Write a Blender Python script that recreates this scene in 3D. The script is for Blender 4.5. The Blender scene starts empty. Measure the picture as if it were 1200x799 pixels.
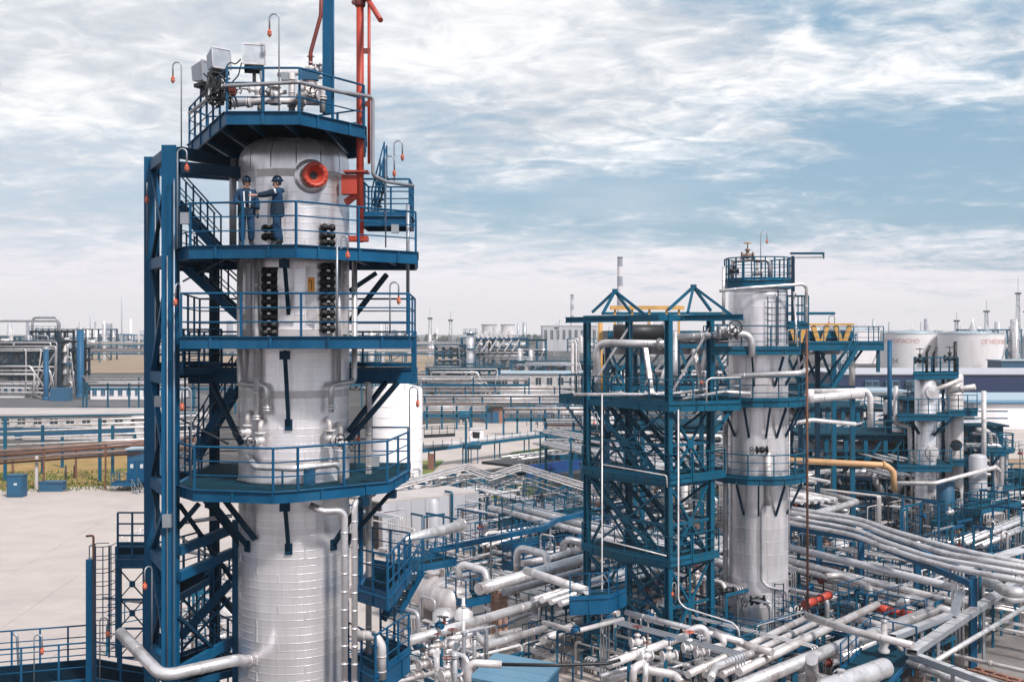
import bpy, math, random
from mathutils import Vector, Matrix
random.seed(11)
R = math.radians
USE_HAZE = True
SC = bpy.context.scene
COL = SC.collection
# ---------------------------------------------------------------- camera, sky, sun
F, H, HY = 1300.0, 16.0, 388.0        # focal length in photo pixels, eye height in metres, horizon row
cam_d = bpy.data.cameras.new('camera'); cam = bpy.data.objects.new('camera', cam_d); COL.objects.link(cam)
cam.location = (0, 0, H); cam.rotation_euler = (R(90), 0, 0)
cam_d.sensor_fit = 'HORIZONTAL'; cam_d.sensor_width = 36; cam_d.lens = F / 1200 * 36
cam_d.shift_y = -11.5 / 1200; cam_d.clip_start = 0.3; cam_d.clip_end = 9000
SC.camera = cam
SC.view_settings.view_transform = 'Standard'; SC.view_settings.look = 'None'
SC.view_settings.exposure = 0.31; SC.view_settings.gamma = 1.0
SUN_EL, SUN_AZ = 48, 142               # degrees; azimuth clockwise from the view direction
W = bpy.data.worlds.new('World'); SC.world = W; W.use_nodes = True
def build_world():
    nt = W.node_tree; N = nt.nodes; L = nt.links; N.clear()
    out = N.new('ShaderNodeOutputWorld'); bg = N.new('ShaderNodeBackground'); bg.inputs[1].default_value = 0.1
    L.new(bg.outputs[0], out.inputs[0])
    sky = N.new('ShaderNodeTexSky'); sky.sky_type = 'NISHITA'; sky.sun_disc = False
    sky.sun_elevation = R(SUN_EL); sky.sun_rotation = R(SUN_AZ); sky.air_density = 1.0; sky.dust_density = 2.0; sky.ozone_density = 1.5
    tc = N.new('ShaderNodeTexCoord'); sp = N.new('ShaderNodeSeparateXYZ'); L.new(tc.outputs['Generated'], sp.inputs[0])
    def m(op, a, b=None, c=None, clamp=False):
        n = N.new('ShaderNodeMath'); n.operation = op; n.use_clamp = clamp
        for i, v in enumerate((a, b, c)):
            if v is None: continue
            if isinstance(v, (int, float)): n.inputs[i].default_value = v
            else: L.new(v, n.inputs[i])
        return n.outputs[0]
    def ramp(fac, stops, interp='LINEAR'):
        n = N.new('ShaderNodeValToRGB'); n.color_ramp.interpolation = interp
        e = n.color_ramp.elements
        while len(e) < len(stops): e.new(0.5)
        for q, (p, c) in zip(e, stops): q.position = p; q.color = c if len(c) == 4 else (*c, 1)
        L.new(fac, n.inputs[0]); return n.outputs[0]
    g = lambda v: (v, v, v, 1)
    zc = m('MAXIMUM', sp.outputs['Z'], 0.0)
    den = m('ADD', zc, 0.17)
    px = m('DIVIDE', sp.outputs['X'], den); py = m('DIVIDE', sp.outputs['Y'], den)
    cb = N.new('ShaderNodeCombineXYZ'); L.new(px, cb.inputs[0]); L.new(py, cb.inputs[1])
    def noise(scale, rot, sx, sy, detail, rough, dist, off):
        mp = N.new('ShaderNodeMapping'); mp.inputs['Rotation'].default_value = (0, 0, R(rot)); mp.inputs['Scale'].default_value = (sx, sy, 1)
        mp.inputs['Location'].default_value = (off, off * .7, 0)
        L.new(cb.outputs[0], mp.inputs[0])
        n = N.new('ShaderNodeTexNoise'); L.new(mp.outputs[0], n.inputs['Vector'])
        n.inputs['Scale'].default_value = scale; n.inputs['Detail'].default_value = detail
        n.inputs['Roughness'].default_value = rough; n.inputs['Distortion'].default_value = dist
        return n.outputs[0]
    n1 = noise(1.25, 62, 1.0, 1.9, 6, .58, .4, 3.1)        # streaked cloud sheets
    n2 = noise(6.0, 58, 1.0, 1.35, 9, .60, .8, 8.0)        # ripples within them
    n4 = noise(15., 45, 1.0, 1.2, 6, .6, .3, 2.0)         # fine flecks
    n3 = noise(1.1, 40, 1.0, 1.4, 4, .5, .3, 1.7)         # large grey and white areas
    cov = ramp(m('MULTIPLY', zc, 2.0), [(0, g(.80)), (.09, g(.74)), (.15, g(.52)), (.20, g(.36)), (.25, g(.32)), (.30, g(.42)), (.36, g(.56)), (.45, g(.66)), (.6, g(.72)), (.8, g(.64)), (1, g(.60))])
    # a denser sheet to the left, more broken cloud to the right
    side = m('MULTIPLY', m('MULTIPLY', sp.outputs['X'], -0.30), m('MULTIPLY', zc, 5.0, clamp=True))
    s = m('ADD', m('ADD', m('MULTIPLY', n1, 1.0), m('ADD', m('MULTIPLY', n2, .58), m('MULTIPLY', n4, .20))), m('ADD', cov, side))
    mask = N.new('ShaderNodeMapRange'); mask.interpolation_type = 'SMOOTHSTEP'
    L.new(s, mask.inputs[0]); mask.inputs[1].default_value = 1.16; mask.inputs[2].default_value = 1.60
    # cloud brightness: white ripples, grey bases
    shade = m('ADD', m('ADD', m('MULTIPLY', n3, .75), m('MULTIPLY', n2, .50)), m('ADD', m('MULTIPLY', n4, .22), m('MULTIPLY', sp.outputs['X'], .12)))
    ccol = ramp(shade, [(.56, (4.6, 5.0, 5.6)), (.69, (5.9, 6.15, 6.6)), (.79, (7.7, 7.8, 8.0)), (.92, (9.8, 9.7, 9.8))])
    hor = ramp(m('MULTIPLY', zc, 4.0), [(0, (8.7, 7.9, 8.1)), (.15, (8.3, 7.7, 8.1)), (.28, (7.5, 7.25, 7.8)), (.5, (6.6, 6.8, 7.5)), (1, (6.4, 6.8, 7.5))])
    hw = ramp(m('MULTIPLY', zc, 4.0), [(0, g(.96)), (.22, g(.85)), (.36, g(.45)), (.55, g(0))])
    def mix(f, a, b, mode='MIX'):
        n = N.new('ShaderNodeMix'); n.data_type = 'RGBA'; n.blend_type = mode
        if isinstance(f, (int, float)): n.inputs[0].default_value = f
        else: L.new(f, n.inputs[0])
        for i, v in ((6, a), (7, b)):
            if isinstance(v, tuple): n.inputs[i].default_value = (*v, 1)
            else: L.new(v, n.inputs[i])
        return n.outputs[2]
    blue = mix(1.0, sky.outputs[0], (1.05, .95, .82), 'MULTIPLY')
    blue = mix(.72, blue, (2.05, 3.9, 5.6))
    c2 = mix(hw, ccol, hor)
    veil = m('ADD', m('MULTIPLY', n3, 1.1), m('MULTIPLY', sp.outputs['X'], -.55))      # thin high veil, thicker to the left
    vr = N.new('ShaderNodeMapRange'); vr.interpolation_type = 'SMOOTHSTEP'; L.new(veil, vr.inputs[0]); vr.inputs[1].default_value = .35; vr.inputs[2].default_value = .85; vr.inputs[4].default_value = .6
    blue = mix(vr.outputs[0], blue, (6.1, 6.5, 7.2))
    allc = mix(mask.outputs[0], blue, c2)
    L.new(allc, bg.inputs[0])
build_world()
sun_d = bpy.data.lights.new('sun', 'SUN'); sun = bpy.data.objects.new('sun', sun_d); COL.objects.link(sun)
sun_d.energy = 3.9; sun_d.angle = R(6); sun_d.color = (1, .95, .9)
_s = Vector((math.sin(R(SUN_AZ)) * math.cos(R(SUN_EL)), math.cos(R(SUN_AZ)) * math.cos(R(SUN_EL)), math.sin(R(SUN_EL))))
sun.rotation_euler = _s.to_track_quat('Z', 'Y').to_euler(); sun.location = (40, -60, 120)

# ---------------------------------------------------------------- helpers
def P(px, py, d): return Vector(((px - 600) / F * d, d, H - (py - HY) / F * d))       # pixel + distance -> point
def PZ(px, py, z): return P(px, py, (H - z) * F / (py - HY))                          # pixel + height -> point
def V(*a): return Vector(a)
MATS = {}
def mat(name, col, metal=0.0, rough=0.5, var=.12, scale=1.5, dirt=None, dirt_amt=0.0, dscale=.8, bump=0.0, bscale=12, rnd=.10, streak=1.0, spec=.5, bstreak=1.0, bdist=.05, specks=None, sp_scale=7.0, sp_thr=.66):
    m = bpy.data.materials.new(name); m.use_nodes = True; nt = m.node_tree; N = nt.nodes; L = nt.links
    b = N['Principled BSDF']; b.inputs['Metallic'].default_value = metal; b.inputs['Specular IOR Level'].default_value = spec
    geo = N.new('ShaderNodeNewGeometry'); mp = N.new('ShaderNodeMapping'); L.new(geo.outputs['Position'], mp.inputs[0]); mp.inputs['Scale'].default_value = (1, 1, 1 / streak)
    n = N.new('ShaderNodeTexNoise'); n.inputs['Scale'].default_value = scale; n.inputs['Detail'].default_value = 6; n.inputs['Roughness'].default_value = .65; L.new(mp.outputs[0], n.inputs['Vector'])
    oi = N.new('ShaderNodeObjectInfo')
    mr = N.new('ShaderNodeMapRange'); L.new(n.outputs[0], mr.inputs[0]); mr.inputs[1].default_value = .25; mr.inputs[2].default_value = .75; mr.inputs[3].default_value = 1 - var; mr.inputs[4].default_value = 1 + var
    mr2 = N.new('ShaderNodeMapRange'); L.new(oi.outputs['Random'], mr2.inputs[0]); mr2.inputs[3].default_value = 1 - rnd; mr2.inputs[4].default_value = 1 + rnd
    mu = N.new('ShaderNodeMath'); mu.operation = 'MULTIPLY'; L.new(mr.outputs[0], mu.inputs[0]); L.new(mr2.outputs[0], mu.inputs[1])
    vm = N.new('ShaderNodeVectorMath'); vm.operation = 'SCALE'; vm.inputs[0].default_value = col; L.new(mu.outputs[0], vm.inputs['Scale'])
    c = vm.outputs[0]
    if dirt:
        d = N.new('ShaderNodeTexNoise'); d.inputs['Scale'].default_value = dscale; d.inputs['Detail'].default_value = 9; d.inputs['Roughness'].default_value = .7; L.new(mp.outputs[0], d.inputs['Vector'])
        dr = N.new('ShaderNodeMapRange'); L.new(d.outputs[0], dr.inputs[0]); dr.inputs[1].default_value = .48; dr.inputs[2].default_value = .72; dr.inputs[3].default_value = 0; dr.inputs[4].default_value = dirt_amt
        mx = N.new('ShaderNodeMix'); mx.data_type = 'RGBA'; L.new(dr.outputs[0], mx.inputs[0]); L.new(c, mx.inputs[6]); mx.inputs[7].default_value = (*dirt, 1); c = mx.outputs[2]
    if specks:
        d = N.new('ShaderNodeTexNoise'); d.inputs['Scale'].default_value = sp_scale; d.inputs['Detail'].default_value = 8; d.inputs['Roughness'].default_value = .75; L.new(mp.outputs[0], d.inputs['Vector'])
        dr = N.new('ShaderNodeMapRange'); L.new(d.outputs[0], dr.inputs[0]); dr.inputs[1].default_value = sp_thr; dr.inputs[2].default_value = sp_thr + .06; dr.inputs[4].default_value = .85
        mx = N.new('ShaderNodeMix'); mx.data_type = 'RGBA'; L.new(dr.outputs[0], mx.inputs[0]); L.new(c, mx.inputs[6]); mx.inputs[7].default_value = (*specks, 1); c = mx.outputs[2]
    L.new(c, b.inputs['Base Color'])
    rr = N.new('ShaderNodeMapRange'); L.new(n.outputs[0], rr.inputs[0]); rr.inputs[1].default_value = .2; rr.inputs[2].default_value = .8; rr.inputs[3].default_value = max(.05, rough - .12); rr.inputs[4].default_value = min(1, rough + .12)
    L.new(rr.outputs[0], b.inputs['Roughness'])
    if bump:
        bn = N.new('ShaderNodeTexNoise'); bn.inputs['Scale'].default_value = bscale; bn.inputs['Detail'].default_value = 4; bm_ = N.new('ShaderNodeMapping'); bm_.inputs['Scale'].default_value = (1, 1, 1 / bstreak); L.new(geo.outputs['Position'], bm_.inputs[0]); L.new(bm_.outputs[0], bn.inputs['Vector'])
        bp = N.new('ShaderNodeBump'); bp.inputs['Strength'].default_value = bump; bp.inputs['Distance'].default_value = bdist; L.new(bn.outputs[0], bp.inputs['Height']); L.new(bp.outputs[0], b.inputs['Normal'])
    MATS[name] = m; return m
RUST = (.16, .06, .03); GRIME = (.10, .085, .08)
mat('blue', (.001, .069, .160), 0, .5, var=.32, scale=.8, dirt=(.018, .085, .155), dirt_amt=.7, dscale=1.6, spec=.25, streak=3, specks=(.10, .05, .035), sp_thr=.69)
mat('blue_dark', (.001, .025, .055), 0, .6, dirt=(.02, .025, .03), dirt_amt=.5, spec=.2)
mat('teal', (.003, .083, .152), 0, .5, dirt=(.025, .055, .07), dirt_amt=.8, dscale=1.0, spec=.2, streak=3, specks=(.11, .06, .04), sp_thr=.67)
mat('deck_dark', (.004, .016, .03), 0, .95, var=.4, scale=8, dirt=(.02, .02, .02), dirt_amt=.5, spec=0)
mat('teal_deck', (.003, .036, .060), 0, .85, dirt=(.02, .03, .035), dirt_amt=.5, spec=.1)
mat('clad', (.86, .825, .85), .68, .33, var=.09, scale=.9, dirt=(.36, .32, .33), dirt_amt=.75, dscale=.55, bump=.55, bscale=1.5, rnd=.075, streak=6, bstreak=14, bdist=.12, specks=(.30, .24, .22), sp_scale=3.0, sp_thr=.70)
mat('clad_old', (.60, .56, .56), .35, .45, var=.12, dirt=(.22, .18, .17), dirt_amt=.75, dscale=.7, bump=.15, bscale=4, streak=4)
mat('silver', (.70, .675, .69), .55, .34, var=.10, dirt=(.22, .18, .17), dirt_amt=.85, dscale=1.1, bump=.10, bscale=7, rnd=.13)
mat('silver_grey', (.40, .39, .42), .45, .45, var=.12, dirt=(.16, .13, .12), dirt_amt=.7, dscale=1.2, bump=.1, bscale=8, rnd=.2)
mat('pale', (.62, .59, .60), .15, .42, var=.08, dirt=(.24, .19, .17), dirt_amt=.85, dscale=1.3, rnd=.14)
mat('tankwhite', (.74, .71, .73), 0, .55, var=.05, scale=.3, dirt=(.42, .36, .35), dirt_amt=.5, dscale=.15, streak=4)
mat('panelgrey', (.42, .42, .46), .1, .5, var=.06, scale=.5, dirt=(.28, .25, .25), dirt_amt=.5, dscale=.4, streak=3)
mat('galv', (.34, .36, .40), .5, .42, var=.12, scale=4)
mat('dark', (.02, .021, .025), .2, .5, var=.3)
mat('black', (.008, .008, .010), 0, .5, var=.3)
mat('rust', (.15, .065, .04), .1, .8, var=.35, scale=3, dirt=(.05, .03, .025), dirt_amt=.8)
mat('brownpipe', (.20, .13, .11), .1, .6, var=.25, dirt=(.08, .05, .04), dirt_amt=.7)
mat('red', (.42, .045, .025), 0, .5, var=.12, dirt=(.16, .03, .02), dirt_amt=.6, dscale=2)
mat('darkred', (.16, .025, .02), 0, .55, var=.2, dirt=(.06, .03, .025), dirt_amt=.6)
mat('orange', (.58, .10, .035), 0, .4, var=.1)
mat('lampglass', (.75, .35, .25), 0, .15, var=.05)
mat('yellow', (.56, .31, .09), 0, .5, var=.12, dirt=(.22, .12, .05), dirt_amt=.5)
mat('signorange', (.75, .28, .02), 0, .5, var=.05)
mat('tanpipe', (.58, .34, .17), 0, .5, var=.12, dirt=(.3, .2, .12), dirt_amt=.5)
mat('concrete', (.42, .38, .37), 0, .85, var=.12, scale=.35, dirt=(.26, .23, .22), dirt_amt=.6, dscale=.12, bump=.1, bscale=30, rnd=.05)
mat('worn_concrete', (.19, .175, .17), 0, .85, var=.25, scale=.4, dirt=(.09, .08, .075), dirt_amt=.85, dscale=.3, bump=.15, bscale=20, rnd=.05)
mat('plaza', (.43, .375, .35), 0, .85, var=.10, scale=.35, dirt=(.33, .29, .28), dirt_amt=.85, dscale=.11, bump=.08, bscale=20, rnd=.0)
mat('ground', (.045, .042, .042), 0, .9, var=.35, scale=.25, dirt=(.15, .13, .12), dirt_amt=.8, dscale=.12, bump=.3, bscale=8, rnd=0)
mat('asphalt', (.085, .085, .095), 0, .85, var=.2, scale=.2, dirt=(.17, .16, .16), dirt_amt=.6, dscale=.1, rnd=0)
mat('earth', (.26, .18, .12), 0, .95, var=.25, scale=.02, dirt=(.16, .14, .07), dirt_amt=.7, dscale=.012, rnd=0)
mat('grass', (.09, .15, .025), 0, .9, var=.35, scale=.3, dirt=(.30, .20, .08), dirt_amt=.95, dscale=.16, bump=.5, bscale=9, rnd=.15)
mat('drygrass', (.34, .21, .07), 0, .9, var=.3, scale=.6, dirt=(.11, .15, .02), dirt_amt=.95, dscale=.12, rnd=.2)
mat('brick', (.27, .13, .095), 0, .85, var=.2, scale=4, rnd=.28)
mat('mortar', (.38, .34, .31), 0, .9, var=.1)
mat('pillarbrick', (.46, .27, .20), 0, .85, var=.2, scale=5, rnd=.25)
mat('navy', (.006, .022, .085), 0, .5, var=.08)
mat('roofblue', (.075, .19, .29), 0, .4, var=.06, dirt=(.10, .2, .28), dirt_amt=.5, dscale=.3)
mat('roofpale', (.34, .42, .49), .1, .45, var=.08)
mat('glass', (.03, .05, .07), .1, .12, var=.2)
mat('boxblue', (.012, .085, .17), 0, .5, var=.1, dirt=(.04, .06, .08), dirt_amt=.5)
mat('tree', (.05, .06, .045), 0, .95, var=.3, scale=.05)
mat('skin', (.52, .29, .21), 0, .5, var=.03, rnd=0)
mat('cloth_blue', (.004, .038, .10), 0, .85, var=.15, scale=9, bump=.3, bscale=25, rnd=0)
mat('cloth_navy', (.004, .018, .04), 0, .9, var=.2, scale=9, bump=.3, bscale=25, rnd=0)
mat('reflective', (.62, .64, .66), .2, .4, var=.05)
mat('helmet', (.004, .03, .075), 0, .25, var=.05)
mat('redtext', (.50, .19, .17), 0, .6, var=.05)
mat('greytext', (.10, .12, .15), 0, .6, var=.05)
mat('stackband', (.22, .23, .28), 0, .8, var=.05)
mat('stackpale', (.62, .58, .60), 0, .8, var=.05)

class MB:
    def __init__(s): s.v = []; s.f = []; s.s = []
    def add(s, vs, fs, smooth=False):
        o = len(s.v); s.v += [tuple(x) for x in vs]; s.f += [tuple(i + o for i in f) for f in fs]; s.s += [smooth] * len(fs); return s
    def box(s, c, d, rz=0.0):
        c = Vector(c); x, y, z = d[0] / 2, d[1] / 2, d[2] / 2; ca, sa = math.cos(rz), math.sin(rz)
        vs = [(c.x + a * x * ca - b * y * sa, c.y + a * x * sa + b * y * ca, c.z + e * z) for e in (-1, 1) for a, b in ((-1, -1), (1, -1), (1, 1), (-1, 1))]
        return s.add(vs, [(3, 2, 1, 0), (4, 5, 6, 7), (0, 1, 5, 4), (1, 2, 6, 5), (2, 3, 7, 6), (3, 0, 4, 7)])
    def frame(s, p, q):
        d = (q - p).normalized(); u = Vector((0, 0, 1)) if abs(d.z) < .95 else Vector((0, 1, 0))
        x = d.cross(u).normalized(); y = x.cross(d).normalized(); return d, x, y
    def beam(s, p, q, w, h=None):
        p, q = Vector(p), Vector(q); h = h or w; d, x, y = s.frame(p, q)
        vs = [b + x * (a * w / 2) + y * (c * h / 2) for b in (p, q) for a, c in ((-1, -1), (1, -1), (1, 1), (-1, 1))]
        return s.add(vs, [(3, 2, 1, 0), (4, 5, 6, 7), (0, 1, 5, 4), (1, 2, 6, 5), (2, 3, 7, 6), (3, 0, 4, 7)])
    def ibeam(s, p, q, w, h, t=None, xdir=None):
        p, q = Vector(p), Vector(q); t = t or min(w, h) * .13; d, x, y = s.frame(p, q)
        if xdir is not None: x = (Vector(xdir) - d * d.dot(Vector(xdir))).normalized(); y = x.cross(d)
        W2, H2 = w / 2, h / 2
        pr = [(-W2, -H2), (W2, -H2), (W2, -H2 + t), (t / 2, -H2 + t), (t / 2, H2 - t), (W2, H2 - t), (W2, H2), (-W2, H2), (-W2, H2 - t), (-t / 2, H2 - t), (-t / 2, -H2 + t), (-W2, -H2 + t)]
        vs = [b + x * a + y * c for b in (p, q) for a, c in pr]; n = 12
        fs = [(i, (i + 1) % n, (i + 1) % n + n, i + n) for i in range(n)]
        fs += [(11, 10, 3, 2, 1, 0), (8, 7, 6, 5, 4, 9), (9, 4, 3, 10)]
        fs += [tuple(i + n for i in reversed(f)) for f in fs[-3:]]
        return s.add(vs, fs)
    def tube(s, pts, r, n=8, bend=0.0, caps=True, rings=None, taper=None):
        pts = [Vector(p) for p in pts]
        path = [pts[0]]
        for i in range(1, len(pts) - 1):
            a, b, c = pts[i - 1], pts[i], pts[i + 1]; u = (a - b); w = (c - b); lu, lw = u.length, w.length
            if lu < 1e-6 or lw < 1e-6: continue
            u /= lu; w /= lw; ang = u.angle(w, math.pi)
            if bend <= 0 or ang > math.pi - .03: path.append(b); continue
            t = min(bend / math.tan(ang / 2) if ang > .05 else bend, lu * .49, lw * .49); rr = t * math.tan(ang / 2)
            ctr = b + (u + w).normalized() * (rr / math.sin(ang / 2)); k = max(3, int((math.pi - ang) / .3))
            s0 = b + u * t - ctr; s1 = b + w * t - ctr; tot = s0.angle(s1)
            for j in range(k + 1):
                f = j / k; path.append(ctr + (s0 * math.sin((1 - f) * tot) + s1 * math.sin(f * tot)) / math.sin(tot))
        path.append(pts[-1])
        st = [(path[0], 1.0)]; sl = []
        for i in range(len(path) - 1):
            a, b = path[i], path[i + 1]; l = (b - a).length
            if rings and l > rings * .7:
                k = max(1, int(l / rings)); dd = (b - a) / l
                for j in range(k):
                    c = a + dd * (l * (j + .5) / k); sl.append((c - dd * .022, c + dd * .022))
            st.append((b, 1.0))
        # parallel transport
        P_ = [x[0] for x in st]; T = []
        for i in range(len(P_)):
            a = P_[max(0, i - 1)]; b = P_[min(len(P_) - 1, i + 1)]; t = (b - a)
            T.append(t.normalized() if t.length > 1e-9 else Vector((0, 0, 1)))
        u = T[0].orthogonal().normalized(); vs = []
        for i, (c, k) in enumerate(st):
            if i:
                ax = T[i - 1].cross(T[i])
                if ax.length > 1e-7: u = Matrix.Rotation(T[i - 1].angle(T[i]), 3, ax.normalized()) @ u
            w = T[i].cross(u).normalized(); rr = r * k
            if taper: rr *= 1 + (taper - 1) * i / (len(st) - 1)
            for j in range(n):
                a = 2 * math.pi * j / n; vs.append(c + u * (math.cos(a) * rr) + w * (math.sin(a) * rr))
        m_ = len(st); fs = [(i * n + j, i * n + (j + 1) % n, (i + 1) * n + (j + 1) % n, (i + 1) * n + j) for i in range(m_ - 1) for j in range(n)]
        s.add(vs, fs, True)
        if caps:
            o = len(s.v) - m_ * n
            s.f.append(tuple(o + j for j in reversed(range(n)))); s.s.append(False)
            s.f.append(tuple(o + (m_ - 1) * n + j for j in range(n))); s.s.append(False)
        for a, b in sl: s.tube([a, b], r * 1.03 + .004, n)
        return s
    def disc(s, c, ax, r, t, n=16):
        c = Vector(c); ax = Vector(ax).normalized(); return s.tube([c - ax * t / 2, c + ax * t / 2], r, n)
    def lathe(s, prof, c=(0, 0, 0), n=24, a0=0.0, a1=2 * math.pi, axis=None, smooth=True, hard=False):
        if hard:
            for p, q in zip(prof, prof[1:]): s.lathe([p, q], c, n, a0, a1, axis, smooth)
            return s
        c = Vector(c); full = abs(a1 - a0 - 2 * math.pi) < 1e-6; cols = n if full else n + 1
        q = Vector((0, 0, 1)).rotation_difference(Vector(axis).normalized()).to_matrix() if axis is not None else None
        vs = []
        for r_, z_ in prof:
            for j in range(cols):
                a = a0 + (a1 - a0) * j / n; v = Vector((math.cos(a) * r_, math.sin(a) * r_, z_))
                vs.append(c + (q @ v if q else v))
        fs = [(i * cols + j, i * cols + (j + 1) % cols, (i + 1) * cols + (j + 1) % cols, (i + 1) * cols + j) for i in range(len(prof) - 1) for j in range(n)]
        return s.add(vs, fs, smooth)
    def prism(s, poly, z0, z1):
        n = len(poly); area = sum(poly[i][0] * poly[(i + 1) % n][1] - poly[(i + 1) % n][0] * poly[i][1] for i in range(n))
        if area < 0: poly = list(reversed(poly))
        vs = [(p[0], p[1], z0) for p in poly] + [(p[0], p[1], z1) for p in poly]
        return s.add(vs, [tuple(reversed(range(n))), tuple(range(n, 2 * n))] + [(i, (i + 1) % n, (i + 1) % n + n, i + n) for i in range(n)])
    def ball(s, c, r, n=10, sz=(1, 1, 1)):
        c = Vector(c); k = max(4, n // 2 + 1); vs = []; 
        for i in range(k + 1):
            t = math.pi * i / k
            for j in range(n):
                a = 2 * math.pi * j / n; vs.append((c.x + r * sz[0] * math.sin(t) * math.cos(a), c.y + r * sz[1] * math.sin(t) * math.sin(a), c.z - r * sz[2] * math.cos(t)))
        return s.add(vs, [(i * n + j, i * n + (j + 1) % n, (i + 1) * n + (j + 1) % n, (i + 1) * n + j) for i in range(k) for j in range(n)], True)
    def torus(s, c, ax, r, t, n=14, k=5):
        c = Vector(c); ax = Vector(ax).normalized(); u = ax.orthogonal().normalized(); w = ax.cross(u)
        vs = []
        for i in range(n):
            a = 2 * math.pi * i / n; d = u * math.cos(a) + w * math.sin(a)
            for j in range(k):
                b = 2 * math.pi * j / k; vs.append(c + d * (r + t * math.cos(b)) + ax * (t * math.sin(b)))
        return s.add(vs, [(i * k + j, ((i + 1) % n) * k + j, ((i + 1) % n) * k + (j + 1) % k, i * k + (j + 1) % k) for i in range(n) for j in range(k)], True)
    def mesh(s, name, material, org):
        me = bpy.data.meshes.new(name); ox, oy, oz = org
        me.from_pydata([(x - ox, y - oy, z - oz) for x, y, z in s.v], [], s.f)
        me.polygons.foreach_set('use_smooth', s.s); me.materials.append(MATS[material] if isinstance(material, str) else material); me.update()
        return me
ORG = {}          # object -> world position of its origin
LABELS = {}
def tag(o, label=None, cat=None, group=None, kind=None):
    if label:
        if not 4 <= len(label.split()) <= 16: print('LABEL LEN', len(label.split()), label)
        o['label'] = label
        if label in LABELS and not (group and LABELS[label] == group): print('DUP LABEL', label)
        LABELS[label] = group
    if cat: o['category'] = cat
    if group: o['group'] = group
    if kind: o['kind'] = kind
    return o
def thing(name, label, cat, loc, group=None):
    o = bpy.data.objects.new(name, None); COL.objects.link(o); o.location = loc; o.empty_display_size = .2
    ORG[o.name] = Vector(loc); return tag(o, label, cat, group)
def part(name, mb, m, parent, label=None, kind=None):
    org = ORG[parent.name]; o = bpy.data.objects.new(name, mb.mesh(name, m, org)); COL.objects.link(o); o.parent = parent; ORG[o.name] = org
    if label: o['label'] = label
    if kind: o['kind'] = kind
    return o
def inst(name, me, parent, world, rz=0.0):
    o = bpy.data.objects.new(name, me); COL.objects.link(o); o.parent = parent; o.location = Vector(world) - ORG[parent.name]
    if rz: o.rotation_euler = (0, 0, rz)
    ORG[o.name] = Vector(world); return o
def solo(name, mb, m, label=None, cat=None, group=None, kind=None):
    xs, ys, zs = zip(*mb.v); org = Vector(((min(xs) + max(xs)) / 2, (min(ys) + max(ys)) / 2, min(zs)))
    o = bpy.data.objects.new(name, mb.mesh(name, m, org)); COL.objects.link(o); o.location = org; ORG[o.name] = org
    return tag(o, label, cat, group, kind)
def structure(name, mb, m): return solo(name, mb, m, kind='structure')
class Joined:
    '''many small pieces of several materials gathered into one object of kind stuff'''
    def __init__(s): s.v = []; s.f = []; s.s = []; s.m = []; s.names = []
    def add(s, mb, m):
        if m not in s.names: s.names.append(m)
        o = len(s.v); s.v += mb.v; s.f += [tuple(i + o for i in f) for f in mb.f]; s.s += mb.s; s.m += [s.names.index(m)] * len(mb.f)
    def build(s, name, label, cat):
        xs, ys, zs = zip(*s.v); org = Vector(((min(xs) + max(xs)) / 2, (min(ys) + max(ys)) / 2, min(zs))); me = bpy.data.meshes.new(name)
        me.from_pydata([(x - org.x, y - org.y, z - org.z) for x, y, z in s.v], [], s.f); me.polygons.foreach_set('use_smooth', s.s)
        for n in s.names: me.materials.append(MATS[n])
        me.polygons.foreach_set('material_index', s.m); me.update()
        o = bpy.data.objects.new(name, me); COL.objects.link(o); o.location = org; ORG[o.name] = org; return tag(o, label, cat, None, 'stuff')
_cache = {}
def shared(key, fn, m):
    k = (key, m)
    if k not in _cache: _cache[k] = fn().mesh(key, m, (0, 0, 0))
    return _cache[k]
def post_mesh(h, w, m): return shared('railing_post_%d_%d' % (h * 100, w * 1000), lambda: MB().box((0, 0, h / 2), (w, w, h)), m)
def lerp(a, b, t): return a + (b - a) * t

def railing(root, pts, m='blue', h=1.1, spacing=1.25, w=.055, kick=True, mids=2, ends=(True, True), closed=False):
    pts = [Vector(p) for p in pts]
    if closed: pts = pts + [pts[0]]
    up = Vector((0, 0, h)); r = w * .46
    part('handrail', MB().tube([p + up for p in pts], r * 1.15, 6, bend=.08), m, root)
    for k in range(mids):
        part('mid_rail', MB().tube([p + up * ((k + 1) / (mids + 1)) for p in pts], r * .75, 5, bend=.05), m, root)
    if kick:
        for a, b in zip(pts, pts[1:]):
            part('kick_plate', MB().beam(a + V(0, 0, .075), b + V(0, 0, .075), .012, .13), m, root)
    pm = post_mesh(h, w, m); done = []
    for i, (a, b) in enumerate(zip(pts, pts[1:])):
        l = (b - a).length; n = max(1, round(l / spacing)); rz = math.atan2(b.y - a.y, b.x - a.x)
        for j in range(n + 1):
            q = lerp(a, b, j / n)
            if any((q - d).length < .05 for d in done): continue
            done.append(q); inst('railing_post', pm, root, q, rz)
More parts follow.
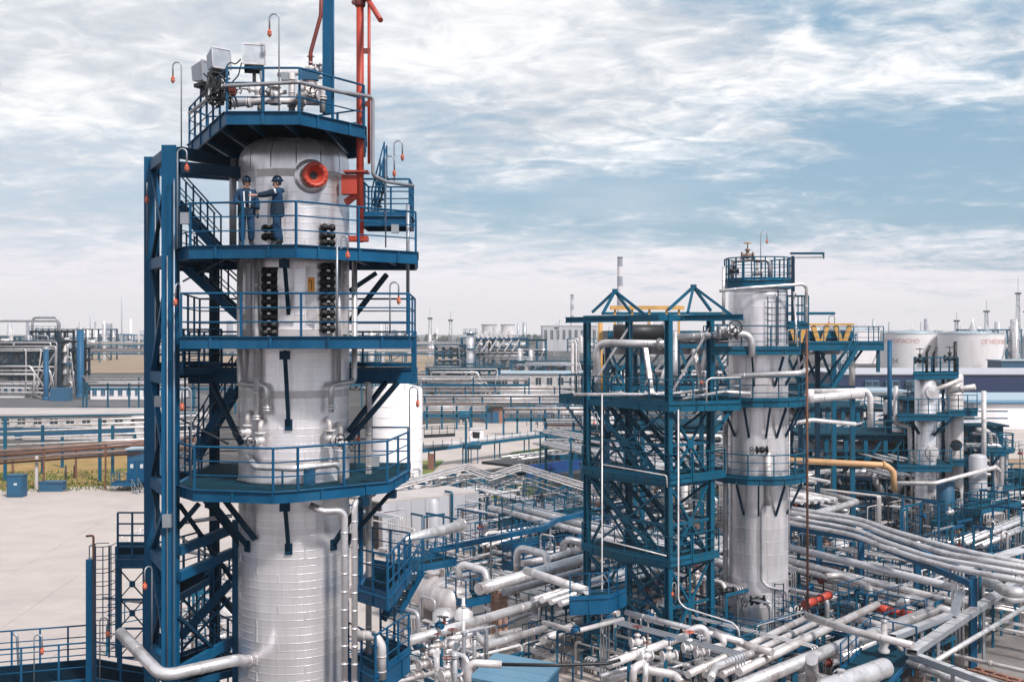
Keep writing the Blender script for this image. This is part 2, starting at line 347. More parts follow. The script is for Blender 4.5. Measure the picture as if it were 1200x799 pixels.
def platform(name, label, cat, poly, z, m='blue', fh=.32, deck='deck_dark', rail=None, spacing=1.25, joists=True, group=None, h=1.1, w=.055, kick=True, ft=.06, hole=None):
    """poly: xy corners; rail: list of corner-index runs that carry a railing; hole: (centre, radius) cut for a column"""
    c = sum((Vector((p[0], p[1], 0)) for p in poly), Vector()) / len(poly)
    t = thing(name, label, cat, (c.x, c.y, z - fh), group)
    n = len(poly)
    d = MB()
    if hole:
        hc, hr = hole; k = 32; ang = [2 * math.pi * i / k for i in range(k)]
        def edge(a):
            dx, dy = math.cos(a), math.sin(a); best = 1e9
            for i in range(n):
                ax, ay = poly[i][0] - hc.x, poly[i][1] - hc.y; bx, by = poly[(i + 1) % n][0] - hc.x, poly[(i + 1) % n][1] - hc.y
                ex, ey = bx - ax, by - ay; det = dx * (-ey) + dy * ex
                if abs(det) < 1e-9: continue
                tt = (ax * (-ey) + ay * ex) / det; uu = (dx * ay - dy * ax) / det
                if tt > 0 and -1e-6 <= uu <= 1 + 1e-6: best = min(best, tt)
            return best
        ang += [math.atan2(p[1] - hc.y, p[0] - hc.x) % (2 * math.pi) for p in poly]; ang = sorted(set(round(a, 5) for a in ang)); k = len(ang)
        o1 = [(hc.x + math.cos(a) * hr, hc.y + math.sin(a) * hr) for a in ang]
        o2 = [(hc.x + math.cos(a) * max(hr + .02, edge(a) - .01), hc.y + math.sin(a) * max(hr + .02, edge(a) - .01)) for a in ang]
        vs = [(x, y, zz) for zz in (z - .05, z - .006) for ring in (o1, o2) for x, y in ring]
        fs = []
        for i in range(k):
            j = (i + 1) % k
            fs += [(i, j, k + j, k + i), (2 * k + i, 3 * k + i, 3 * k + j, 2 * k + j), (i, 2 * k + i, 2 * k + j, j)]
        d.add(vs, fs)
    else: d.prism(poly, z - .05, z - .006)
    part('deck', d, deck, t)
    for i in range(n):
        a, b = Vector((*poly[i], z - fh / 2)), Vector((*poly[(i + 1) % n], z - fh / 2)); e = (b - a).normalized() * (ft / 2)
        bm = MB().beam(a - e * .98, b + e * .98, ft, fh)
        part('edge_beam', bm, m, t)
        L_e = (b - a).length; ne = int(L_e / 1.15); rz_ = math.atan2((b - a).y, (b - a).x); nn = Vector(((b - a).y, -(b - a).x, 0)).normalized(); ar_ = sum(poly[q][0] * poly[(q + 1) % n][1] - poly[(q + 1) % n][0] * poly[q][1] for q in range(n)); nn = nn if ar_ > 0 else -nn
        if fh >= .26 and abs(a.y) < 60:
            spm = shared('stiffener_%d_%s' % (fh * 100, m), lambda: MB().box((0, 0, 0), (.07, .05, fh * .94)), m)
            for q in range(ne): inst('stiffener', spm, t, lerp(a, b, (q + .5) / ne) + nn * (ft / 2 + .012), rz_)
        if fh >= .26: part('flange_lip', MB().beam(a + nn * (ft / 2 + .03) + V(0, 0, fh / 2 - .012), b + nn * (ft / 2 + .03) + V(0, 0, fh / 2 - .012), .055, .02), m, t)
    if joists:
        xs = [p[0] for p in poly]; x0, x1 = min(xs), max(xs); k = max(1, int((x1 - x0) / .85))
        for i in range(1, k):
            x = lerp(x0, x1, i / k); ys = []
            for q in range(n):
                a, b = poly[q], poly[(q + 1) % n]
                if (a[0] - x) * (b[0] - x) < 0: ys.append(a[1] + (b[1] - a[1]) * (x - a[0]) / (b[0] - a[0]))
            if len(ys) < 2: continue
            runs = [(min(ys) + .05, max(ys) - .05)]
            if hole and abs(x - hole[0].x) < hole[1]:
                s_ = math.sqrt(hole[1] ** 2 - (x - hole[0].x) ** 2); runs = [(runs[0][0], hole[0].y - s_), (hole[0].y + s_, runs[0][1])]
            for y0, y1 in runs:
                if y1 - y0 > .2: part('joist', MB().beam((x, y0, z - .052 - .08), (x, y1, z - .052 - .08), .08, .155), m, t)
    for run in (rail or []):
        pts = [Vector((*poly[i % n], z)) for i in run]; railing(t, pts, m, h, spacing, w, kick)
    return t
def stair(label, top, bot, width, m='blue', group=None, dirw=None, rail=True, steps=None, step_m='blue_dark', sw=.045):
    top, bot = Vector(top), Vector(bot); t = thing('steel_stair', label, 'stair', bot, group)
    hd = (top - bot); hd.z = 0; hd.normalize(); side = Vector((-hd.y, hd.x, 0)) if dirw is None else Vector(dirw).normalized()
    n = steps or max(4, int(abs(top.z - bot.z) / .22)); rz = math.atan2(hd.y, hd.x)
    for s in (-.5, .5):
        o = side * (width * s); part('stringer', MB().beam(bot + o, top + o, sw, .24), m, t)
        if rail:
            part('handrail', MB().tube([bot + o + V(0, 0, 1), top + o + V(0, 0, 1)], .026, 6), m, t)
            part('mid_rail', MB().tube([bot + o + V(0, 0, .5), top + o + V(0, 0, .5)], .018, 5), m, t)
            for q in (0.02, .33, .66, .98): inst('railing_post', post_mesh(1.0, .045, m), t, lerp(bot, top, q) + o)
    sm = shared('step_%d' % (width * 100), lambda: MB().box((0, 0, 0), (.24, width - sw, .035)), step_m)
    for i in range(n): inst('step', sm, t, lerp(bot, top, (i + .5) / n), rz)
    return t
def gooseneck(label, base, h, side, reach=.35, m='galv', drop=.5, r=.022, group='gooseneck lamps with orange cages'):
    base = Vector(base); t = thing('gooseneck_lamp', label, 'lamp', base, None); sd = Vector(side).normalized()
    a = base + V(0, 0, h); tip = base + sd * reach + V(0, 0, h - drop * .55)
    part('pole', MB().tube([base, base + V(0, 0, h - .2), a + V(0, 0, .12), base + sd * reach + V(0, 0, h + .12), tip], r, 6, bend=reach * .48), m, t)
    q = random.uniform(.58, .68); S = lambda pr: [(a * q, b * q) for a, b in pr]; k = MB(); k.lathe(S([(.012, .02), (.05, .0), (.05, -.05), (.085, -.08), (.10, -.11), (.03, -.10)]), tip, 10, hard=True); part('lamp_housing', k, 'orange', t)
    part('lamp_glass', MB().lathe(S([(.05, -.10), (.062, -.16), (.058, -.24), (.03, -.28), (.001, -.29)]), tip, 10), 'lampglass', t)
    cg = MB()
    for i in range(5):
        an = 2 * math.pi * i / 5; d = V(math.cos(an), math.sin(an), 0)
        cg.tube([tip + d * .088 * q + V(0, 0, -.10 * q), tip + d * .09 * q + V(0, 0, -.24 * q), tip + V(0, 0, -.34 * q)], .007, 4)
    cg.torus(tip + V(0, 0, -.2 * q), (0, 0, 1), .09 * q, .007, 10, 4)
    part('lamp_cage', cg, 'orange', t); return t
def pipe(label, pts, r, m='silver', bend=None, rings=1.4, group=None, n=10, name='insulated_pipe', flanges=(), sup=0, supm='teal', cat='pipe', zg=0.0):
    pts = [Vector(p) for p in pts]; bend = r * 3 if bend is None else bend
    o = solo(name, MB().tube(pts, r, n, bend=bend, rings=rings if r > .06 else None), m, label, cat, group)
    for f in flanges:                       # fractions along the polyline
        seg = [(b - a).length for a, b in zip(pts, pts[1:])]; d = f * sum(seg); i = 0
        while i < len(seg) - 1 and d > seg[i]: d -= seg[i]; i += 1
        ax = (pts[i + 1] - pts[i]).normalized(); c = pts[i] + ax * d
        fm = MB(); fm.disc(c - ax * .035, ax, r * 1.45, .05, 14); fm.disc(c + ax * .035, ax, r * 1.45, .05, 14); part('flange', fm, m, o)
    for k in range(sup):
        seg = [(b - a).length for a, b in zip(pts, pts[1:])]; d = (k + .5) / sup * sum(seg); i = 0
        while i < len(seg) - 1 and d > seg[i]: d -= seg[i]; i += 1
        c = lerp(pts[i], pts[i + 1], d / max(1e-6, seg[i]))
        if c.z - r - zg > .15: part('support', MB().beam((c.x, c.y, zg), (c.x, c.y, c.z - r), max(.06, r * .8)), supm, o)
    return o
_vm = {}
def valve(label, loc, axis, s=1.0, m='silver', wheel='dark', group=None, stem=(0, 0, 1), motor=False):
    """flanged gate valve with bonnet, spindle and handwheel"""
    loc = Vector(loc); axis = Vector(axis).normalized(); stem = Vector(stem).normalized()
    t = thing('gate_valve', label, 'valve', loc, group)
    b = MB(); b.tube([loc - axis * .22 * s, loc + axis * .22 * s], .09 * s, 8); b.ball(loc, .145 * s, 8)
    for e in (-.22, .22): b.disc(loc + axis * e * s, axis, .17 * s, .05 * s, 10)
    b.tube([loc, loc + stem * .30 * s], .07 * s, 8); b.disc(loc + stem * .24 * s, stem, .12 * s, .04 * s, 8)
    part('body', b, m, t); part('spindle', MB().tube([loc + stem * .3 * s, loc + stem * .56 * s], .022 * s, 5), 'dark', t)
    w = MB(); c = loc + stem * .52 * s; w.torus(c, stem, .16 * s, .018 * s, 12, 4); u = stem.orthogonal().normalized(); v = stem.cross(u)
    for d in (u, v): w.tube([c - d * .16 * s, c + d * .16 * s], .012 * s, 4)
    part('handwheel', w, wheel, t); return t
# ================================================================ large column on the left
AX = Vector((-6.12, 31.2, 0)); TR = 1.53
def TP(px, py, rad):                      # point at radius rad from the column axis seen at this pixel, front side
    d = 31.2 - rad
    for _ in range(30):
        dx = (px - 600) / F * d - AX.x; d = lerp(d, 31.2 - math.sqrt(max(0, rad * rad - dx * dx)), .6)
    return P(px, py, d)
def silver_column():
    t = thing('distillation_column', 'tall silver clad column wrapped in horizontal bands, with the red manhole near its top', 'column', (AX.x, AX.y, 0))
    part('core', MB().lathe([(TR - .03, 0), (TR - .03, 20.5)], AX, 48), 'clad', t)
    hb = .205
    def band():
        b = MB(); n = 60
        b.lathe([(TR - .02, .0), (TR + .006, .001), (TR + .005, .015), (TR + .0005, .017), (TR - .003, hb)], n=n, hard=True)
        return b
    bm = shared('cladding_band', band, 'clad'); k = int(20.3 / hb); bo = shared('cladding_band', band, 'clad_old')
    for i in range(k):
        inst('cladding_band', bo if random.random() < .05 else bm, t, (AX.x, AX.y, .05 + i * hb), random.uniform(0, 6.28))
    z0 = .05 + k * hb
    # domed head in gores
    g = 14
    def gore():
        a = 2 * math.pi / g; b = MB().lathe([(TR - .02, 0), (TR + .015, 0), (TR + .015, .03), (TR + .001, .035)], n=6, a0=0, a1=a, hard=True)
        b.lathe([(TR, .03), (TR, .38), (TR - .06, .58), (TR - .18, .75), (TR - .36, .86)], n=6, a0=.008, a1=a - .008); b.lathe([(TR - .36, .86), (TR - .40, .90), (TR - .7, .97), (.05, 1.02)], n=6, a0=0, a1=a); return b
    gm = shared('head_panel', gore, 'clad')
    for i in range(g): inst('head_panel', gm, t, (AX.x, AX.y, z0), 2 * math.pi * i / g)
    for i in range(0):
        pass
    # manhole
    ang = R(28); d = V(math.sin(ang), -math.cos(ang), 0); c = AX + d * TR + V(0, 0, 16 + 182 / F * 29.7)
    part('collar', MB().lathe([(.47, -.02), (.46, .03), (.33, .04)], c, 28, axis=d), 'clad', t)
    m = MB(); m.lathe([(.25, 0), (.25, .30), (.345, .30), (.345, .40), (.235, .40), (.215, .34), (.215, .05)], c, 28, axis=d)
    mh = part('manhole', m, 'red', t)
    part('manhole_cover', MB().lathe([(.215, .34), (.14, .25), (.13, .22), (.113, .22), (.113, .12), (0.001, .12)], c, 24, axis=d), 'red', t)
    part('manhole_hole', MB().lathe([(.111, .20), (.001, .20)], c, 20, axis=d), 'black', t)
    q = V(0, 0, 1).rotation_difference(d).to_matrix()
    bolt = shared('bolt_m', lambda: MB().lathe([(.001, 0), (.018, 0), (.018, .03), (.001, .03)], n=6, axis=d), 'red')
    for i in range(14):
        a = 2 * math.pi * i / 14; inst('bolt', bolt, t, c + q @ V(math.cos(a) * .29, math.sin(a) * .29, .40))
    # vertical seams where the sheets are lapped
    sm = shared('seam_strip', lambda: MB().box((0, 0, .1), (.05, .012, .19)), 'clad')
    for i in range(0, k, 1):
        a = R(random.choice((-62, -30, -5, 22, 48, 70))); dd = V(math.sin(a), -math.cos(a), 0)
        inst('seam_strip', sm, t, AX + dd * (TR + .004) + V(0, 0, .05 + i * hb), a)
    # struts under the platforms
    for z, drop, rads in ((17.86, 1.4, [(0, 2.6)]), (15.5, 2.0, [(0, 2.5)]), (11.58, 1.4, [(0, 2.5), (48, 2.7), (-48, 2.7), (80, 2.8), (-80, 2.6)])):
        for an, ro in rads:
            a = R(an + 5.5); dd = V(math.sin(a), -math.cos(a), 0)
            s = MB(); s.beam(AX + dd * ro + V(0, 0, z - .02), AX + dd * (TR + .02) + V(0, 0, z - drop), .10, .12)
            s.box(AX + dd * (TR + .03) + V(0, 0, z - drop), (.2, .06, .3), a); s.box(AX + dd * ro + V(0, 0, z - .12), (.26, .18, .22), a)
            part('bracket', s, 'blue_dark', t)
    return t
silver_column()

# ---- platforms round it
def xy(z, pts): return [tuple(PZ(a, b, z)[:2]) for a, b in pts]
Z5, Z4, Z3, Z2 = 21.53, 18.21, 15.87, 11.92
p5 = xy(Z5, [(266, 131), (351, 131), (426, 148)]) + [(-4.42, 33.2), (-6.2, 34.3), (-9.4, 34.3)] + xy(Z5, [(222, 170)])
platform('platform', 'topmost blue platform over the dome of the tall silver column, carrying grey floodlights', 'platform', p5, Z5, fh=.33, kick=False, rail=[(6, 0, 1, 2, 3, 4, 5, 6)], spacing=1.0)
p4 = xy(Z4, [(223, 288), (347, 286.5), (487, 295)]) + [(-2.96, 34.2), (-9.6, 33.8)] + xy(Z4, [(192, 295)])
platform('platform', 'blue platform on which the two workers stand, around the tall silver column', 'platform', p4, Z4, fh=.34, kick=False, rail=[(3, 2, 1, 0, 5, 4)], spacing=1.7, hole=(AX, TR + .06))
p3 = [(-8.5, 28.5), (-5.4, 28.4), (-2.66, 28.7), (-2.92, 33.4), (-9.4, 33.4)]
platform('platform', 'straight fronted blue platform below the workers, with black clamp stacks behind its railing', 'platform', p3, Z3, fh=.32, kick=False, rail=[(4, 0, 1, 2, 3, 4)], spacing=1.9, hole=(AX, TR + .06))
p2 = xy(Z2, [(228, 573), (320, 576), (349, 574), (454, 564), (478, 550)]) + [(-3.22, 34.4), (-9.3, 34.4)] + xy(Z2, [(207.5, 567)])
platform('platform', 'lowest polygonal blue platform round the tall silver column, its dark teal deck seen from above', 'platform', p2, Z2, fh=.31, kick=False, deck='teal_deck', rail=[(5, 4, 3, 2, 1, 0, 7, 6, 5)], spacing=1.5, hole=(AX, TR + .06))
platform('platform', 'narrow dark blue platform crossing behind the tall silver column halfway down', 'platform', [(-9.6, 33.0), (-2.9, 33.0), (-3.0, 34.6), (-9.6, 34.6)], 14.88, fh=.44, rail=[(0, 3, 2, 1)], spacing=1.6)
ur = [(-4.5, 33.0), (-3.05, 33.0), (-3.1, 34.8), (-4.5, 34.8)]
platform('platform', 'small blue side platform right of the red hoist post on the tall silver column', 'platform', ur, 19.42, fh=.30, rail=[(0, 1, 2, 3, 0)], spacing=.9)
lp = xy(8.96, [(421, 690), (454, 700), (480, 668), (436, 660)])
platform('platform', 'small blue landing with solid sides low on the right of the tall silver column', 'platform', lp, 8.96, fh=.34, rail=[(0, 1, 2, 3)], spacing=.8)
lp2 = xy(6.75, [(408, 775), (440, 792), (479, 763), (446, 748)])
platform('platform', 'lowest blue landing beside the tall silver column, near the bottom edge of the photo', 'platform', lp2, 6.75, fh=.6, rail=[(0, 1, 2, 3)], spacing=.9)

# ---- steel mast to the left of the column
def mast():
    t = thing('steel_mast', 'dark blue steel mast of H columns and braces left of the tall silver column', 'steel frame', (-9.6, 30.5, 0))
    a, b = P(200, 388, 29.4), P(178, 388, 32.0); a.z = b.z = 0
    c = P(276, 388, 31.8); c.z = 0; d = Vector((-9.2, 34.3, 0))
    top = 20.9
    part('column', MB().ibeam(a, a + V(0, 0, top), .38, .36, .05), 'blue', t)
    part('column', MB().ibeam(b, b + V(0, 0, top + .1), .34, .36, .05), 'blue', t)
    part('column', MB().ibeam(d, d + V(0, 0, 18.0), .26, .26, .04), 'blue_dark', t)
    part('column', MB().beam(c, c + V(0, 0, 10.6), .16), 'blue', t)
    e = (b - a).normalized()
    zs = [20.75, 17.9, 14.72, 11.7, 9.65, 6.9, 3.5]
    for z in zs: part('tie_beam', MB().beam(a + e * .2 + V(0, 0, z), b - e * .2 + V(0, 0, z), .2, .3), 'blue', t)
    for i, (z0, z1) in enumerate(zip(zs, zs[1:])):
        p, q = (a, b) if i % 2 else (b, a); s = 1 if i % 2 else -1
        part('brace', MB().beam(p + e * .2 * s + V(0, 0, z0 - .2), q - e * .2 * s + V(0, 0, z1 + .2), .14, .16), 'blue', t)
        part('brace', MB().beam(p + e * .2 * s + V(0, 0, z1 + .2), q - e * .2 * s + V(0, 0, z0 - .2), .10, .10), 'blue_dark', t)
        pb = lerp(b, d, .5)
    for z in (17.9, 14.72, 11.7, 8.6, 5.2): part('tie_beam', MB().beam(b + V(.1, .15, z), d + V(-.1, -.1, z), .16, .22), 'blue_dark', t)
    for z in (10.3, 9.62, 7.1): part('tie_beam', MB().beam(a + V(.2, .05, z - .12), c + V(-.08, 0, z + .05), .15, .26), 'blue', t)
    for z in (7.9, 5.1): part('tie_beam', MB().beam(c + V(0, .1, z), d + V(.1, 0, z), .12, .2), 'blue_dark', t)
    part('brace', MB().beam(a + V(.2, .1, 11.4), c + V(-.1, 0, 8.9), .09), 'blue_dark', t); part('brace', MB().beam(a + V(.2, .1, 8.4), c + V(-.1, 0, 6.4), .09), 'blue_dark', t)
    # beams that hold the top platform
    for q, z in ((Vector((-6.9, 31.0, 0)), 20.35), (Vector((-7.1, 33.2, 0)), 20.75)):
        part('tie_beam', MB().beam(a + V(.2, .1, z), Vector((q.x, q.y, z)), .2, .3), 'blue_dark', t)
    part('tie_beam', MB().beam(b + V(.2, 0, 20.6), V(-7.4, 33.6, 20.6), .16, .24), 'blue', t)
    for z in (18.0, 15.6, 11.75): part('tie_beam', MB().beam(a + V(.18, .02, z - .02), V(-8.3, 29.6, z - .02), .14, .24), 'blue', t)
    part('beam_end', MB().box(a + V(0, -.05, 7.0), (.6, .55, .12)), 'blue', t)
mast()
part_up = lambda px, py, d: P(px, py, d)
# stairs seen between mast and column
stair('upper steel stair falling from the mast toward the workers, left of them', P(205, 236, 32.6), P(256, 292, 32.6), .75, dirw=(0, 1, 0))
stair('steel stair under the workers\' platform, falling rightward to the platform below', P(222, 315, 32.6), P(284, 372, 32.6), .8, dirw=(0, 1, 0))
stair('steel stair falling leftward behind the mast, above the lowest ring platform', P(277, 455, 33.4), P(226, 540, 33.4), .8, dirw=(0, 1, 0))
stair('steel stair near the foot of the mast, falling left below the lowest ring platform', P(274, 678, 33.2), P(216, 742, 33.2), .85, dirw=(0, 1, 0))
stair('steel stair falling leftward from the small landing with solid sides, right of the column', P(486, 672, 34.0), P(458, 722, 34.0), .9, dirw=(.5, 1, 0))
stair('short steel stair behind the column, right side above the lowest ring platform', P(452, 205, 35.6), P(437, 262, 35.6), .7, dirw=(0, 1, 0))
for lbl, p, q in (('slim blue diagonal prop under the right end of the straight fronted platform', P(466, 448, 31.6), TP(407, 517, 1.6)),
                  ('second slim blue diagonal prop, right of the column above the lowest railing', P(452, 448, 33.0), TP(409, 505, 1.6)),
                  ('diagonal blue prop under the right of the workers\' platform', P(441, 320, 31.6), AX + V(1.52, .2, P(0, 341, 31.4).z)),
                  ('left diagonal blue prop above the lowest ring platform', P(248, 449, 31.0), TP(283, 520, 1.6)),
                  ('diagonal blue prop below the lowest ring platform, beside the mast', P(262, 584, 29.9), TP(299, 632, 1.6)),
                  ('thin blue prop slanting right under the right end of the workers\' platform', P(453, 322, 32.6), AX + V(1.50, .5, P(0, 376, 31.6).z)),
                  ('blue prop slanting from the lowest ring platform back to the mast', P(233, 590, 29.5), P(209, 618, 29.5))):
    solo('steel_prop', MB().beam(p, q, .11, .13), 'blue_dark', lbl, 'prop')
# upright members behind the right half
for lbl, px, y0, y1, d, w in (('square blue upright joining two platform ends right of the column', 485, 396, 449, 30.6, .13), ('slim blue upright right of the column above the lower landing', 423, 585, 690, 31.6, .12),
                              ('thin blue upright behind the right side of the workers\' platform', 478, 322, 392, 34.4, .10)):
    solo('steel_post', MB().beam(P(px, y0, d), P(px, y1, d), w), 'blue', lbl, 'post')

# ---- pipes on the column
r_ = 1.66
pipe('silver pipe on the left edge of the column that steps right to a flange', [TP(281, 302, r_), TP(281, 450, r_), TP(313, 452, r_ + .05), TP(313, 486, r_ + .05)], .078, 'silver', .14, flanges=(.97,))
pipe('straight silver pipe left of the black clamps', [TP(301, 302, r_), TP(301, 492, r_)], .078, 'silver', flanges=(.985,))
pipe('silver pipe at the column\'s right edge that steps left to a flange', [TP(409, 303, r_ + .1) + V(.15, 0, 0), TP(409, 447, r_ + .1) + V(.15, 0, 0), TP(388, 451, r_ + .1), TP(388, 483, r_ + .1)], .078, 'silver', .14, flanges=(.97,))
pipe('straight silver pipe right of the black clamps', [TP(397, 303, r_), TP(397, 447, r_)], .062, 'silver')
pipe('grey upright pipe at the upper left edge of the column', [P(273, 186, 31.3), P(273, 292, 31.3)], .1, 'silver_grey')
for lbl, px, w in (('blackened lagging strip between clamps and left pipe', 292, .1), ('narrow dark lagging strip at the column\'s right', 405, .08)):
    solo('lagging_strip', MB().beam(TP(px, 308, TR + .04), TP(px, 394, TR + .04), w, .04), 'silver_grey', lbl, 'strip')
def clamp_stack(label, px, ys):
    t = thing('clamp_stack', label, 'clamps', TP(px, ys[-1], 1.6))
    x = TP(px, 340, 1.66); out = (Vector((x.x, x.y, 0)) - AX).normalized(); sd = Vector((-out.y, out.x, 0))
    part('back_plate', MB().beam(TP(px, min(y for y in ys if y > 300) - 5, 1.56), TP(px, ys[-1] + 5, 1.56), .42, .03), 'dark', t)
    def cl():
        b = MB()
        for s in (-.115, .115):
            b.lathe([(.001, .20), (.06, .19), (.075, .13), (.105, .12), (.11, .02), (.08, 0)], sd * s, 10, axis=out)
        b.tube([sd * -.2 + out * .09, sd * .2 + out * .09], .03, 6); return b
    cm = shared('clamp_%d' % px, cl, 'black'); gm = shared('clamp_bolt_%d' % px, lambda: MB().box(out * .06, (.10, .10, .05), math.atan2(sd.y, sd.x)), 'silver')
    for y in ys:
        c = TP(px, y, 1.55); inst('clamp', cm, t, c); inst('clamp_bolt', gm, t, c + V(0, 0, -.1))
clamp_stack('left stack of paired black clamps on the column under the two workers', 317, [268, 278, 318, 327, 336, 345, 354, 363, 372, 381, 390])
clamp_stack('right stack of paired black clamps, beside the orange sign', 382.5, [267, 276, 285, 313, 322, 331, 340, 349, 358, 367, 376, 385])
# sheet metal patches and the orange sign
for lbl, px, y0, y1, w in (('bright metal cover plate right of the left clamp stack', 335, 316, 340, .45), ('lower bright metal cover plate right of the left clamp stack', 335.5, 344, 378, .44), ('bright metal plate below the orange sign', 364.5, 312, 380, .30), ('metal plate at the column\'s right side between pipes', 404, 318, 392, .22)):
    a, b = TP(px, y0, TR + .05), TP(px, y1, TR + .05); solo('cover_plate', MB().beam(a, b, w, .03), 'silver', lbl, 'plate')
def sign():
    a, b = TP(365, 325, TR + .10), TP(365, 342, TR + .10); t = thing('warning_sign', 'small orange warning sign with a dark hooked mark on the column', 'sign', b)
    n = Vector((a.x, a.y, 0)) - AX; n.z = 0; n.normalize(); rz = math.atan2(n.x, -n.y); sd = Vector((-n.y, n.x, 0)) * -1
    sd = V(math.cos(rz), math.sin(rz), 0)
    m = lerp(a, b, .5); part('plate', MB().box(m, (.2, .02, a.z - b.z), rz), 'signorange', t)
    g = MB(); o = n * .014
    for u0, v0, u1, v1 in ((.0, -.14, .0, .09), (.0, .09, -.05, .12), (-.05, .12, -.06, .07)):
        g.beam(m + o + sd * u0 + V(0, 0, v0), m + o + sd * u1 + V(0, 0, v1), .018, .008)
    part('mark', g, 'black', t)
sign()
# valves and nozzles above the lowest platform
for lbl, px, py, s in (('white valve at the foot of the left stepped pipe', 305, 516, .9), ('white valve beside the left edge of the column', 290, 506, .8), ('white valve at the foot of the right stepped pipe', 386, 514, 1.0), ('white valve right of centre above the lowest ring platform', 399, 520, .8)):
    c = TP(px, py, TR + .25); o = (Vector((c.x, c.y, 0)) - AX).normalized(); valve(lbl, c, (0, 0, 1), s, 'pale', 'dark', stem=o)
    pipe('short nozzle behind the ' + lbl[6:], [c + V(0, 0, .2), c + V(0, 0, .45), TP(px + (4 if px < 350 else -4), py - 24, TR - .05)], .07, 'pale', .12)
front_pipe = pipe('silver pipe bending across the front of the column just above the lowest deck', [TP(291, 534, 1.6), TP(299, 547, 1.95), TP(345, 549, 1.98), TP(399, 543, 1.9), TP(399, 570, 1.9)], .085, 'silver', .2)
for px in (320, 331, 357): part('leg', MB().beam(TP(px, 549, 1.95), TP(px, 571, 1.95), .05), 'teal', front_pipe)
solo('blue_box', MB().box(TP(364, 561, 1.85), (.22, .2, .6)), 'boxblue', 'small dark blue box on the lowest deck under the silver pipe', 'box')
# uprights at the right foot
pipe('left one of the two long pale pipes rising beside the column\'s lower right', [P(364, 592, 29.2), P(378, 599, 29.1), P(403.5, 598, 29.4), P(403.5, 640, 29.4), P(403.5, 830, 29.4)], .098, 'clad', .22, rings=.45)
pipe('right one of the two long pale pipes rising beside the column\'s lower right', [P(438, 578, 30.6), P(416, 588, 29.5), P(415.5, 600, 29.5), P(415.5, 830, 29.5)], .083, 'clad', .2, rings=.45)
pipe('slim silver pipe behind the small landing right of the column', [P(428, 452, 31.9), P(432, 450, 31.9), P(432, 790, 31.9)], .088, 'clad_old', .2, rings=.9)
pipe('fat elbow pipe with crumpled wrap beside the lowest landing', [P(420, 744, 30.0), P(440, 744, 30.0), P(447, 757, 30.0), P(447, 795, 30.0)], .13, 'pale', .26, rings=.28)
pipe('thin grey conduit rising in front of the right clamps to the platform above', [P(395, 278, 28.0), P(395, 394, 28.0)], .028, 'galv', rings=None)
pipe('thick pale pipe bending round the foot of the mast at the bottom of the photo', [P(141, 741, 29.5), P(190, 792, 27.5), P(276, 773, 28.4), P(300, 775, 31)], .155, 'silver', .4)
pipe('upright pale pipe at the right of the workers\' platform', [P(478, 240, 31.5), P(478, 345, 31.5)], .05, 'galv')
# ---- red hoist post, blue post
def hoist():
    D = 30.3; t = thing('davit_hoist', 'tall red hoist post with a box bracket, right of the column top', 'hoist', P(422, 284, D))
    part('post', MB().tube([P(422, 284, D), P(422, -22, D)], .103, 12), 'red', t)
    part('side_pipe', MB().tube([P(432.5, 192, D), P(432.5, -20, D)], .043, 8), 'red', t)
    b = MB(); b.box(P(412, 217, D + .1), (.52, .34, .52)); b.box(P(418, 202, D + .05), (.66, .5, .05)); part('bracket_box', b, 'red', t)
    part('gusset', MB().prism([(0, 0), (.5, 0), (.5, .04), (0, .04)], 0, .04), 'red', t) if 0 else None
    part('gusset', MB().beam(P(405, 238, D + .2), P(420, 226, D), .06, .2), 'red', t)
    part('foot', MB().box(P(420, 280, D), (.52, .4, .14)), 'red', t)
    for y in (60, 122): part('strap', MB().beam(P(421, y, D - .01), P(434, y, D - .01), .06, .14), 'darkred', t)
    a = MB(); a.tube([P(418, 6, D), P(430, -2, D), P(446, 24, D - 1.2)], .07, 10, bend=.05); part('arm', a, 'red', t)
    part('arm', MB().tube([P(415, 3, D + .5), P(421, 1, D), P(440, -16, D - .5)], .08, 10), 'red', t)
    part('clamp', MB().lathe([(.13, -.1), (.15, -.06), (.15, .06), (.13, .1)], P(422, 4, D), 12), 'darkred', t)
hoist()
solo('steel_post', MB().beam(P(384, 134, 30.8), P(384, -25, 30.8), .26, .2), 'blue', 'broad blue post rising from the top platform beside the red hoist', 'post')
pipe('thin blue pipe running up along the broad blue post on the top platform', [P(390.5, 134, 30.7), P(390.5, -20, 30.7)], .03, 'blue', rings=None, name='conduit')
pipe('bent dark red pipe rising from a valve on the top platform', [P(364, 82, 30.2), P(364, 62, 30.2), P(376, 18, 30.2), P(377, -20, 30.2)], .055, 'darkred', .3, rings=None, name='bent_pipe')
pipe('silver conduit following the top railing and dropping on the right side', [P(222, 133, 32.0), P(263, 101, 27.9), P(312, 98.5, 27.8), P(350, 96.5, 27.8), P(398, 108, 29.0), P(437, 114, 29.9), P(437, 206, 29.9), P(452, 213, 30.4), P(484, 218, 32.0)], .05, 'silver_grey', .12, rings=None, name='conduit')
for lbl, p, ax, st, s, wh in (('valve with blue handwheel at the foot of the bent dark red pipe', P(364, 80, 30.2), (1, .2, 0), (0, 0, 1), .6, 'darkred'), ('white valve behind the top railing, under the red hoist side', P(372, 84, 31.0), (0, 0, 1), (1, -.3, .2), .8, 'blue'), ('white valve at the left end of the top platform pipes', P(302, 106, 30.4), (0, 0, 1), (-1, -.5, 0), .9, 'silver'), ('white valve in the middle of the top platform pipes', P(322, 112, 29.8), (0, 0, 1), (-.3, -1, 0), 1.0, 'dark'), ('white valve low beside the broad blue post', P(362, 112, 30.0), (1, 0, 0), (.3, -1, .2), 1.1, 'brownpipe')):
    valve(lbl, p, ax, s, 'pale', wh, stem=st)
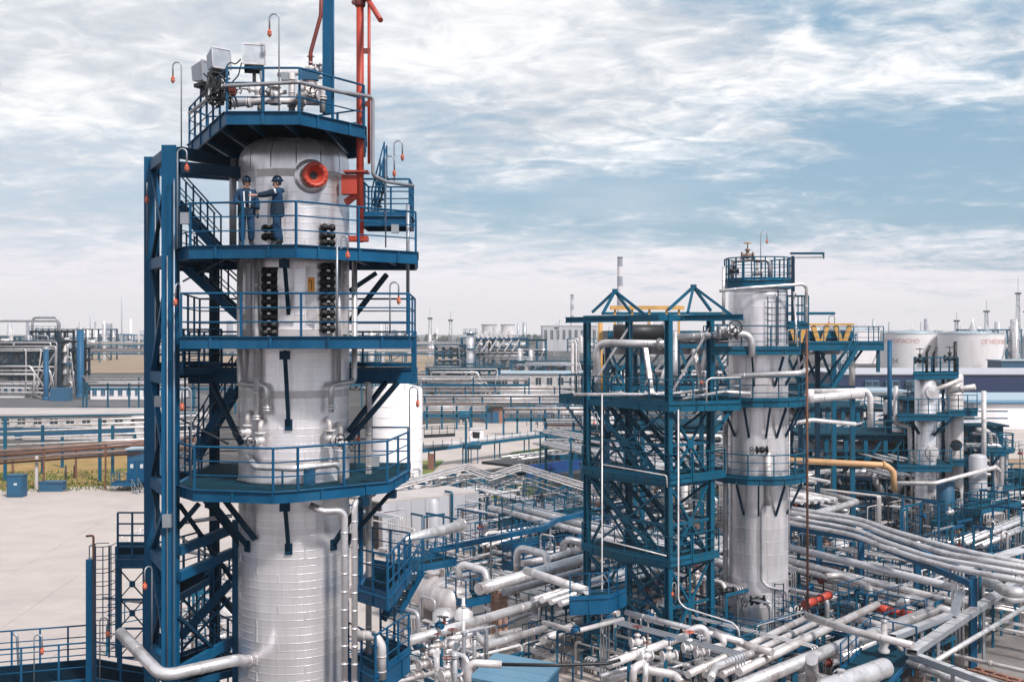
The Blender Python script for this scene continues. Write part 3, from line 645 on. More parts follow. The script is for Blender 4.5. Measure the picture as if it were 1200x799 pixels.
for lbl, pts, r in (('thick white pipe lying across the top platform', [P(272, 122, 30.5), P(318, 118, 30.2), P(374, 120, 31)], .10), ('upright white pipe in the middle of the top platform', [P(342, 86, 30.8), P(342, 132, 30.8)], .09), ('white pipe loop right of centre on the top platform', [P(352, 130, 30.4), P(352, 104, 30.4), P(378, 100, 30.6), P(378, 132, 30.6)], .085),
                     ('slim white pipe loop left of centre on the top platform', [P(304, 130, 31), P(304, 112, 31), P(336, 108, 31)], .06), ('upper white pipe crossing behind the top railing', [P(326, 88, 31.2), P(350, 86, 31.0), P(362, 94, 30.8)], .07)):
    pipe(lbl, pts, r, 'pale', .15, flanges=(.2, .8))
solo('motor_box', MB().box(P(363, 89, 29.9), (.42, .3, .26)), 'boxblue', 'blue motor box behind the top railing beside the red pipe', 'box')
solo('junction_box', MB().box(P(271, 107, 28.2), (.22, .16, .2)), 'darkred', 'small dark red junction box on the top railing under the cables', 'box')
def floodlight(label, c, w, h, d, rz, lean):
    c = Vector(c); t = thing('floodlight', label, 'floodlight', c + V(0, 0, -h / 2 - .35))
    M = Matrix.Translation(c) @ Matrix.Rotation(rz, 4, 'Z') @ Matrix.Rotation(lean, 4, 'X')
    def tr(mb): mb.v = [tuple(M @ Vector(v)) for v in mb.v]; return mb
    b = MB(); vs = []
    for y, k in ((-d / 2, 1.0), (d / 2, .72)):
        vs += [(-w / 2 * k, y, -h / 2 * k), (w / 2 * k, y, -h / 2 * k), (w / 2 * k, y, h / 2 * k), (-w / 2 * k, y, h / 2 * k)]
    b.add(vs, [(0, 3, 2, 1), (4, 5, 6, 7), (0, 1, 5, 4), (1, 2, 6, 5), (2, 3, 7, 6), (3, 0, 4, 7)]); part('housing', tr(b), 'galv', t)
    rim = MB()
    for a, e in (((-1, -1), (1, -1)), ((1, -1), (1, 1)), ((1, 1), (-1, 1)), ((-1, 1), (-1, -1))):
        rim.beam((a[0] * w / 2, -d / 2, a[1] * h / 2), (e[0] * w / 2, -d / 2, e[1] * h / 2), .03, .05)
    part('rim', tr(rim), 'silver_grey', t)
    k = MB(); k.box((0, 0, -h / 2 - .08), (w * .9, d * .7, .10)); k.beam((0, 0, -h / 2 - .1), (0, .05, -h / 2 - .4), .09); part('mount', tr(k), 'dark', t)
floodlight('leftmost and smallest of the three grey floodlight boxes above the top platform', P(236, 86, 31.2), .40, .56, .45, R(62), R(-6))
floodlight('middle grey floodlight box above the top platform, beside hanging cables', P(255, 72, 30.0), .54, .55, .5, R(40), R(-8))
floodlight('rightmost grey floodlight box above the top platform, set on a thin post', P(298, 67, 28.4), .55, .52, .42, R(12), R(-8))
solo('steel_post', MB().tube([P(306, 84, 28.3), P(308, 98, 28.2), P(308, 131, 28.2)], .05, 8), 'galv', 'thin galvanized post under the rightmost floodlight', 'post')
rc = random.Random(3)
for i in range(26):
    a = P(rc.uniform(238, 270), rc.uniform(86, 98), rc.uniform(27.9, 29.6)); b = P(rc.uniform(246, 280), rc.uniform(98, 128), rc.uniform(27.7, 29))
    m = lerp(a, b, .5) + V(rc.uniform(-.35, .35), 0, -rc.uniform(.1, .55))
    solo('cable', MB().tube([a, m, b], rc.uniform(.018, .032), 5, bend=.4), 'black', 'black cable hanging in the tangle below the left floodlights', 'cable', 'black cables under the floodlights')
for lbl, pts in (('long black cable arching from the middle floodlight to the right one', [P(262, 88, 29), P(268, 72, 29), P(276, 76, 28.8), P(282, 70, 28.6)]), ('black cable looping down beside the right floodlight', [P(283, 74, 28.5), P(279, 90, 28.4), P(272, 96, 28.4), P(268, 112, 28.4)])):
    solo('cable', MB().tube(pts, .018, 5, bend=.25), 'black', lbl, 'cable')
# lamps
for lbl, px, y0, y1, d, sd in (('highest gooseneck lamp, rising over the top platform right of the floodlights', 327, 132, 22, 27.9, (-1, 0, 0)), ('gooseneck lamp at the far left corner of the top platform', 212.5, 172, 78, 31.5, (-1, 0, 0)),
        ('gooseneck lamp at the right end beside the red hoist, taller of the two there', 462, 215, 170, 32.6, (1, 0, 0)), ('gooseneck lamp at the right end beside the red hoist, shorter of the two there', 452, 290, 188, 31.0, (1, 0, 0)),
        ('gooseneck lamp standing in front of the mast at the left of the workers', 208, 292, 180, 28.6, (1, 0, 0)), ('gooseneck lamp on the back column of the mast, upper left', 172.5, 300, 220, 31.6, (.3, -1, 0)),
        ('orange lamp hanging at the front edge of the workers\' platform', 400, 292, 282, 28.1, (1, 0, 0)), ('gooseneck lamp at the right of the black clamps on the straight fronted platform', 457, 392, 336, 29.4, (1, -.2, 0)),
        ('gooseneck lamp at the left of the lowest ring platform', 224, 570, 460, 29.0, (-1, 0, 0)), ('gooseneck lamp over the right corner of the lowest ring platform', 480, 560, 458, 32.8, (1, 0, 0)),
        ('gooseneck lamp on the mast at the height of the caged ladder', 178, 760, 668, 29.6, (-.6, -1, 0)), ('gooseneck lamp above the walkway in the lower left corner', 40, 800, 748, 33.5, (1, 0, 0)), ('gooseneck lamp beside the foot of the caged ladder', 117, 800, 728, 33.4, (1, 0, 0)),
        ('gooseneck lamp at the left end of the straight fronted platform', 211, 392, 338, 29.0, (-.2, -1, 0)), ('gooseneck lamp low on the right side behind the lowest deck', 416, 555, 500, 33.0, (.6, -1, 0))):
    a, b = P(px, y0, d), P(px, y1, d); gooseneck(lbl, a, b.z - a.z, sd, .24 if 'hanging' not in lbl else .16, drop=.5)
# ---- lower left: caged ladder, tall blue post, walkway
def caged_ladder():
    D = 35.2; t = thing('caged_ladder', 'caged vertical ladder rising to a small blue landing, lower left', 'ladder', P(124, 760, D))
    l, r = P(128, 640, D), P(136, 640, D); zb = P(0, 770, D).z
    for q in (l, r): part('rail', MB().beam((q.x, q.y, zb), q, .05, .03), 'blue', t)
    rm = shared('ladder_rung', lambda: MB().tube([(0, 0, 0), (r.x - l.x, 0, 0)], .014, 5), 'blue'); z = zb + .2
    while z < l.z: inst('rung', rm, t, (l.x, l.y, z)); z += .28
    c = lerp(l, r, .5) + V(-.22, -.3, 0)
    for y in range(636, 760, 15):
        p = P(124, y, D); hp = [V(l.x, D, p.z), V(l.x - .42, D - .05, p.z), V(l.x - .48, D - .5, p.z), V(l.x + .05, D - .72, p.z), V(r.x + .0, D - .4, p.z), V(r.x, D, p.z)]
        part('cage_hoop', MB().tube(hp, .014, 5, bend=.25), 'blue', t)
    for dx, dy in ((-.42, -.08), (-.46, -.45), (-.2, -.62), (.05, -.68), (.22, -.45)):
        part('cage_bar', MB().beam((l.x + dx, D + dy, zb + .7), (l.x + dx, D + dy, P(0, 636, D).z), .025), 'blue', t)
caged_ladder()
ll = [tuple(P(a, 388, d)[:2]) for a, d in ((138, 34.4), (172, 34.4), (172, 36.5), (138, 36.5))]
platform('platform', 'small blue landing at the head of the caged ladder', 'platform', ll, P(0, 655, 34.4).z, fh=.28, rail=[(0, 1, 2, 3)], spacing=.5)
def lattice():
    D = 34.8; t = thing('lattice_tower', 'narrow lattice of blue posts and crossed rods under the ladder landing', 'steel frame', P(155, 800, D))
    for px in (140, 170): part('post', MB().beam(P(px, 660, D), P(px, 830, D), .12), 'blue', t)
    for y in (668, 702, 736): 
        part('brace', MB().beam(P(141, y, D), P(169, y + 32, D), .035), 'blue_dark', t); part('brace', MB().beam(P(141, y + 32, D), P(169, y, D), .035), 'blue_dark', t); part('gusset_plate', MB().box(P(155, y + 16, D - .03), (.18, .02, .2)), 'blue', t); part('tie', MB().beam(P(141, y + 34, D), P(169, y + 34, D), .06), 'blue', t)
lattice()
solo('steel_post', MB().beam(P(105, 655, 33.6), P(105, 840, 33.6), .17), 'blue', 'plain blue post standing left of the caged ladder', 'post')
pipe('rusty pole with a short bent tip beside the plain blue post', [P(101, 628, 33.8), P(109.5, 627, 33.8), P(109.5, 840, 33.8)], .035, 'rust', .06, rings=None, name='rusty_pole', cat='pole')
zw = P(0, 806, 33).z; wk = [P(-20, 0, 33.0), P(112, 0, 34.0), P(172, 0, 33.2), P(172, 0, 35.0), P(112, 0, 36), P(-20, 0, 35)]
platform('walkway', 'blue walkway with railing crossing the lower left corner of the photo', 'walkway', [(p.x, p.y) for p in wk], zw, fh=.24, kick=False, rail=[(0, 1, 2), (5, 4)], spacing=.95)
pipe('thin bent grey vent pipe standing at the lower left corner', [P(15, 742, 38), P(20, 744, 38), P(23, 800, 38)], .05, 'galv', .1, rings=None, name='vent_pipe')
for i, (x0, y0, x1, y1, r, m) in enumerate(((120, 700, 172, 706, .05, 'pale'), (186, 640, 272, 655, .07, 'pale'), (130, 758, 272, 748, .06, 'silver'), (200, 730, 274, 722, .05, 'silver_grey'), (205, 770, 275, 790, .08, 'silver'))):
    pipe(['short pale pipe just right of the ladder landing, behind the mast', 'pale pipe between mast and column, under the lowest ring platform', 'low silver pipe crossing behind the foot of the mast', 'grey pipe just above the low silver one behind the mast', 'slanting silver pipe near the bottom between mast and column'][i], [P(x0, y0, 38 + i), P(x1, y1, 39 + i)], r, m)

for i, (px, py, d, w, h) in enumerate(((217, 256, 28.7, .22, .3), (186, 470, 30.9, .2, .3), (440, 540, 29.8, .2, .28), (196, 610, 29.1, .22, .34), (334, 90, 29.2, .2, .2), (463, 268, 31.2, .2, .26))):
    solo('junction_box', MB().box(P(px, py, d), (w, .14, h)), 'galv', ['grey junction box on the mast beside the workers', 'grey junction box on the mast above the lowest ring platform', 'grey junction box on the right railing of the lowest ring platform', 'grey junction box on the mast below the lowest ring platform', 'small grey junction box behind the top railing', 'grey junction box near the right end of the workers\' platform'][i], 'box')
for i, (px, y0, y1, d) in enumerate(((204, 210, 780, 29.1), (196, 300, 780, 29.15), (182, 230, 700, 31.8))):
    pipe(['thin grey conduit down the right flange of the mast\'s front column', 'second thin conduit down the middle of the mast\'s front column', 'thin conduit down the back column of the mast'][i], [P(px, y0, d), P(px, y1, d)], .016, 'galv', rings=None, name='conduit')

for lbl, poly, z in (('small blue landing inside the mast at the level of the straight fronted platform', [(-10.5, 32.2), (-9.3, 31.4), (-8.7, 33.2), (-9.6, 34.0)], 14.95), ('small blue landing inside the mast just below the lowest ring platform', [(-10.4, 32.0), (-9.2, 30.6), (-8.9, 32.8), (-9.6, 34.0)], 8.75), ('small blue landing inside the mast near its foot', [(-10.4, 32.0), (-9.2, 30.6), (-7.7, 32.2), (-9.3, 34.2)], 6.3)):
    platform('platform', lbl, 'platform', poly, z, 'blue', .2, rail=[(0, 3, 2), (0, 1)], spacing=.7)
def ladder_up(label, x, y, z0, z1):
    t = thing('ladder', label, 'ladder', (x, y, z0))
    for k in (-.2, .2): part('rail', MB().beam((x + k, y, z0), (x + k, y, z1), .05, .03), 'blue', t)
    rm = shared('rung_b', lambda: MB().beam((-.2, 0, 0), (.2, 0, 0), .026), 'blue'); z = z0 + .2
    while z < z1: inst('rung', rm, t, (x, y, z)); z += .28
ladder_up('upright ladder inside the mast below the straight fronted platform', -9.35, 32.4, 11.9, 15.9); ladder_up('upright ladder inside the mast near its foot', -8.6, 32.8, 2.5, 7.4)
for i, (x0, y0, x1, y1, m_, r) in enumerate(((212, 405, 272, 398, 'silver', .05), (206, 488, 268, 520, 'galv', .035), (214, 612, 272, 604, 'silver', .06), (210, 628, 272, 668, 'galv', .03), (213, 700, 270, 762, 'blue', .04), (214, 760, 270, 700, 'blue', .04), (214, 330, 270, 300, 'galv', .03))):
    pipe(['slim silver pipe behind the left end of the straight fronted platform', 'thin grey tie tube over the lowest ring platform, left', 'slim silver pipe just under the lowest ring platform, left', 'thin grey tie tube falling right between mast and column', 'blue tie tube falling right near the foot of the mast', 'blue tie tube rising right near the foot of the mast', 'thin grey tie tube rising right under the workers\' platform'][i], [P(x0, y0, 32.6), P(x1, y1, 32.9)], r, m_, rings=None, name='tie_tube' if m_ != 'silver' else 'insulated_pipe')
# ================================================================ braced teal stair structure in the middle
GA = Vector((.743, .669, 0)); GB = Vector((-.669, .743, 0))        # the plant's two building directions
def flat(p): return Vector((p.x, p.y, 0))
C_, L_, R_ = flat(P(783.5, 388, 50)), flat(P(688, 388, 53.7)), flat(P(832.5, 388, 51.9)); B_ = L_ + R_ - C_
FL = [12.72, 9.25, 5.55]
def stair_structure():
    t = thing('braced_structure', 'open teal steel structure with crossed braces and two pyramid roof frames, centre right', 'steel frame', (C_ + B_) / 2)
    for p in (C_, L_, R_, B_): part('column', MB().ibeam(p + V(0, 0, -.2), p + V(0, 0, 16.75), .27, .27, .04, xdir=GA), 'teal', t)
    faces = [(L_, C_), (C_, R_), (R_, B_), (B_, L_)]
    lev = [16.55] + [z - .16 for z in FL] + [1.6]
    for i, (p, q) in enumerate(faces):
        e = (q - p).normalized() * .14
        for z in lev[1:]: part('beam', MB().beam(p + e + V(0, 0, z), q - e + V(0, 0, z), .16, .28), 'teal', t)
        for z in [(a + b) / 2 for a, b in zip(lev[1:], lev[2:])]: part('beam', MB().beam(p + e + V(0, 0, z), q - e + V(0, 0, z), .09, .12), 'teal', t)
        for a, b in zip(lev[1:], lev[2:]):
            m = (a + b) / 2; w = .12; mid = lerp(p, q, .5)
            part('brace', MB().beam(p + e + V(0, 0, a - .15), q - e + V(0, 0, b + .15), w, .10), 'teal', t)
            part('brace', MB().beam(q - e + V(0, 0, a - .15), p + e + V(0, 0, b + .15), w * .8, .08), 'teal', t)
            n_ = Vector((q.y - p.y, p.x - q.x, 0)).normalized()
            part('gusset_plate', MB().box(mid + n_ * .06 + V(0, 0, m), (.4, .02, .4), math.atan2((q - p).y, (q - p).x)), 'teal', t)
    for (p, q), z, ov in (((L_, C_), 16.62, 0), ((C_, R_), 16.6, .9), ((B_, R_), 16.62, .3), ((L_, B_), 16.6, .2)):
        e = (q - p).normalized(); part('roof_beam', MB().beam(p + e * (.15 - ov) + V(0, 0, z), q + e * (ov - .15) + V(0, 0, z), .16, .26), 'teal', t)
    part('crane_beam', MB().ibeam(P(663, 375, 52.9), P(871, 371.5, 49.6), .2, .27, .04), 'teal', t)
    for ap, base in ((P(720.6, 341, 53), [P(694, 366, 53.5), P(739, 366, 54.6), P(757, 369.5, 51.7), P(706, 368, 52.0)]), (P(812.7, 336, 51.2), [P(783, 363, 50.2), P(833, 364, 52), P(857, 369, 50.6), P(806, 366, 49.9)])):
        for b in base: part('roof_rod', MB().beam(b, ap, .10, .12), 'teal', t)
        part('roof_cap', MB().box(ap, (.25, .25, .2)), 'teal', t)
    for (p, q) in ((L_, B_), (C_, R_)): part('brace', MB().beam(p + V(0, 0, 13.0), q + V(0, 0, 16.2), .08), 'silver_grey', t)
    # struts under the projecting floor
    part('prop', MB().beam(L_ + V(0, 0, 11.0), V(*PZ(657, 466, 12.5)), .10), 'teal', t); part('prop', MB().beam(R_ + V(0, 0, 11.0), V(*PZ(862, 474, 12.5)), .14), 'teal', t)
    for (u, w) in ((.5, 0), (0, .5)):
        p = lerp(L_, C_, u) if u else lerp(C_, R_, w)
        part('hanger', MB().beam(p + V(0, 0, FL[2]), p + V(0, 0, 1.6), .10), 'teal', t)
stair_structure()
c0 = PZ(784, 474, FL[0]); l0 = PZ(656, 464.5, FL[0]); r0 = c0 + Vector((3.4, 1.1, 0))
pb = [c0, r0, r0 + GB * 6.2, l0 + GA * 3.2, l0]
platform('platform', 'wide teal platform high on the braced structure, white pipe along its railing', 'platform', [(p.x, p.y) for p in pb], FL[0], 'teal', .33, 'teal_deck', [(3, 4, 0, 1, 2)], 1.35)
def fl(u0, u1, w0, w1, ex=0): return [((C_ + (L_ - C_) * u + (R_ - C_) * w).x, (C_ + (L_ - C_) * u + (R_ - C_) * w).y) for u, w in ((u0, w0), (u1, w0), (u1, w1), (u0, w1))]
platform('platform', 'second teal landing from the top inside the braced structure', 'platform', fl(-.04, 1.03, -.06, .45), FL[1] + .12, 'teal', .26, 'teal_deck', [(3, 0, 1)], 1.2)
platform('platform', 'side part of the second teal landing, toward the silver grey column', 'platform', fl(-.05, .42, .47, 1.25), FL[1] + .11, 'teal', .24, 'teal_deck', [(0, 3)], 1.2)
platform('platform', 'third teal landing from the top inside the braced structure', 'platform', fl(-.04, 1.03, -.06, .45), FL[2] + .12, 'teal', .26, 'teal_deck', [(3, 0, 1)], 1.2)
platform('platform', 'side part of the third teal landing, toward the silver grey column', 'platform', fl(-.05, .42, .47, 1.1), FL[2] + .11, 'teal', .24, 'teal_deck', [(0, 3)], 1.2)
sd = (R_ - C_).normalized()
def inb(u, w, z): return C_ + (L_ - C_) * u + (R_ - C_) * w + V(0, 0, z)
for lbl, a, b in (('upper zigzag stair inside the braced structure', inb(.92, .62, FL[0]), inb(.12, .62, FL[1] + .1)), ('middle zigzag stair inside the braced structure', inb(.92, .66, FL[1]), inb(.1, .66, FL[2] + .1)), ('lowest zigzag stair inside the braced structure', inb(.92, .62, FL[2]), inb(.0, .62, 1.0)),
                  ('second upper stair, nearer the viewer, inside the braced structure', inb(1.0, .25, FL[0]), inb(.35, .25, FL[1] + .1)), ('second middle stair, nearer the viewer, inside the braced structure', inb(1.0, .22, FL[1]), inb(.3, .22, FL[2] + .1))):
    stair(lbl, a, b, .9, 'teal', dirw=sd, step_m='teal', sw=.07)
# white hand-height pipes of this structure
pipe('white pipe lying along the back of the wide teal platform', [PZ(672, 462, 13.1), PZ(770, 462, 13.1), P(800, 460, 52), P(826, 456, 52.5), P(868, 452, 52.6)], .07, 'silver')
pipe('thin white conduit dropping down the left face of the braced structure', [P(705.5, 462, 50.9), P(705.5, 742, 50.9), P(718, 752, 50.5)], .035, 'pale', .3, rings=None, name='conduit')
pipe('thin white railing tube along the second landing of the braced structure', [P(706, 544, 51.2), P(781, 557, 49.6), P(782, 571, 49.6)], .032, 'pale', .1, rings=None, name='conduit')
pipe('thin white railing tube along the third landing of the braced structure', [P(706, 632, 51.2), P(781, 651, 49.6)], .03, 'pale', .1, rings=None, name='conduit')
pipe('thin white conduit dropping beside the nearest teal column and bending right over the pipes', [P(795, 480, 49.3), P(795, 704, 49.3), P(803, 712, 49.2), P(858, 729, 48.4), P(866, 737, 48.2), P(867, 762, 48.2)], .038, 'pale', .4, rings=None, name='conduit')
pipe('white conduit arching above the right end of the wide teal platform', [P(828, 472, 49.5), P(828, 446, 49.5), P(833, 443, 49.5), P(868, 442, 50.5)], .04, 'pale', .2, rings=None, name='conduit')
pipe('big silver pipe bending at the upper left of the braced structure', [P(699.5, 470, 54.6), P(699.5, 402, 54.6), P(779, 403, 52.6)], .19, 'silver', .5, flanges=(.96,))
pipe('big silver pipe right of the nearest teal column, bending down beside the grey column', [P(794, 395, 51.9), P(880, 391, 51.6), P(881.5, 418, 51.7)], .17, 'silver', .42, flanges=(.25, .55))
valve('large grey valve on the big silver pipe beside the grey column', P(853, 390, 51.3), (1, 0, 0), 1.9, 'silver_grey', 'dark', stem=(.2, -1, .3))
pipe('upright silver pipe behind the nearest teal column', [P(791, 388, 54), P(791, 480, 54)], .14, 'silver')
pipe('yellow upright post inside the upper left of the braced structure', [P(703.5, 378, 55.5), P(703.5, 470, 55.5)], .12, 'yellow', rings=None, name='yellow_post', cat='post')
for i, (x, y0, y1, lean) in enumerate(((764, 406, 462, -8), (816, 410, 462, 12), (826, 410, 458, -14), (775, 408, 450, 14))):
    solo('white_strut', MB().beam(P(x, y1, 53.5), P(x + lean, y0, 54.5), .2), 'pale', ['pale strut leaning left below the big silver pipe', 'pale strut leaning right of the nearest teal column', 'pale strut crossing the leaning one right of the nearest column', 'pale strut leaning right beside the nearest teal column'][i], 'strut')
for lbl, px, py, d in (('small red and white lamp on the wide teal platform', 826, 452, 51), ('lamp hanging on the left face of the braced structure', 700, 500, 50.6), ('lamp hanging low on the nearest teal column', 792, 700, 49.1)):
    gooseneck(lbl, P(px, py, d) + V(0, 0, -.2), .75, (-1, -.3, 0), .16)
bx = [PZ(668, 718, 3.6), PZ(704, 712, 3.6)]
platform('platform', 'small blue box platform at the left foot of the braced structure', 'platform', [(bx[0].x, bx[0].y), (bx[1].x + .3, bx[1].y - .6), (bx[1].x + 1.2, bx[1].y + .8), (bx[0].x + .9, bx[0].y + 1.4)], 4.2, 'blue', .7, 'teal_deck', [(0, 1, 2)], .8)

# ================================================================ second, grey silver column
A2 = flat(P(888.5, 388, 54)); T2 = 1.42
def TP2(px, py, rad):
    d = 54 - rad
    for _ in range(30):
        dx = (px - 600) / F * d - A2.x; d = lerp(d, 54 - math.sqrt(max(0, rad * rad - dx * dx)), .6)
    return P(px, py, d)
def grey_column():
    t = thing('distillation_column', 'second tall column, smooth silver grey, right of the braced teal structure', 'column', A2)
    part('core', MB().lathe([(T2 - .03, .4), (T2 - .03, 18.0)], A2, 40), 'clad', t)
    hb = .62; k = 26
    bm = shared('cladding_band2', lambda: MB().lathe([(T2 - .02, 0), (T2 + .008, .001), (T2 + .007, .03), (T2, .034), (T2 - .003, hb)], n=52, hard=True), 'clad')
    for i in range(k): inst('cladding_band', bm, t, (A2.x, A2.y, 1.65 + i * hb), random.uniform(0, 6))
    sm = shared('seam2', lambda: MB().box((0, 0, hb / 2), (.04, .012, hb - .01)), 'clad')
    for i in range(k):
        for a in ((-55, 5, 62), (-25, 35, 80))[i % 2]:
            dd = V(math.sin(R(a)), -math.cos(R(a)), 0); inst('seam_strip', sm, t, A2 + dd * (T2 + .003) + V(0, 0, 1.65 + i * hb), R(a))
    part('head', MB().lathe([(T2, 17.75), (T2 - .05, 18.0), (T2 - .25, 18.2), (T2 - .6, 18.32), (.3, 18.36)], A2, 40), 'clad', t)
    part('skirt', MB().lathe([(T2 + .0, 1.2), (T2 + .02, 1.5), (T2 + .02, 1.66)], A2, 40), 'silver_grey', t)
    part('base_ring', MB().lathe([(0.1, 1.28), (T2 + .3, 1.28), (T2 + .3, 1.16), (T2 + .3, 0)], A2, 40, hard=True), 'concrete', t)
    for z, drop, ans in ((12.4, 1.45, (-62, -30, 2, 24, 50, 75)), (8.75, 1.5, (-40, -12, 22, 58)), (14.8, 1.4, (-20, 20, 50))):
        for an in ans:
            a = R(an); dd = V(math.sin(a), -math.cos(a), 0); part('bracket', MB().beam(A2 + dd * 2.15 + V(0, 0, z), A2 + dd * (T2 + .02) + V(0, 0, z - drop), .08, .10), 'blue_dark', t)
grey_column()
def ring_poly(c, r, n, a0=0): return [(c.x + r * math.cos(a0 + 2 * math.pi * i / n), c.y + r * math.sin(a0 + 2 * math.pi * i / n)) for i in range(n)]
allr = lambda n: [tuple(list(range(n)) + [0])]
platform('platform', 'top teal platform with close railing on the silver grey column', 'platform', ring_poly(A2, 1.62, 10, .3), 18.42, 'teal', .38, 'teal_deck', allr(10), .65)
platform('platform', 'round teal platform of the silver grey column level with the wide platform', 'platform', ring_poly(A2, 2.3, 12, .2), 12.75, 'teal', .32, 'teal_deck', allr(12), 1.2, hole=(A2, T2 + .04))
platform('platform', 'round teal platform halfway down the silver grey column', 'platform', ring_poly(A2, 2.28, 12, .1), 9.1, 'teal', .3, 'teal_deck', allr(12), 1.2, hole=(A2, T2 + .04))
platform('platform', 'teal bridge platform joining the silver grey column just below its ladder', 'platform', [(9.2, 51.4), (13.4, 51.6), (13.4, 54.4), (9.2, 54.2)], 15.15, 'teal', .26, 'teal_deck', [(0, 1, 2), (0, 3)], 1.3, hole=(Vector((A2.x, A2.y, 0)), T2 + .04)) if False else platform('platform', 'teal half platform joining the silver grey column just below its ladder', 'platform', [(9.3, 51.6), (13.5, 52.0), (13.9, 54.6), (12.0, 56.4), (9.6, 55.6)], 15.15, 'teal', .26, 'teal_deck', [(4, 0, 1, 2)], 1.3, hole=(A2, T2 + .04))
platform('platform', 'dark blue base platform with railing around the foot of the silver grey column', 'platform', ring_poly(A2, 2.9, 10, .1), 1.55, 'blue', .5, 'blue', allr(10), 1.6, hole=(A2, T2 + .05))
pr = P(923, 388, 53.2)
platform('platform', 'small teal balcony right of the silver grey column, under the crane arm', 'platform', [(pr.x, pr.y), (pr.x + 1.0, pr.y), (pr.x + 1.0, pr.y + 1.2), (pr.x, pr.y + 1.2)], 16.35, 'teal', .26, 'teal_deck', [(0, 1, 2, 3, 0)], .4, h=1.35)
def ladder(label, base, h, m='blue_dark', w=.42, rz=0):
    base = Vector(base); t = thing('ladder', label, 'ladder', base); s = V(math.cos(rz), math.sin(rz), 0)
    for k in (-.5, .5): part('rail', MB().beam(base + s * w * k, base + s * w * k + V(0, 0, h), .05, .03), m, t)
    rm = shared('rung%d%s' % (w * 100, m), lambda: MB().beam((-w / 2, 0, 0), (w / 2, 0, 0), .028), m); z = .25
    while z < h: inst('rung', rm, t, base + V(0, 0, z), rz); z += .3
ladder('left ladder on the upper front of the silver grey column', TP2(905, 412, 1.62), 2.6); ladder('right ladder on the upper front of the silver grey column', TP2(917, 404, 1.66), 2.6)
ladder('dark ladder along the right foot of the silver grey column', TP2(913, 735, 1.6), 2.1)
a = P(929, 388, 53.4)
def arm():
    t = thing('crane_arm', 'pale crane arm sticking out right from the top of the silver grey column', 'crane arm', V(a.x, a.y, 17.5))
    part('post', MB().beam(V(a.x, a.y, 16.3), V(a.x, a.y, P(0, 300, 53.4).z), .13), 'blue_dark', t)
    part('beam', MB().ibeam(P(926, 297, 53.4), P(966, 297, 53.4), .12, .1, .03), 'teal', t); part('beam', MB().beam(P(926, 302, 53.4), P(966, 301.5, 53.4), .12, .08), 'silver_grey', t)
    part('end_plate', MB().box(P(965, 299.5, 53.4), (.05, .16, .3)), 'teal', t); part('chain', MB().tube([P(931, 303, 53.4), P(931, 342, 53.4)], .02, 5), 'dark', t); part('hook', MB().ball(P(931, 345, 53.4), .1, 8), 'silver_grey', t)
arm()
gooseneck('gooseneck lamp above the top of the silver grey column', P(891.5, 330, 53), P(0, 274, 53).z - P(0, 330, 53).z, (1, 0, 0), .3)
for lbl, p, s, wh, mm in (('brown valve with yellow wheel on top of the silver grey column', P(876, 300, 54), 1.2, 'yellow', 'brownpipe'), ('left black valve behind the railing on top of the grey column', P(860, 318, 53.5), .9, 'dark', 'dark'), ('right white valve behind the railing on top of the grey column', P(887, 320, 53.2), 1.0, 'dark', 'pale')):
    valve(lbl, p, (1, 0, 0), s, mm, wh)
pipe('curved dark pipe behind the top railing of the silver grey column', [P(858, 328, 54), P(858, 306, 54), P(880, 304, 54), P(902, 305, 54), P(902, 328, 54)], .1, 'silver_grey', .25)
pipe('long slim silver pipe passing just below the top platform of the grey column', [P(843, 341, 52.4), P(880, 337, 52.2), P(941, 333, 52.3), P(945, 337, 52.3), P(945, 378, 52.3)], .075, 'silver', .2)
pipe('upright silver pipe at the upper left of the grey column', [P(848, 312, 53.6), P(848, 380, 53.6)], .085, 'silver')
pipe('upright grey pipe on the left edge of the grey column', [P(850, 470, 53.9), P(850, 700, 53.9)], .13, 'silver_grey')
pipe('white sleeve pipe on the front of the grey column', [TP2(900, 530, 1.66), TP2(900, 592, 1.66)], .15, 'pale', rings=None)
pipe('slim grey pipe down the grey column that jogs right near its foot', [TP2(897, 590, 1.55), TP2(893, 600, 1.55), TP2(893, 680, 1.55), TP2(899, 687, 1.6), TP2(920, 692, 1.6), TP2(922, 698, 1.6), TP2(922, 712, 1.62)], .07, 'silver_grey', .15, rings=None)
pipe('white elbow pipe at the foot of the grey column', [TP2(893, 703, 1.7), TP2(901, 706, 1.9), TP2(904, 716, 2.0), TP2(904, 735, 2.0)], .13, 'pale', .25)
for lbl, p, s in (('dark valve above the white sleeve on the grey column', TP2(893, 527, 1.8), 1.1), ('dark valve at the foot of the grey column', TP2(888, 703, 1.9), 1.4), ('second dark valve left of the foot of the grey column', P(853, 692, 52.8), 1.3)): valve(lbl, p, (1, 0, .05), s, 'dark', 'dark', stem=(-1, -.4, 0))
pipe('horizontal silver pipe in front of the grey column, ending in an elbow at its right', [P(852, 441, 51.6), P(938, 437, 51.3), P(945, 434, 52)], .13, 'silver')
pipe('lower horizontal silver pipe crossing the grey column\'s middle platform', [P(800, 468, 51.6), P(848, 459, 51.4), P(880, 461, 51.2)], .09, 'silver')
pipe('slim brown mast standing right of the grey column', [P(945.5, 385, 50), P(946.5, 716, 50)], .055, 'rust', rings=None, name='lamp_pole', cat='pole')
pipe('pale brace running up to the crane balcony', [P(937, 440, 52), P(930, 342, 52.8)], .05, 'silver_grey', rings=None)
pipe('thin white conduit along the right edge of the grey column', [TP2(925, 480, 1.6), TP2(925, 640, 1.6)], .03, 'pale', rings=None, name='conduit')

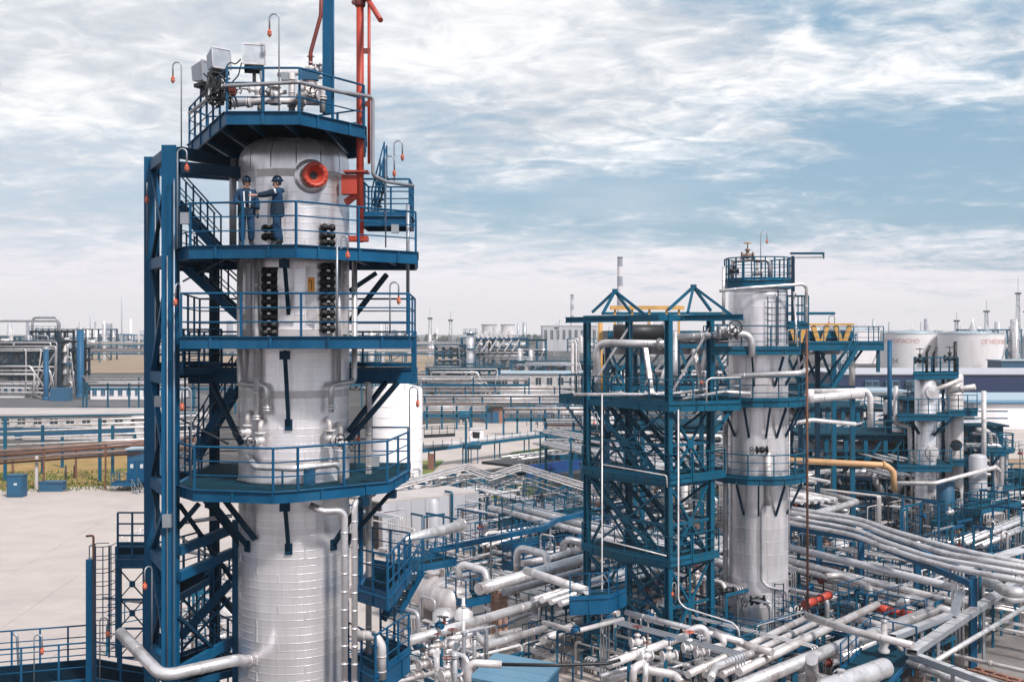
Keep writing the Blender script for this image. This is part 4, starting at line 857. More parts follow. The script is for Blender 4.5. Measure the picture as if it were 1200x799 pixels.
# ================================================================ bank of air coolers behind
def cooler():
    D = 76; t = thing('air_cooler', 'long bank of air coolers with yellow V frames, behind the grey column', 'air cooler', P(860, 388, D) - V(0, 0, 16))
    zt = P(0, 402, D).z; pts = [P(x, 402, D) for x in (712, 1000)]
    x0, x1 = pts[0].x, pts[1].x
    part('tube_bundle', MB().box(((x0 + x1) / 2, D + 2.4, zt + .5), (x1 - x0, 4.4, .7)), 'dark', t)
    part('side_channel', MB().box(((x0 + x1) / 2, D + .1, zt + .55), (x1 - x0, .12, .5)), 'teal', t)
    n = 11
    for i in range(n):
        x = lerp(x0, x1, (i + .5) / n); y = D - .1
        for s in (-1, 1) if i > 6 else (): part('v_leg', MB().beam((x + s * .50, y, zt + 1.2), (x + s * .12, y, zt + .05), .22, .3), 'yellow', t)
        part('fan_ring', MB().lathe([(.95, -.9), (1.0, -.1), (1.15, 0)], (x, D + 2.4, zt + .1), 16), 'silver_grey', t)
    part('top_beam', MB().box((lerp(x0, x1, .83), D - .05, zt + 1.28), ((x1 - x0) * .34, .4, .14)), 'yellow', t); part('gantry_beam', MB().box((lerp(x0, x1, .16), D - .05, zt + 2.42), ((x1 - x0) * .30, .4, .26)), 'yellow', t); part('drum', MB().tube([V(lerp(x0, x1, .02), D - .8, zt + .75), V(lerp(x0, x1, .22), D - .8, zt + .75)], .52, 14), 'dark', t)
    for q in (.03, .1, .17, .24, .29): part('gantry_post', MB().beam((lerp(x0, x1, q), D, zt + .2), (lerp(x0, x1, q), D, zt + 2.3), .14), 'yellow', t)
    part('top_beam', MB().box(((x0 + x1) / 2, D + 4.4, zt + 2.1), (x1 - x0, .3, .2)), 'teal', t)
    for i in range(8):
        x = lerp(x0, x1, i / 7)
        for y in (D + .2, D + 4.6):
            part('leg', MB().beam((x, y, 0), (x, y, zt + .15), .3), 'teal' if i % 2 else 'blue_dark', t)
            if i < 7: part('brace', MB().beam((x, y, zt - 3), (lerp(x0, x1, (i + 1) / 7), y, zt), .16), 'silver_grey' if i % 2 else 'teal', t)
            if i < 7: part('brace', MB().beam((x, y, zt), (lerp(x0, x1, (i + .5) / 7), y, zt - 3), .16), 'teal', t)
    for z in (zt - 3.1, zt - .2): 
        for y in (D + .2, D + 4.6): part('beam', MB().beam((x0, y, z), (x1, y, z), .22, .3), 'teal', t)
cooler()
q = [P(x, 388, 74) for x in (946, 1033)]
platform('platform', 'teal walkway with railing in front of the yellow air cooler frames', 'platform', [(q[0].x, 73.6), (q[1].x, 73.6), (q[1].x, 75.6), (q[0].x, 75.6)], P(0, 402, 73.6).z, 'teal', .5, 'teal_deck', [(0, 1, 2)], .95)
stair('teal stair falling left from the walkway of the air coolers', P(1004, 408, 73), P(974, 456, 71.5), 1.0, 'teal', dirw=(.2, 1, 0), step_m='teal', sw=.12)
pipe('pale upright column under the air cooler walkway', [P(998.5, 412, 74.6), P(998.5, 452, 74.6)], .2, 'clad_old', rings=None, name='concrete_post', cat='post')
solo('steel_prop', MB().beam(P(1000, 424, 74.5), P(1012, 408, 74.5), .14), 'blue_dark', 'dark prop under the right end of the air cooler walkway', 'prop')
solo('steel_post', MB().beam(P(1029, 408, 74.5), P(1029, 436, 74.5), .2), 'teal', 'teal post under the right end of the air cooler walkway', 'post')
for lbl, pts, r in (('thick white pipe below the air cooler stair', [P(925, 470, 66), P(950, 467, 66), P(1012, 461, 66)], .26), ('white lagged pipe just above the thick white pipe below the stair', [P(948, 459, 67), P(1016, 458, 67), P(1020, 466, 67), P(1020, 500, 67)], .18), ('upright white pipe at the left end of the thick white pipe', [P(949, 456, 65), P(949, 472, 65)], .25),
                    ('slim white pipe crossing below the thick white pipe', [P(925, 497, 64), P(952, 492, 64), P(1003, 497, 64)], .12)): pipe(lbl, pts, r, 'pale', .4)
stack_p = P(1042.5, 388, 92); stack_p.z = 0
pipe('slim plain blue stack standing in front of the white tanks', [V(stack_p.x, 92, P(0, 476, 92).z - 3), V(stack_p.x, 92, P(0, 398.5, 92).z)], .19, 'blue', rings=None, name='blue_stack', cat='stack', n=14)

# ================================================================ pair of small columns at the right
def small_column(label, px, ytop, D, r, m='clad', zb=0):
    c = flat(P(px, 388, D)); zt = P(0, ytop, D).z; t = thing('process_column', label, 'column', c)
    part('shell', MB().lathe([(r, 0), (r, zt - r * .35), (r * .86, zt - r * .12), (r * .5, zt), (.02, zt + r * .05)], c, 28), m, t)
    bm = shared('hoop_%d' % (r * 100), lambda: MB().lathe([(r - .01, -.05), (r + .015, -.05), (r + .015, .05), (r - .01, .05)], n=28, hard=True), m); z = 1.0
    while z < zt - 1: inst('hoop', bm, t, (c.x, c.y, z)); z += 1.1
    return c, t
ca, ta = small_column('left column of the close pair at the right, with a bolted manhole near its top', 1084.5, 440, 82, .76)
cb_, tb = small_column('right column of the close pair at the right, slimmer than its neighbour', 1118.5, 437, 84, .64, 'clad_old')
cc, tc_ = small_column('short blue grey column right of the close pair', 1146, 532, 80, .62, 'panelgrey')
ma = V(.15, -1, 0).normalized(); q0 = ca + ma * .76 + V(0, 0, P(0, 459, 81.2).z)
part('manhole', MB().lathe([(.42, -.05), (.42, .2), (.52, .2), (.52, .3), (.02, .34)], q0, 18, axis=ma, hard=True), 'silver', ta)
for y in (521, 577):
    mb_ = V(-.25, -1, 0).normalized(); q1 = cb_ + mb_ * .6 + V(0, 0, P(0, y, 83.4).z); part('nozzle', MB().lathe([(.30, 0), (.30, .35), (.42, .35), (.42, .45), (.02, .45)], q1, 18, axis=mb_, hard=True), 'dark', tb)
mc = V(.1, -1, 0).normalized(); part('nozzle', MB().lathe([(.4, -.05), (.4, .25), (.5, .25), (.5, .35), (.02, .38)], ca + mc * .74 + V(0, 0, P(0, 530, 81).z), 18, axis=mc, hard=True), 'pale', ta)
def pp(pts, D=None): return [tuple(P(a, 388, d)[:2]) for a, d in pts]
for lbl, pts, y, run, hole in (('teal top platform with many rails over the close pair of columns', ((1071, 80.6), (1123, 82), (1122, 85), (1071, 84)), 439, [(0, 1, 2, 3, 0)], None), ('upper teal platform round the close pair of columns', ((1052, 80), (1112, 80), (1113, 84), (1053, 83.4)), 487, [(0, 1), (0, 3)], (ca, .8)), ('upper right teal platform round the slimmer column of the pair', ((1112, 81.9), (1145, 82), (1145, 86), (1112, 86)), 482, [(0, 1, 2)], (cb_, .68)),
                               ('middle teal platform round the left column of the pair', ((1052, 80), (1115, 80), (1115, 84), (1053, 83.4)), 547, [(0, 1), (0, 3)], (ca, .8)), ('middle right teal platform round the slimmer column of the pair', ((1113, 82), (1150, 82), (1150, 86), (1113, 86)), 540, [(0, 1, 2)], (cb_, .68)),
                               ('low rounded teal platform at the right of the left column', ((1096, 79.2), (1119, 80), (1119, 83), (1098, 83)), 607, [(0, 1)], None), ('low teal platform round the slimmer column of the pair', ((1106, 82), (1150, 82), (1150, 86), (1106, 86)), 598, [(0, 1, 2)], (cb_, .68)), ('small teal balcony on its own post at the far right', ((1157, 82), (1179, 82), (1179, 84), (1157, 84)), 529, [(0, 1, 2, 3)], None), ('teal platform round the short blue grey column', ((1136, 78.4), (1165, 78.4), (1165, 82), (1136, 82)), 586, [(0, 1)], (cc, .66))):
    platform('platform', lbl, 'platform', pp(pts), P(0, y, pts[0][1]).z, 'teal', .36, 'teal_deck', run, .8, hole=hole, h=1.2)
pipe('upright white pipe right of the close pair of columns', [P(1153, 458, 81), P(1153, 552, 81)], .17, 'pale')
pipe('white pipe passing in front of the pair and rising to the right', [P(1048, 566, 79), P(1096, 566, 78.5), P(1168, 547, 79)], .15, 'pale', .5)
pipe('white pipe elbow bringing gas down from the upper platform of the pair', [P(1050, 452, 82), P(1049, 496, 82), P(1066, 500, 82), P(1067, 548, 82)], .16, 'pale', .35)
pipe('brown lying pipe stub right of the top of the pair', [P(1112, 458, 82), P(1143, 453, 81)], .22, 'clad_old', flanges=(.5,)); pipe('pale lagged top pipe between the pair of columns', [P(1096, 456, 82), P(1108, 452, 82), P(1127, 444, 82)], .2, 'clad_old')
for lbl, px, y0, tx in (('left curved vent pipe above the pair of columns', 1086, 405, 4), ('middle curved vent pipe above the pair of columns', 1094, 407, 4)): pipe(lbl, [P(px, 440, 82.5), P(px, y0 + 8, 82.5), P(px + tx, y0, 82.5)], .1, 'dark', .2, rings=None, name='vent_pipe')
pipe('tall dark vent pipe above the slimmer column', [P(1119.5, 440, 84), P(1119.5, 400, 84)], .14, 'dark', rings=None, name='vent_pipe')
for lbl, px, py in (('dark valve on top of the left column of the pair', 1078, 422), ('dark valve on top of the right column of the pair', 1113, 420)): valve(lbl, P(px, py, 82.5), (1, 0, 0), 1.6, 'dark', 'dark')
for lbl, a, b in (('dark prop below the upper right platform of the pair', P(1094, 510, 81), P(1119, 488, 82)), ('dark post of the far right balcony', P(1163, 530, 82), P(1163, 640, 82)), ('dark prop below the far right balcony', P(1150, 560, 82), P(1172, 533, 82)), ('dark prop under the upper platform of the left column', P(1077, 508, 81.2), P(1066, 490, 80.4)), ('slim blue upright between the pair of columns', P(1105, 440, 84), P(1105, 640, 84))):
    solo('steel_prop', MB().beam(a, b, .16), 'blue_dark', lbl, 'prop')
solo('blue_tank', MB().lathe([(.62, 0), (.62, 2.6), (.5, 2.7), (.02, 2.75)], flat(P(1108, 388, 79.6)) + V(0, 0, P(0, 606, 79.6).z), 20), 'boxblue', 'blue upright drum on the low platform between the pair of columns', 'drum')
# ================================================================ pipework, placed by height above the ground
def hp(label, pts, rpx, m='silver', **kw):
    w = [PZ(*p) if len(p) == 3 else P(p[0], p[1], p[3]) for p in pts]; return pipe(label, w, rpx * w[0].y / F, m, **kw)
def ORD(k, n): return 'rearmost' if k == n - 1 else ('front', 'second', 'third', 'fourth', 'fifth', 'sixth', 'seventh')[min(k, 6)]
def rack(label, group, path, n, gap, r, m='silver', bay=6, fm='teal', beams=2, flabel=None, mats=None, name='insulated_pipe', rings=2.2, level2=0):
    """n parallel pipes along a polyline on portal frames, each frame and each pipe its own thing"""
    path = [Vector(p) for p in path]; z = path[0].z
    def off(k, dz=0):
        o = (k - (n - 1) / 2) * gap; out = []
        for i, p in enumerate(path):
            d1 = (path[i] - path[i - 1]) if i else (path[1] - path[0]); d2 = (path[i + 1] - path[i]) if i < len(path) - 1 else d1
            d1 = flat(d1).normalized(); d2 = flat(d2).normalized(); n1 = Vector((-d1.y, d1.x, 0)); n2 = Vector((-d2.y, d2.x, 0)); bi = (n1 + n2).normalized()
            out.append(p + bi * (o / max(.4, bi.dot(n1))) + V(0, 0, dz))
        return out
    for k in range(n):
        rr = r * random.choice((.6, .8, 1, 1, 1.25)); mm = random.choice(mats) if mats else m
        pipe(ORD(k, n) + ' ' + label, off(k, rr), rr, mm, bend=rr * 2.5, rings=rings, group=group, n=8)
    if level2:
        for k in range(0, n, 2): pipe('upper level, ' + ORD(k, n) + ' ' + label, [q + V(0, 0, level2) for q in off(k)], r * .8, m, bend=r * 3, rings=rings, group=group, n=8)
    w = (n - 1) * gap + .5
    for a, b in zip(path, path[1:]):
        d = flat(b - a); L = d.length; d.normalize(); s = Vector((-d.y, d.x, 0)); k = max(1, int(L / bay))
        for i in range(k):
            c = lerp(a, b, (i + .3) / k); t = thing('pipe_rack_frame', flabel or ('portal frame carrying the ' + group), 'frame', (c.x, c.y, 0), 'frames of the ' + group)
            for q in (-.5, .5): part('post', MB().beam(Vector((*(c + s * w * q).xy, 0)), Vector((*(c + s * w * q).xy, z + (level2 + .1 if level2 else 0))), .16), fm, t)
            part('beam', MB().beam(c - s * (w / 2 - .09) + V(0, 0, -.1), c + s * (w / 2 - .09) + V(0, 0, -.1), .14, .2), fm, t)
            if level2: part('beam', MB().beam(c - s * (w / 2 - .09) + V(0, 0, level2 - .1), c + s * (w / 2 - .09) + V(0, 0, level2 - .1), .14, .2), fm, t)
# --- curved bundle on the right
bund = [[(905, 592), (957, 600), (1005, 607), (1040, 620), (1112, 641), (1150, 650), (1230, 665)], [(905, 597), (955, 605), (1007, 613), (1036, 626), (1110, 649), (1150, 656), (1230, 669)],
        [(905, 603), (952, 611), (1004, 620), (1033, 633), (1092, 653), (1140, 661), (1230, 677)], [(905, 609), (950, 617), (1000, 626), (1030, 639), (1085, 657), (1128, 668), (1230, 686)]]
for i, pts in enumerate(bund): hp(['topmost', 'second', 'third', 'lowest'][i] + ' of the four silver pipes sweeping in a curve to the right edge', [(a, b, 5) for a, b in pts], (2.6, 2.8, 2.4, 2.7)[i], bend=16, rings=2.5)
for i, pts in enumerate(([(905, 615), (1012, 632), (1138, 684)], [(905, 611), (1010, 623), (1060, 637), (1142, 675)])):
    w = [PZ(a, b, 4.6 - .4 * i) for a, b in pts]; mb = MB()
    for a, b in zip(w, w[1:]): mb.beam(a, b, .16, .28)
    solo('rack_girder', mb, 'roofblue' if 0 else 'blue', ['front blue girder under the curved silver pipes', 'rear blue girder under the curved silver pipes'][i], 'girder')
for i, (x, y0) in enumerate(((1140, 676), (1009, 626), (1075, 650), (960, 620))):
    a = PZ(x, y0, 4.4); solo('steel_post', MB().beam((a.x, a.y, 0), a, .3), 'blue', ['blue post where the curved pipes reach the right elbows', 'blue post under the bend of the curved pipes', 'blue post between the two others under the curved pipes', 'leftmost blue post under the curved pipes'][i], 'post')
hp('silver pipe that doubles back in a sharp bend left of the curved bundle', [(905, 563, 4.6), (1004, 588, 4.6), (950, 604, 4.6), (925, 610, 4.6)], 3.4, bend=.3)
hp('second silver pipe doubling back inside the sharp bend', [(905, 573, 4.3), (985, 592, 4.3), (940, 605, 4.3)], 2.6, bend=.3)
hp('wide pale grey duct falling right toward the cable trough', [(905, 636, 3.6), (1122, 689, 3.6)], 4.0, 'panelgrey', rings=1.2, sup=3)
hp('pale pipe just below the wide pale grey duct', [(905, 652, 3.0), (1126, 707, 3.0)], 3.6, sup=3)
hp('second pale pipe below the wide pale grey duct', [(905, 660, 2.7), (1050, 697, 2.7), (1118, 715, 2.7)], 3.0, sup=3)
hp('white pipe with a vertical valve stub left of the red motors', [(968, 675, 3.0), (985, 674, 3.0), (1018, 686, 3.0), (1020, 700, 2.4)], 3.6, 'pale')
hp('white pipe dropping into the ground beside the red motors', [(1008, 682, 2.8), (1017, 690, 2.6), (1016, 722, .4)], 4.0, 'pale', bend=.5)
hp('large white pipe curling up and over right of the red motors', [(1053, 722, 1.6), (1055, 706, 2.6), (1068, 700, 2.8), (1125, 721, 2.6)], 5.5, 'silver', bend=.7)
for i, (pts, rp) in enumerate((([(1146, 716, 1.0), (1148, 680, 3.4), (1160, 681, 3.6), (1186, 697, 3.6), (1210, 690, 3.6)], 6.0), ([(1156, 708, 1.8), (1158, 699, 2.6), (1170, 697, 2.7), (1182, 703, 2.7), (1205, 700, 2.7)], 5.0))):
    hp(['outer of two fat white elbow pipes at the right edge', 'inner of two fat white elbow pipes at the right edge'][i], pts, rp, 'silver', bend=.6, rings=.5)
def tray(label, pts, z, wpx, m='galv', h=.22):
    w = [PZ(a, b, z) for a, b in pts]; wd = wpx * w[0].y / F; t = thing('cable_tray', label, 'cable tray', w[0])
    for a, b in zip(w, w[1:]):
        s = Vector((-(b - a).y, (b - a).x, 0)).normalized(); e = (b - a)
        part('tray_floor', MB().beam(a, b, wd, .03), m, t)
        for q in (-.5, .5): part('tray_side', MB().beam(a + s * wd * q + V(0, 0, h / 2 + .017), b + s * wd * q + V(0, 0, h / 2 + .017), .03, h), m, t)
        k = max(2, int(e.length / 1.6)); cm = MB()
        for i in range(k): part('tray_lid', MB().beam(lerp(a, b, (i + .02) / k) + V(0, 0, h + .025), lerp(a, b, (i + .98) / k) + V(0, 0, h + .025), wd * .98, .012), 'silver' if m != 'blue' else m, t)
        for i in range(max(1, int(e.length / 6))):
            c = lerp(a, b, (i + .5) / max(1, int(e.length / 6))); part('tray_leg', MB().beam((c.x, c.y, 0), (c.x, c.y, c.z - .02), .12), 'galv', t)
tray('broad silver cable trough running up to the right edge', [(1068, 768), (1215, 668)], 2.8, 13)
tray('silver cable trough left of the broad one, ending in an upright bend', [(1046, 750), (1112, 724)], 3.0, 9)
w0 = PZ(1117, 722, 3.1); solo('cable_riser', MB().beam(w0, P(1126, 692, w0.y + .4), .34, .2), 'galv', 'upright silver end of the left cable trough', 'cable tray')
hp('slim silver pipe running beside the broad cable trough', [(1090, 778, 2.5), (1215, 703, 2.5)], 3.2, rings=2.5)
tray('silver cable trough falling right at the bottom edge of the photo', [(1068, 770), (1170, 808)], 2.6, 9)
hp('pale pipe under the bottom edge cable trough', [(1064, 776, 2.2), (1160, 812, 2.2)], 4.0)
for i, (p0, p1, rp, z) in enumerate(((( 806, 790), (946, 723), 4.6, 2.6), ((826, 790), (962, 727), 4.4, 2.6), ((846, 790), (985, 727), 4.2, 2.6), ((866, 787), (1028, 708), 5.4, 2.8))):
    hp(['first', 'second', 'third', 'fourth and thickest'][i] + ' from the left of the pale pipes rising right from the pump pit', [(*p0, z), (*p1, z)], rp, 'clad_old' if i != 1 else 'pale', rings=1.6, sup=2)
hp('very thick pale pipe rising right along the bottom of the photo', [(858, 808, 2.6), (966, 764, 2.6), (1105, 711, 2.6)], 8.6, 'silver', rings=1.3, sup=2)
hp('silver pipe between the thick pale pipes, rising right to the cable trough', [(985, 770, 2.2), (1050, 741, 2.2), (1108, 712, 2.2)], 5, 'silver')
hp('short pale pipe right of the four pale pipes', [(996, 722, 2.0), (1060, 742, 2.0)], 4.6, 'pale')
hp('second short pale pipe above the very thick pipe', [(1010, 716, 1.8), (1058, 733, 1.8)], 4, 'pale')
hp('beige pipe crossing over the four pale pipes, falling right', [(945, 721, 3.6), (1000, 739, 3.6), (1070, 756, 3.6)], 4.2, 'clad_old')
hp('beige pipe falling right past the teal base platform', [(832, 738, 3.2), (876, 756, 3.2), (905, 764, 3.2)], 4.4, 'clad_old')
hp('silver pipe with an elbow left of the thick pale pipe', [(833, 795, 2.8), (838, 781, 2.9), (860, 772, 3), (893, 761, 3)], 4.6, 'silver', bend=.4)
def red_motor(label, a, b, rp):
    a, b = Vector(a), Vector(b); ax = (b - a).normalized(); r = rp * a.y / F; t = thing('red_actuator', label, 'valve motor', a); L = (b - a).length
    m = MB()
    for u0, u1, k in ((0, .34, 1.0), (.36, .62, .62), (.64, 1, .95)): m.tube([a + ax * L * u0, a + ax * L * u1], r * k, 12)
    part('housing', m, 'red', t)
    fl_ = MB()
    for u in (.35, .63, .0, 1.0): fl_.disc(a + ax * L * u, ax, r * 1.15, .06, 12)
    part('flange', fl_, 'darkred', t); part('stand', MB().beam((lerp(a, b, .5).x, lerp(a, b, .5).y, 0), lerp(a, b, .5) - V(0, 0, r), .12), 'dark', t)
red_motor('bright red valve motor beside the slim brown mast', PZ(944, 708, 3.0), PZ(971, 697, 3.0), 4.8)
red_motor('long red valve motor lying among the white pipes, right', PZ(1025, 711, 2.6), PZ(1078, 723, 2.6), 4.8)
# white vessel with blue railing, lower right
def hvessel(label, a, b, r, m='silver', saddles=2, cat='vessel', zg=0.0, man=True):
    a, b = Vector(a), Vector(b); ax = (b - a).normalized(); L = (b - a).length; t = thing('horizontal_vessel', label, cat, Vector((*lerp(a, b, .5).xy, zg)))
    pr = [(.02, 0), (r * .5, r * .06), (r * .8, r * .2), (r * .95, r * .38), (r, r * .55), (r, L - r * .55), (r * .95, L - r * .38), (r * .8, L - r * .2), (r * .5, L - r * .06), (.02, L)]
    part('shell', MB().lathe(pr, a, 22, axis=ax), m, t)
    for u in (.2, .4, .6, .8): part('hoop', MB().lathe([(r, -.04), (r * 1.015, -.04), (r * 1.015, .04), (r, .04)], a + ax * L * u, 22, axis=ax, hard=True), m, t)
    for k in range(saddles):
        c = lerp(a, b, (k + .5) / saddles); part('saddle', MB().box((c.x, c.y, (c.z - r * .75 + zg) / 2), (r * 1.3, .3, max(.05, c.z - r * .75 - zg)), math.atan2(ax.y, ax.x) + math.pi / 2), 'concrete', t)
    if man:
        c = lerp(a, b, .3); part('nozzle', MB().lathe([(r * .3, r * .8), (r * .3, r * 1.25), (r * .42, r * 1.25), (r * .42, r * 1.36), (.01, r * 1.38)], c, 14, hard=True), m, t)
    return t
hvessel('white horizontal vessel at the bottom edge inside blue rails, lower right', PZ(960, 810, 2.6), PZ(1040, 781, 2.6), .40, 'silver')
def hydrant(label, base, h):
    base = Vector(base); t = thing('hydrant_pump', label, 'pump', base); part('body', MB().lathe([(.22, 0), (.24, .1), (.16, .25), (.28, .45), (.30, .6), (.14, .8), (.12, h)], base, 14), 'pale', t)
    part('arm', MB().tube([base + V(0, 0, .5), base + V(.5, -.1, .45), base + V(.7, -.1, .1)], .11, 10, bend=.2), 'pale', t); part('cap', MB().lathe([(.16, h), (.16, h + .08), (.02, h + .1)], base, 12), 'silver_grey', t)
hydrant('white pump head with a tall neck behind the white vessel, lower right', PZ(1036, 764, 2.4), 1.3)
q = [PZ(985, 785, 2.2), PZ(1020, 752, 2.2), PZ(1074, 764, 2.2), PZ(1040, 800, 2.2)]
platform('platform', 'low blue service platform with railing behind the white vessel, lower right', 'platform', [(p.x, p.y) for p in q], 2.2, 'blue', .2, 'teal_deck', [(0, 1, 2)], 1.2)
hp('upright grey stub pipe at the bottom edge between thick pipes', [(951, 800, 2.0), (951, 772, 2.0, 41)], 7, 'silver_grey', rings=None)
# pump pit in front of the braced structure
q = [PZ(717, 757, 1.0), PZ(773, 728, 1.0), PZ(832, 748, 1.0), PZ(785, 790, 1.0)]
platform('platform', 'low blue railed platform at the pump pit in front of the braced structure', 'platform', [(p.x, p.y) for p in q], 1.2, 'blue', .9, 'teal_deck', [(3, 0, 1, 2)], 1.1)
hp('pale pipe rising right across the blue pump pit, with a yellowish end', [(714, 778, 3.2), (800, 746, 3.2)], 5.2, 'pale', sup=2)
hp('white square loop pipe standing over the pump pit', [(804, 757, 0, 46), (805, 739, 0, 46), (827, 732, 0, 46), (829, 757, 0, 46)], 4.2, 'silver', bend=.3)
hp('white pipe loop lying right of the square loop', [(816, 764, 0, 45.5), (826, 760, 0, 45.5), (848, 756, 0, 45.5), (848, 748, 0, 45.5), (838, 742, 0, 46)], 4, 'pale', bend=.25)
hp('white manifold pipe with branches in the pump pit', [(748, 778, 0, 44), (762, 785, 0, 44), (790, 790, 0, 44), (800, 800, 0, 43.5)], 5, 'pale', bend=.3)
hp('white elbow rising at the left of the pump pit', [(742, 800, 0, 43), (742, 782, 0, 43), (755, 776, 0, 43.4)], 4.5, 'pale', bend=.3)
hp('pair pipe of the white elbow at the pump pit', [(756, 800, 0, 43), (757, 776, 0, 43.2)], 3.6, 'silver')
for lbl, px, py, d, s, wh in (('red wheeled valve at the left of the pump pit', 747, 752, 44.5, 1.2, 'darkred'), ('white valve with blue wheel in the pump pit', 784, 768, 44, 1.3, 'blue'), ('white valve with orange flange at the pump pit', 808, 758, 45, 1.2, 'orange'), ('small white valve beside the red wheeled one', 758, 768, 43.6, 1.0, 'darkred'), ('white valve in front of the square loop', 822, 764, 45, 1.2, 'silver_grey'), ('pale valve by the beige crossing pipe', 866, 764, 47, 1.1, 'darkred')):
    valve(lbl, P(px, py, d), (1, .3, 0), s, 'pale', wh)
def pump(label, c, ax, s=1.0, m='pale', base_m='concrete', group=None):
    c = Vector(c); ax = flat(Vector(ax)).normalized(); t = thing('pump', label, 'pump', c, group); rz = math.atan2(ax.y, ax.x)
    part('plinth', MB().box(c + V(0, 0, .15 * s), (1.9 * s, .8 * s, .3 * s), rz), base_m, t)
    m_ = c + V(0, 0, .62 * s); mo = MB(); mo.tube([m_ - ax * .75 * s, m_ - ax * .05 * s], .26 * s, 12)
    for k in range(5): mo.disc(m_ - ax * (.68 - .14 * k) * s, ax, .29 * s, .03 * s, 12)
    part('motor', mo, 'blue', t); v = MB(); v.disc(m_ + ax * .45 * s, ax, .34 * s, .26 * s, 14); v.tube([m_ - ax * .05 * s, m_ + ax * .4 * s], .1 * s, 8); v.tube([m_ + ax * .45 * s, m_ + ax * .45 * s + V(0, 0, .75 * s)], .12 * s, 8); v.disc(m_ + ax * .45 * s + V(0, 0, .7 * s), (0, 0, 1), .2 * s, .06 * s, 10)
    part('volute', v, m, t); return t
# ---- left of the braced structure
def clad_wall_tank():
    a, b = PZ(448, 646, 0), PZ(561, 629, 0); d = (b - a).normalized(); n = Vector((-d.y, d.x, 0)); L = (b - a).length; h = 3.45; t = thing('panel_tank', 'long pale grey panelled tank behind the blue cable tray', 'tank', lerp(a, b, .5))
    part('roof', MB().prism([tuple((a + n * .02).xy), tuple((b + n * .02).xy), tuple((b + n * 4).xy), tuple((a + n * 4).xy)], h, h + .12), 'concrete', t)
    k = 7
    for i in range(k):
        p, q = lerp(a, b, (i + .01) / k), lerp(a, b, (i + .99) / k); part('wall_panel', MB().prism([tuple(p.xy), tuple(q.xy), tuple((q + n * .15).xy), tuple((p + n * .15).xy)], 0, h), 'panelgrey', t)
    part('wall_panel', MB().prism([tuple((b - d * .15 + n * .16).xy), tuple((b + n * .16).xy), tuple((b + n * 4).xy), tuple((b - d * .15 + n * 4).xy)], 0, h), 'panelgrey', t)
    part('core', MB().prism([tuple((a + n * .2).xy), tuple((b - d * .2 + n * .2).xy), tuple((b - d * .2 + n * 3.9).xy), tuple((a + n * 3.9).xy)], 0, h - .02), 'dark', t)
    p = lerp(a, b, .69) - n * .25; part('drain_pipe', MB().tube([p + n * .9 + V(0, 0, h + .3), p + V(0, 0, h + .3), p], .09, 8, bend=.2), 'teal', t)
    p = lerp(a, b, .52); part('rib', MB().lathe([(.5, 0), (.5, h - .35), (.25, h - .05)], p + n * .1, 12), 'panelgrey', t)
clad_wall_tank()
hp('white pipe with a flanged end pointing right, before the panelled tank', [(470, 634, 3.6), (542, 615, 3.6)], 6.5, 'silver', flanges=(.97,))
tray('blue cable tray rising right from the small blue landing to the braced structure', [(505, 648), (638, 621), (652, 612), (692, 602)], 4.0, 5, 'blue', .25)
hp('tall white goose neck pipe beside the silver vessel', [(537, 691, 0, 57), (538, 659, 0, 57), (568, 668, 0, 56.5), (573, 686, 0, 56)], 4.2, 'silver', bend=.35)
hp('white goose neck pipe over the thick white pipe, near the braced structure', [(606, 672, 0, 60), (606, 641, 0, 60), (640, 649, 0, 59.5), (643, 672, 0, 59)], 4.4, 'silver', bend=.35)
hp('thickest white pipe in the middle, its blunt end over the brick pillar', [(561, 690, 3.6), (708, 648, 3.6)], 7.2, 'silver')
hp('silver pipe tucked under the thickest white pipe', [(590, 694, 2.7), (700, 664, 2.7)], 4.5, 'silver_grey')
hp('white pipe crossing over the thickest white pipe, falling right', [(616, 668, 4.4), (688, 692, 4.4)], 4.6, 'pale')
hp('long straight white pipe rising right across the brickwork of the pillar', [(474, 752, 2.9), (540, 733, 2.9), (672, 694, 2.9)], 6.0, 'silver', rings=2.5)
hp('low white pipe with a hump left of the blue roof', [(519, 772, 1.6), (519, 752, 2.6), (556, 741, 2.8), (570, 756, 2.2), (640, 735, 2.2)], 4.4, 'silver', bend=.35)
hp('pale pipe rising right to the foot of the braced structure', [(636, 750, 1.6), (684, 727, 1.6)], 5, 'pale')
hp('pale pipe with elbow beyond the goose neck pipes', [(660, 655, 3, 66), (660, 631, 3, 66), (692, 637, 3, 66)], 4.5, 'silver', bend=.4)
hp('white lagged pipe lying behind the thickest white pipe', [(612, 660, 3.0), (640, 655, 3.0), (690, 640, 3.0)], 4, 'pale')
for i, pts in enumerate(([(568, 712, .6), (590, 722, .6), (600, 716, .6)], [(580, 735, .5), (612, 722, .5), (640, 712, .5)], [(600, 700, .8), (625, 712, .8), (660, 700, .8)], [(655, 740, .5), (690, 752, .5)])):
    hp(['small angled pipe right of the brick pillar', 'low pipe passing behind the foot of the brick pillar', 'bent low pipe under the long straight white pipe', 'low pipe on the concrete left of the braced structure'][i], pts, 2.6, 'clad_old', bend=.2)
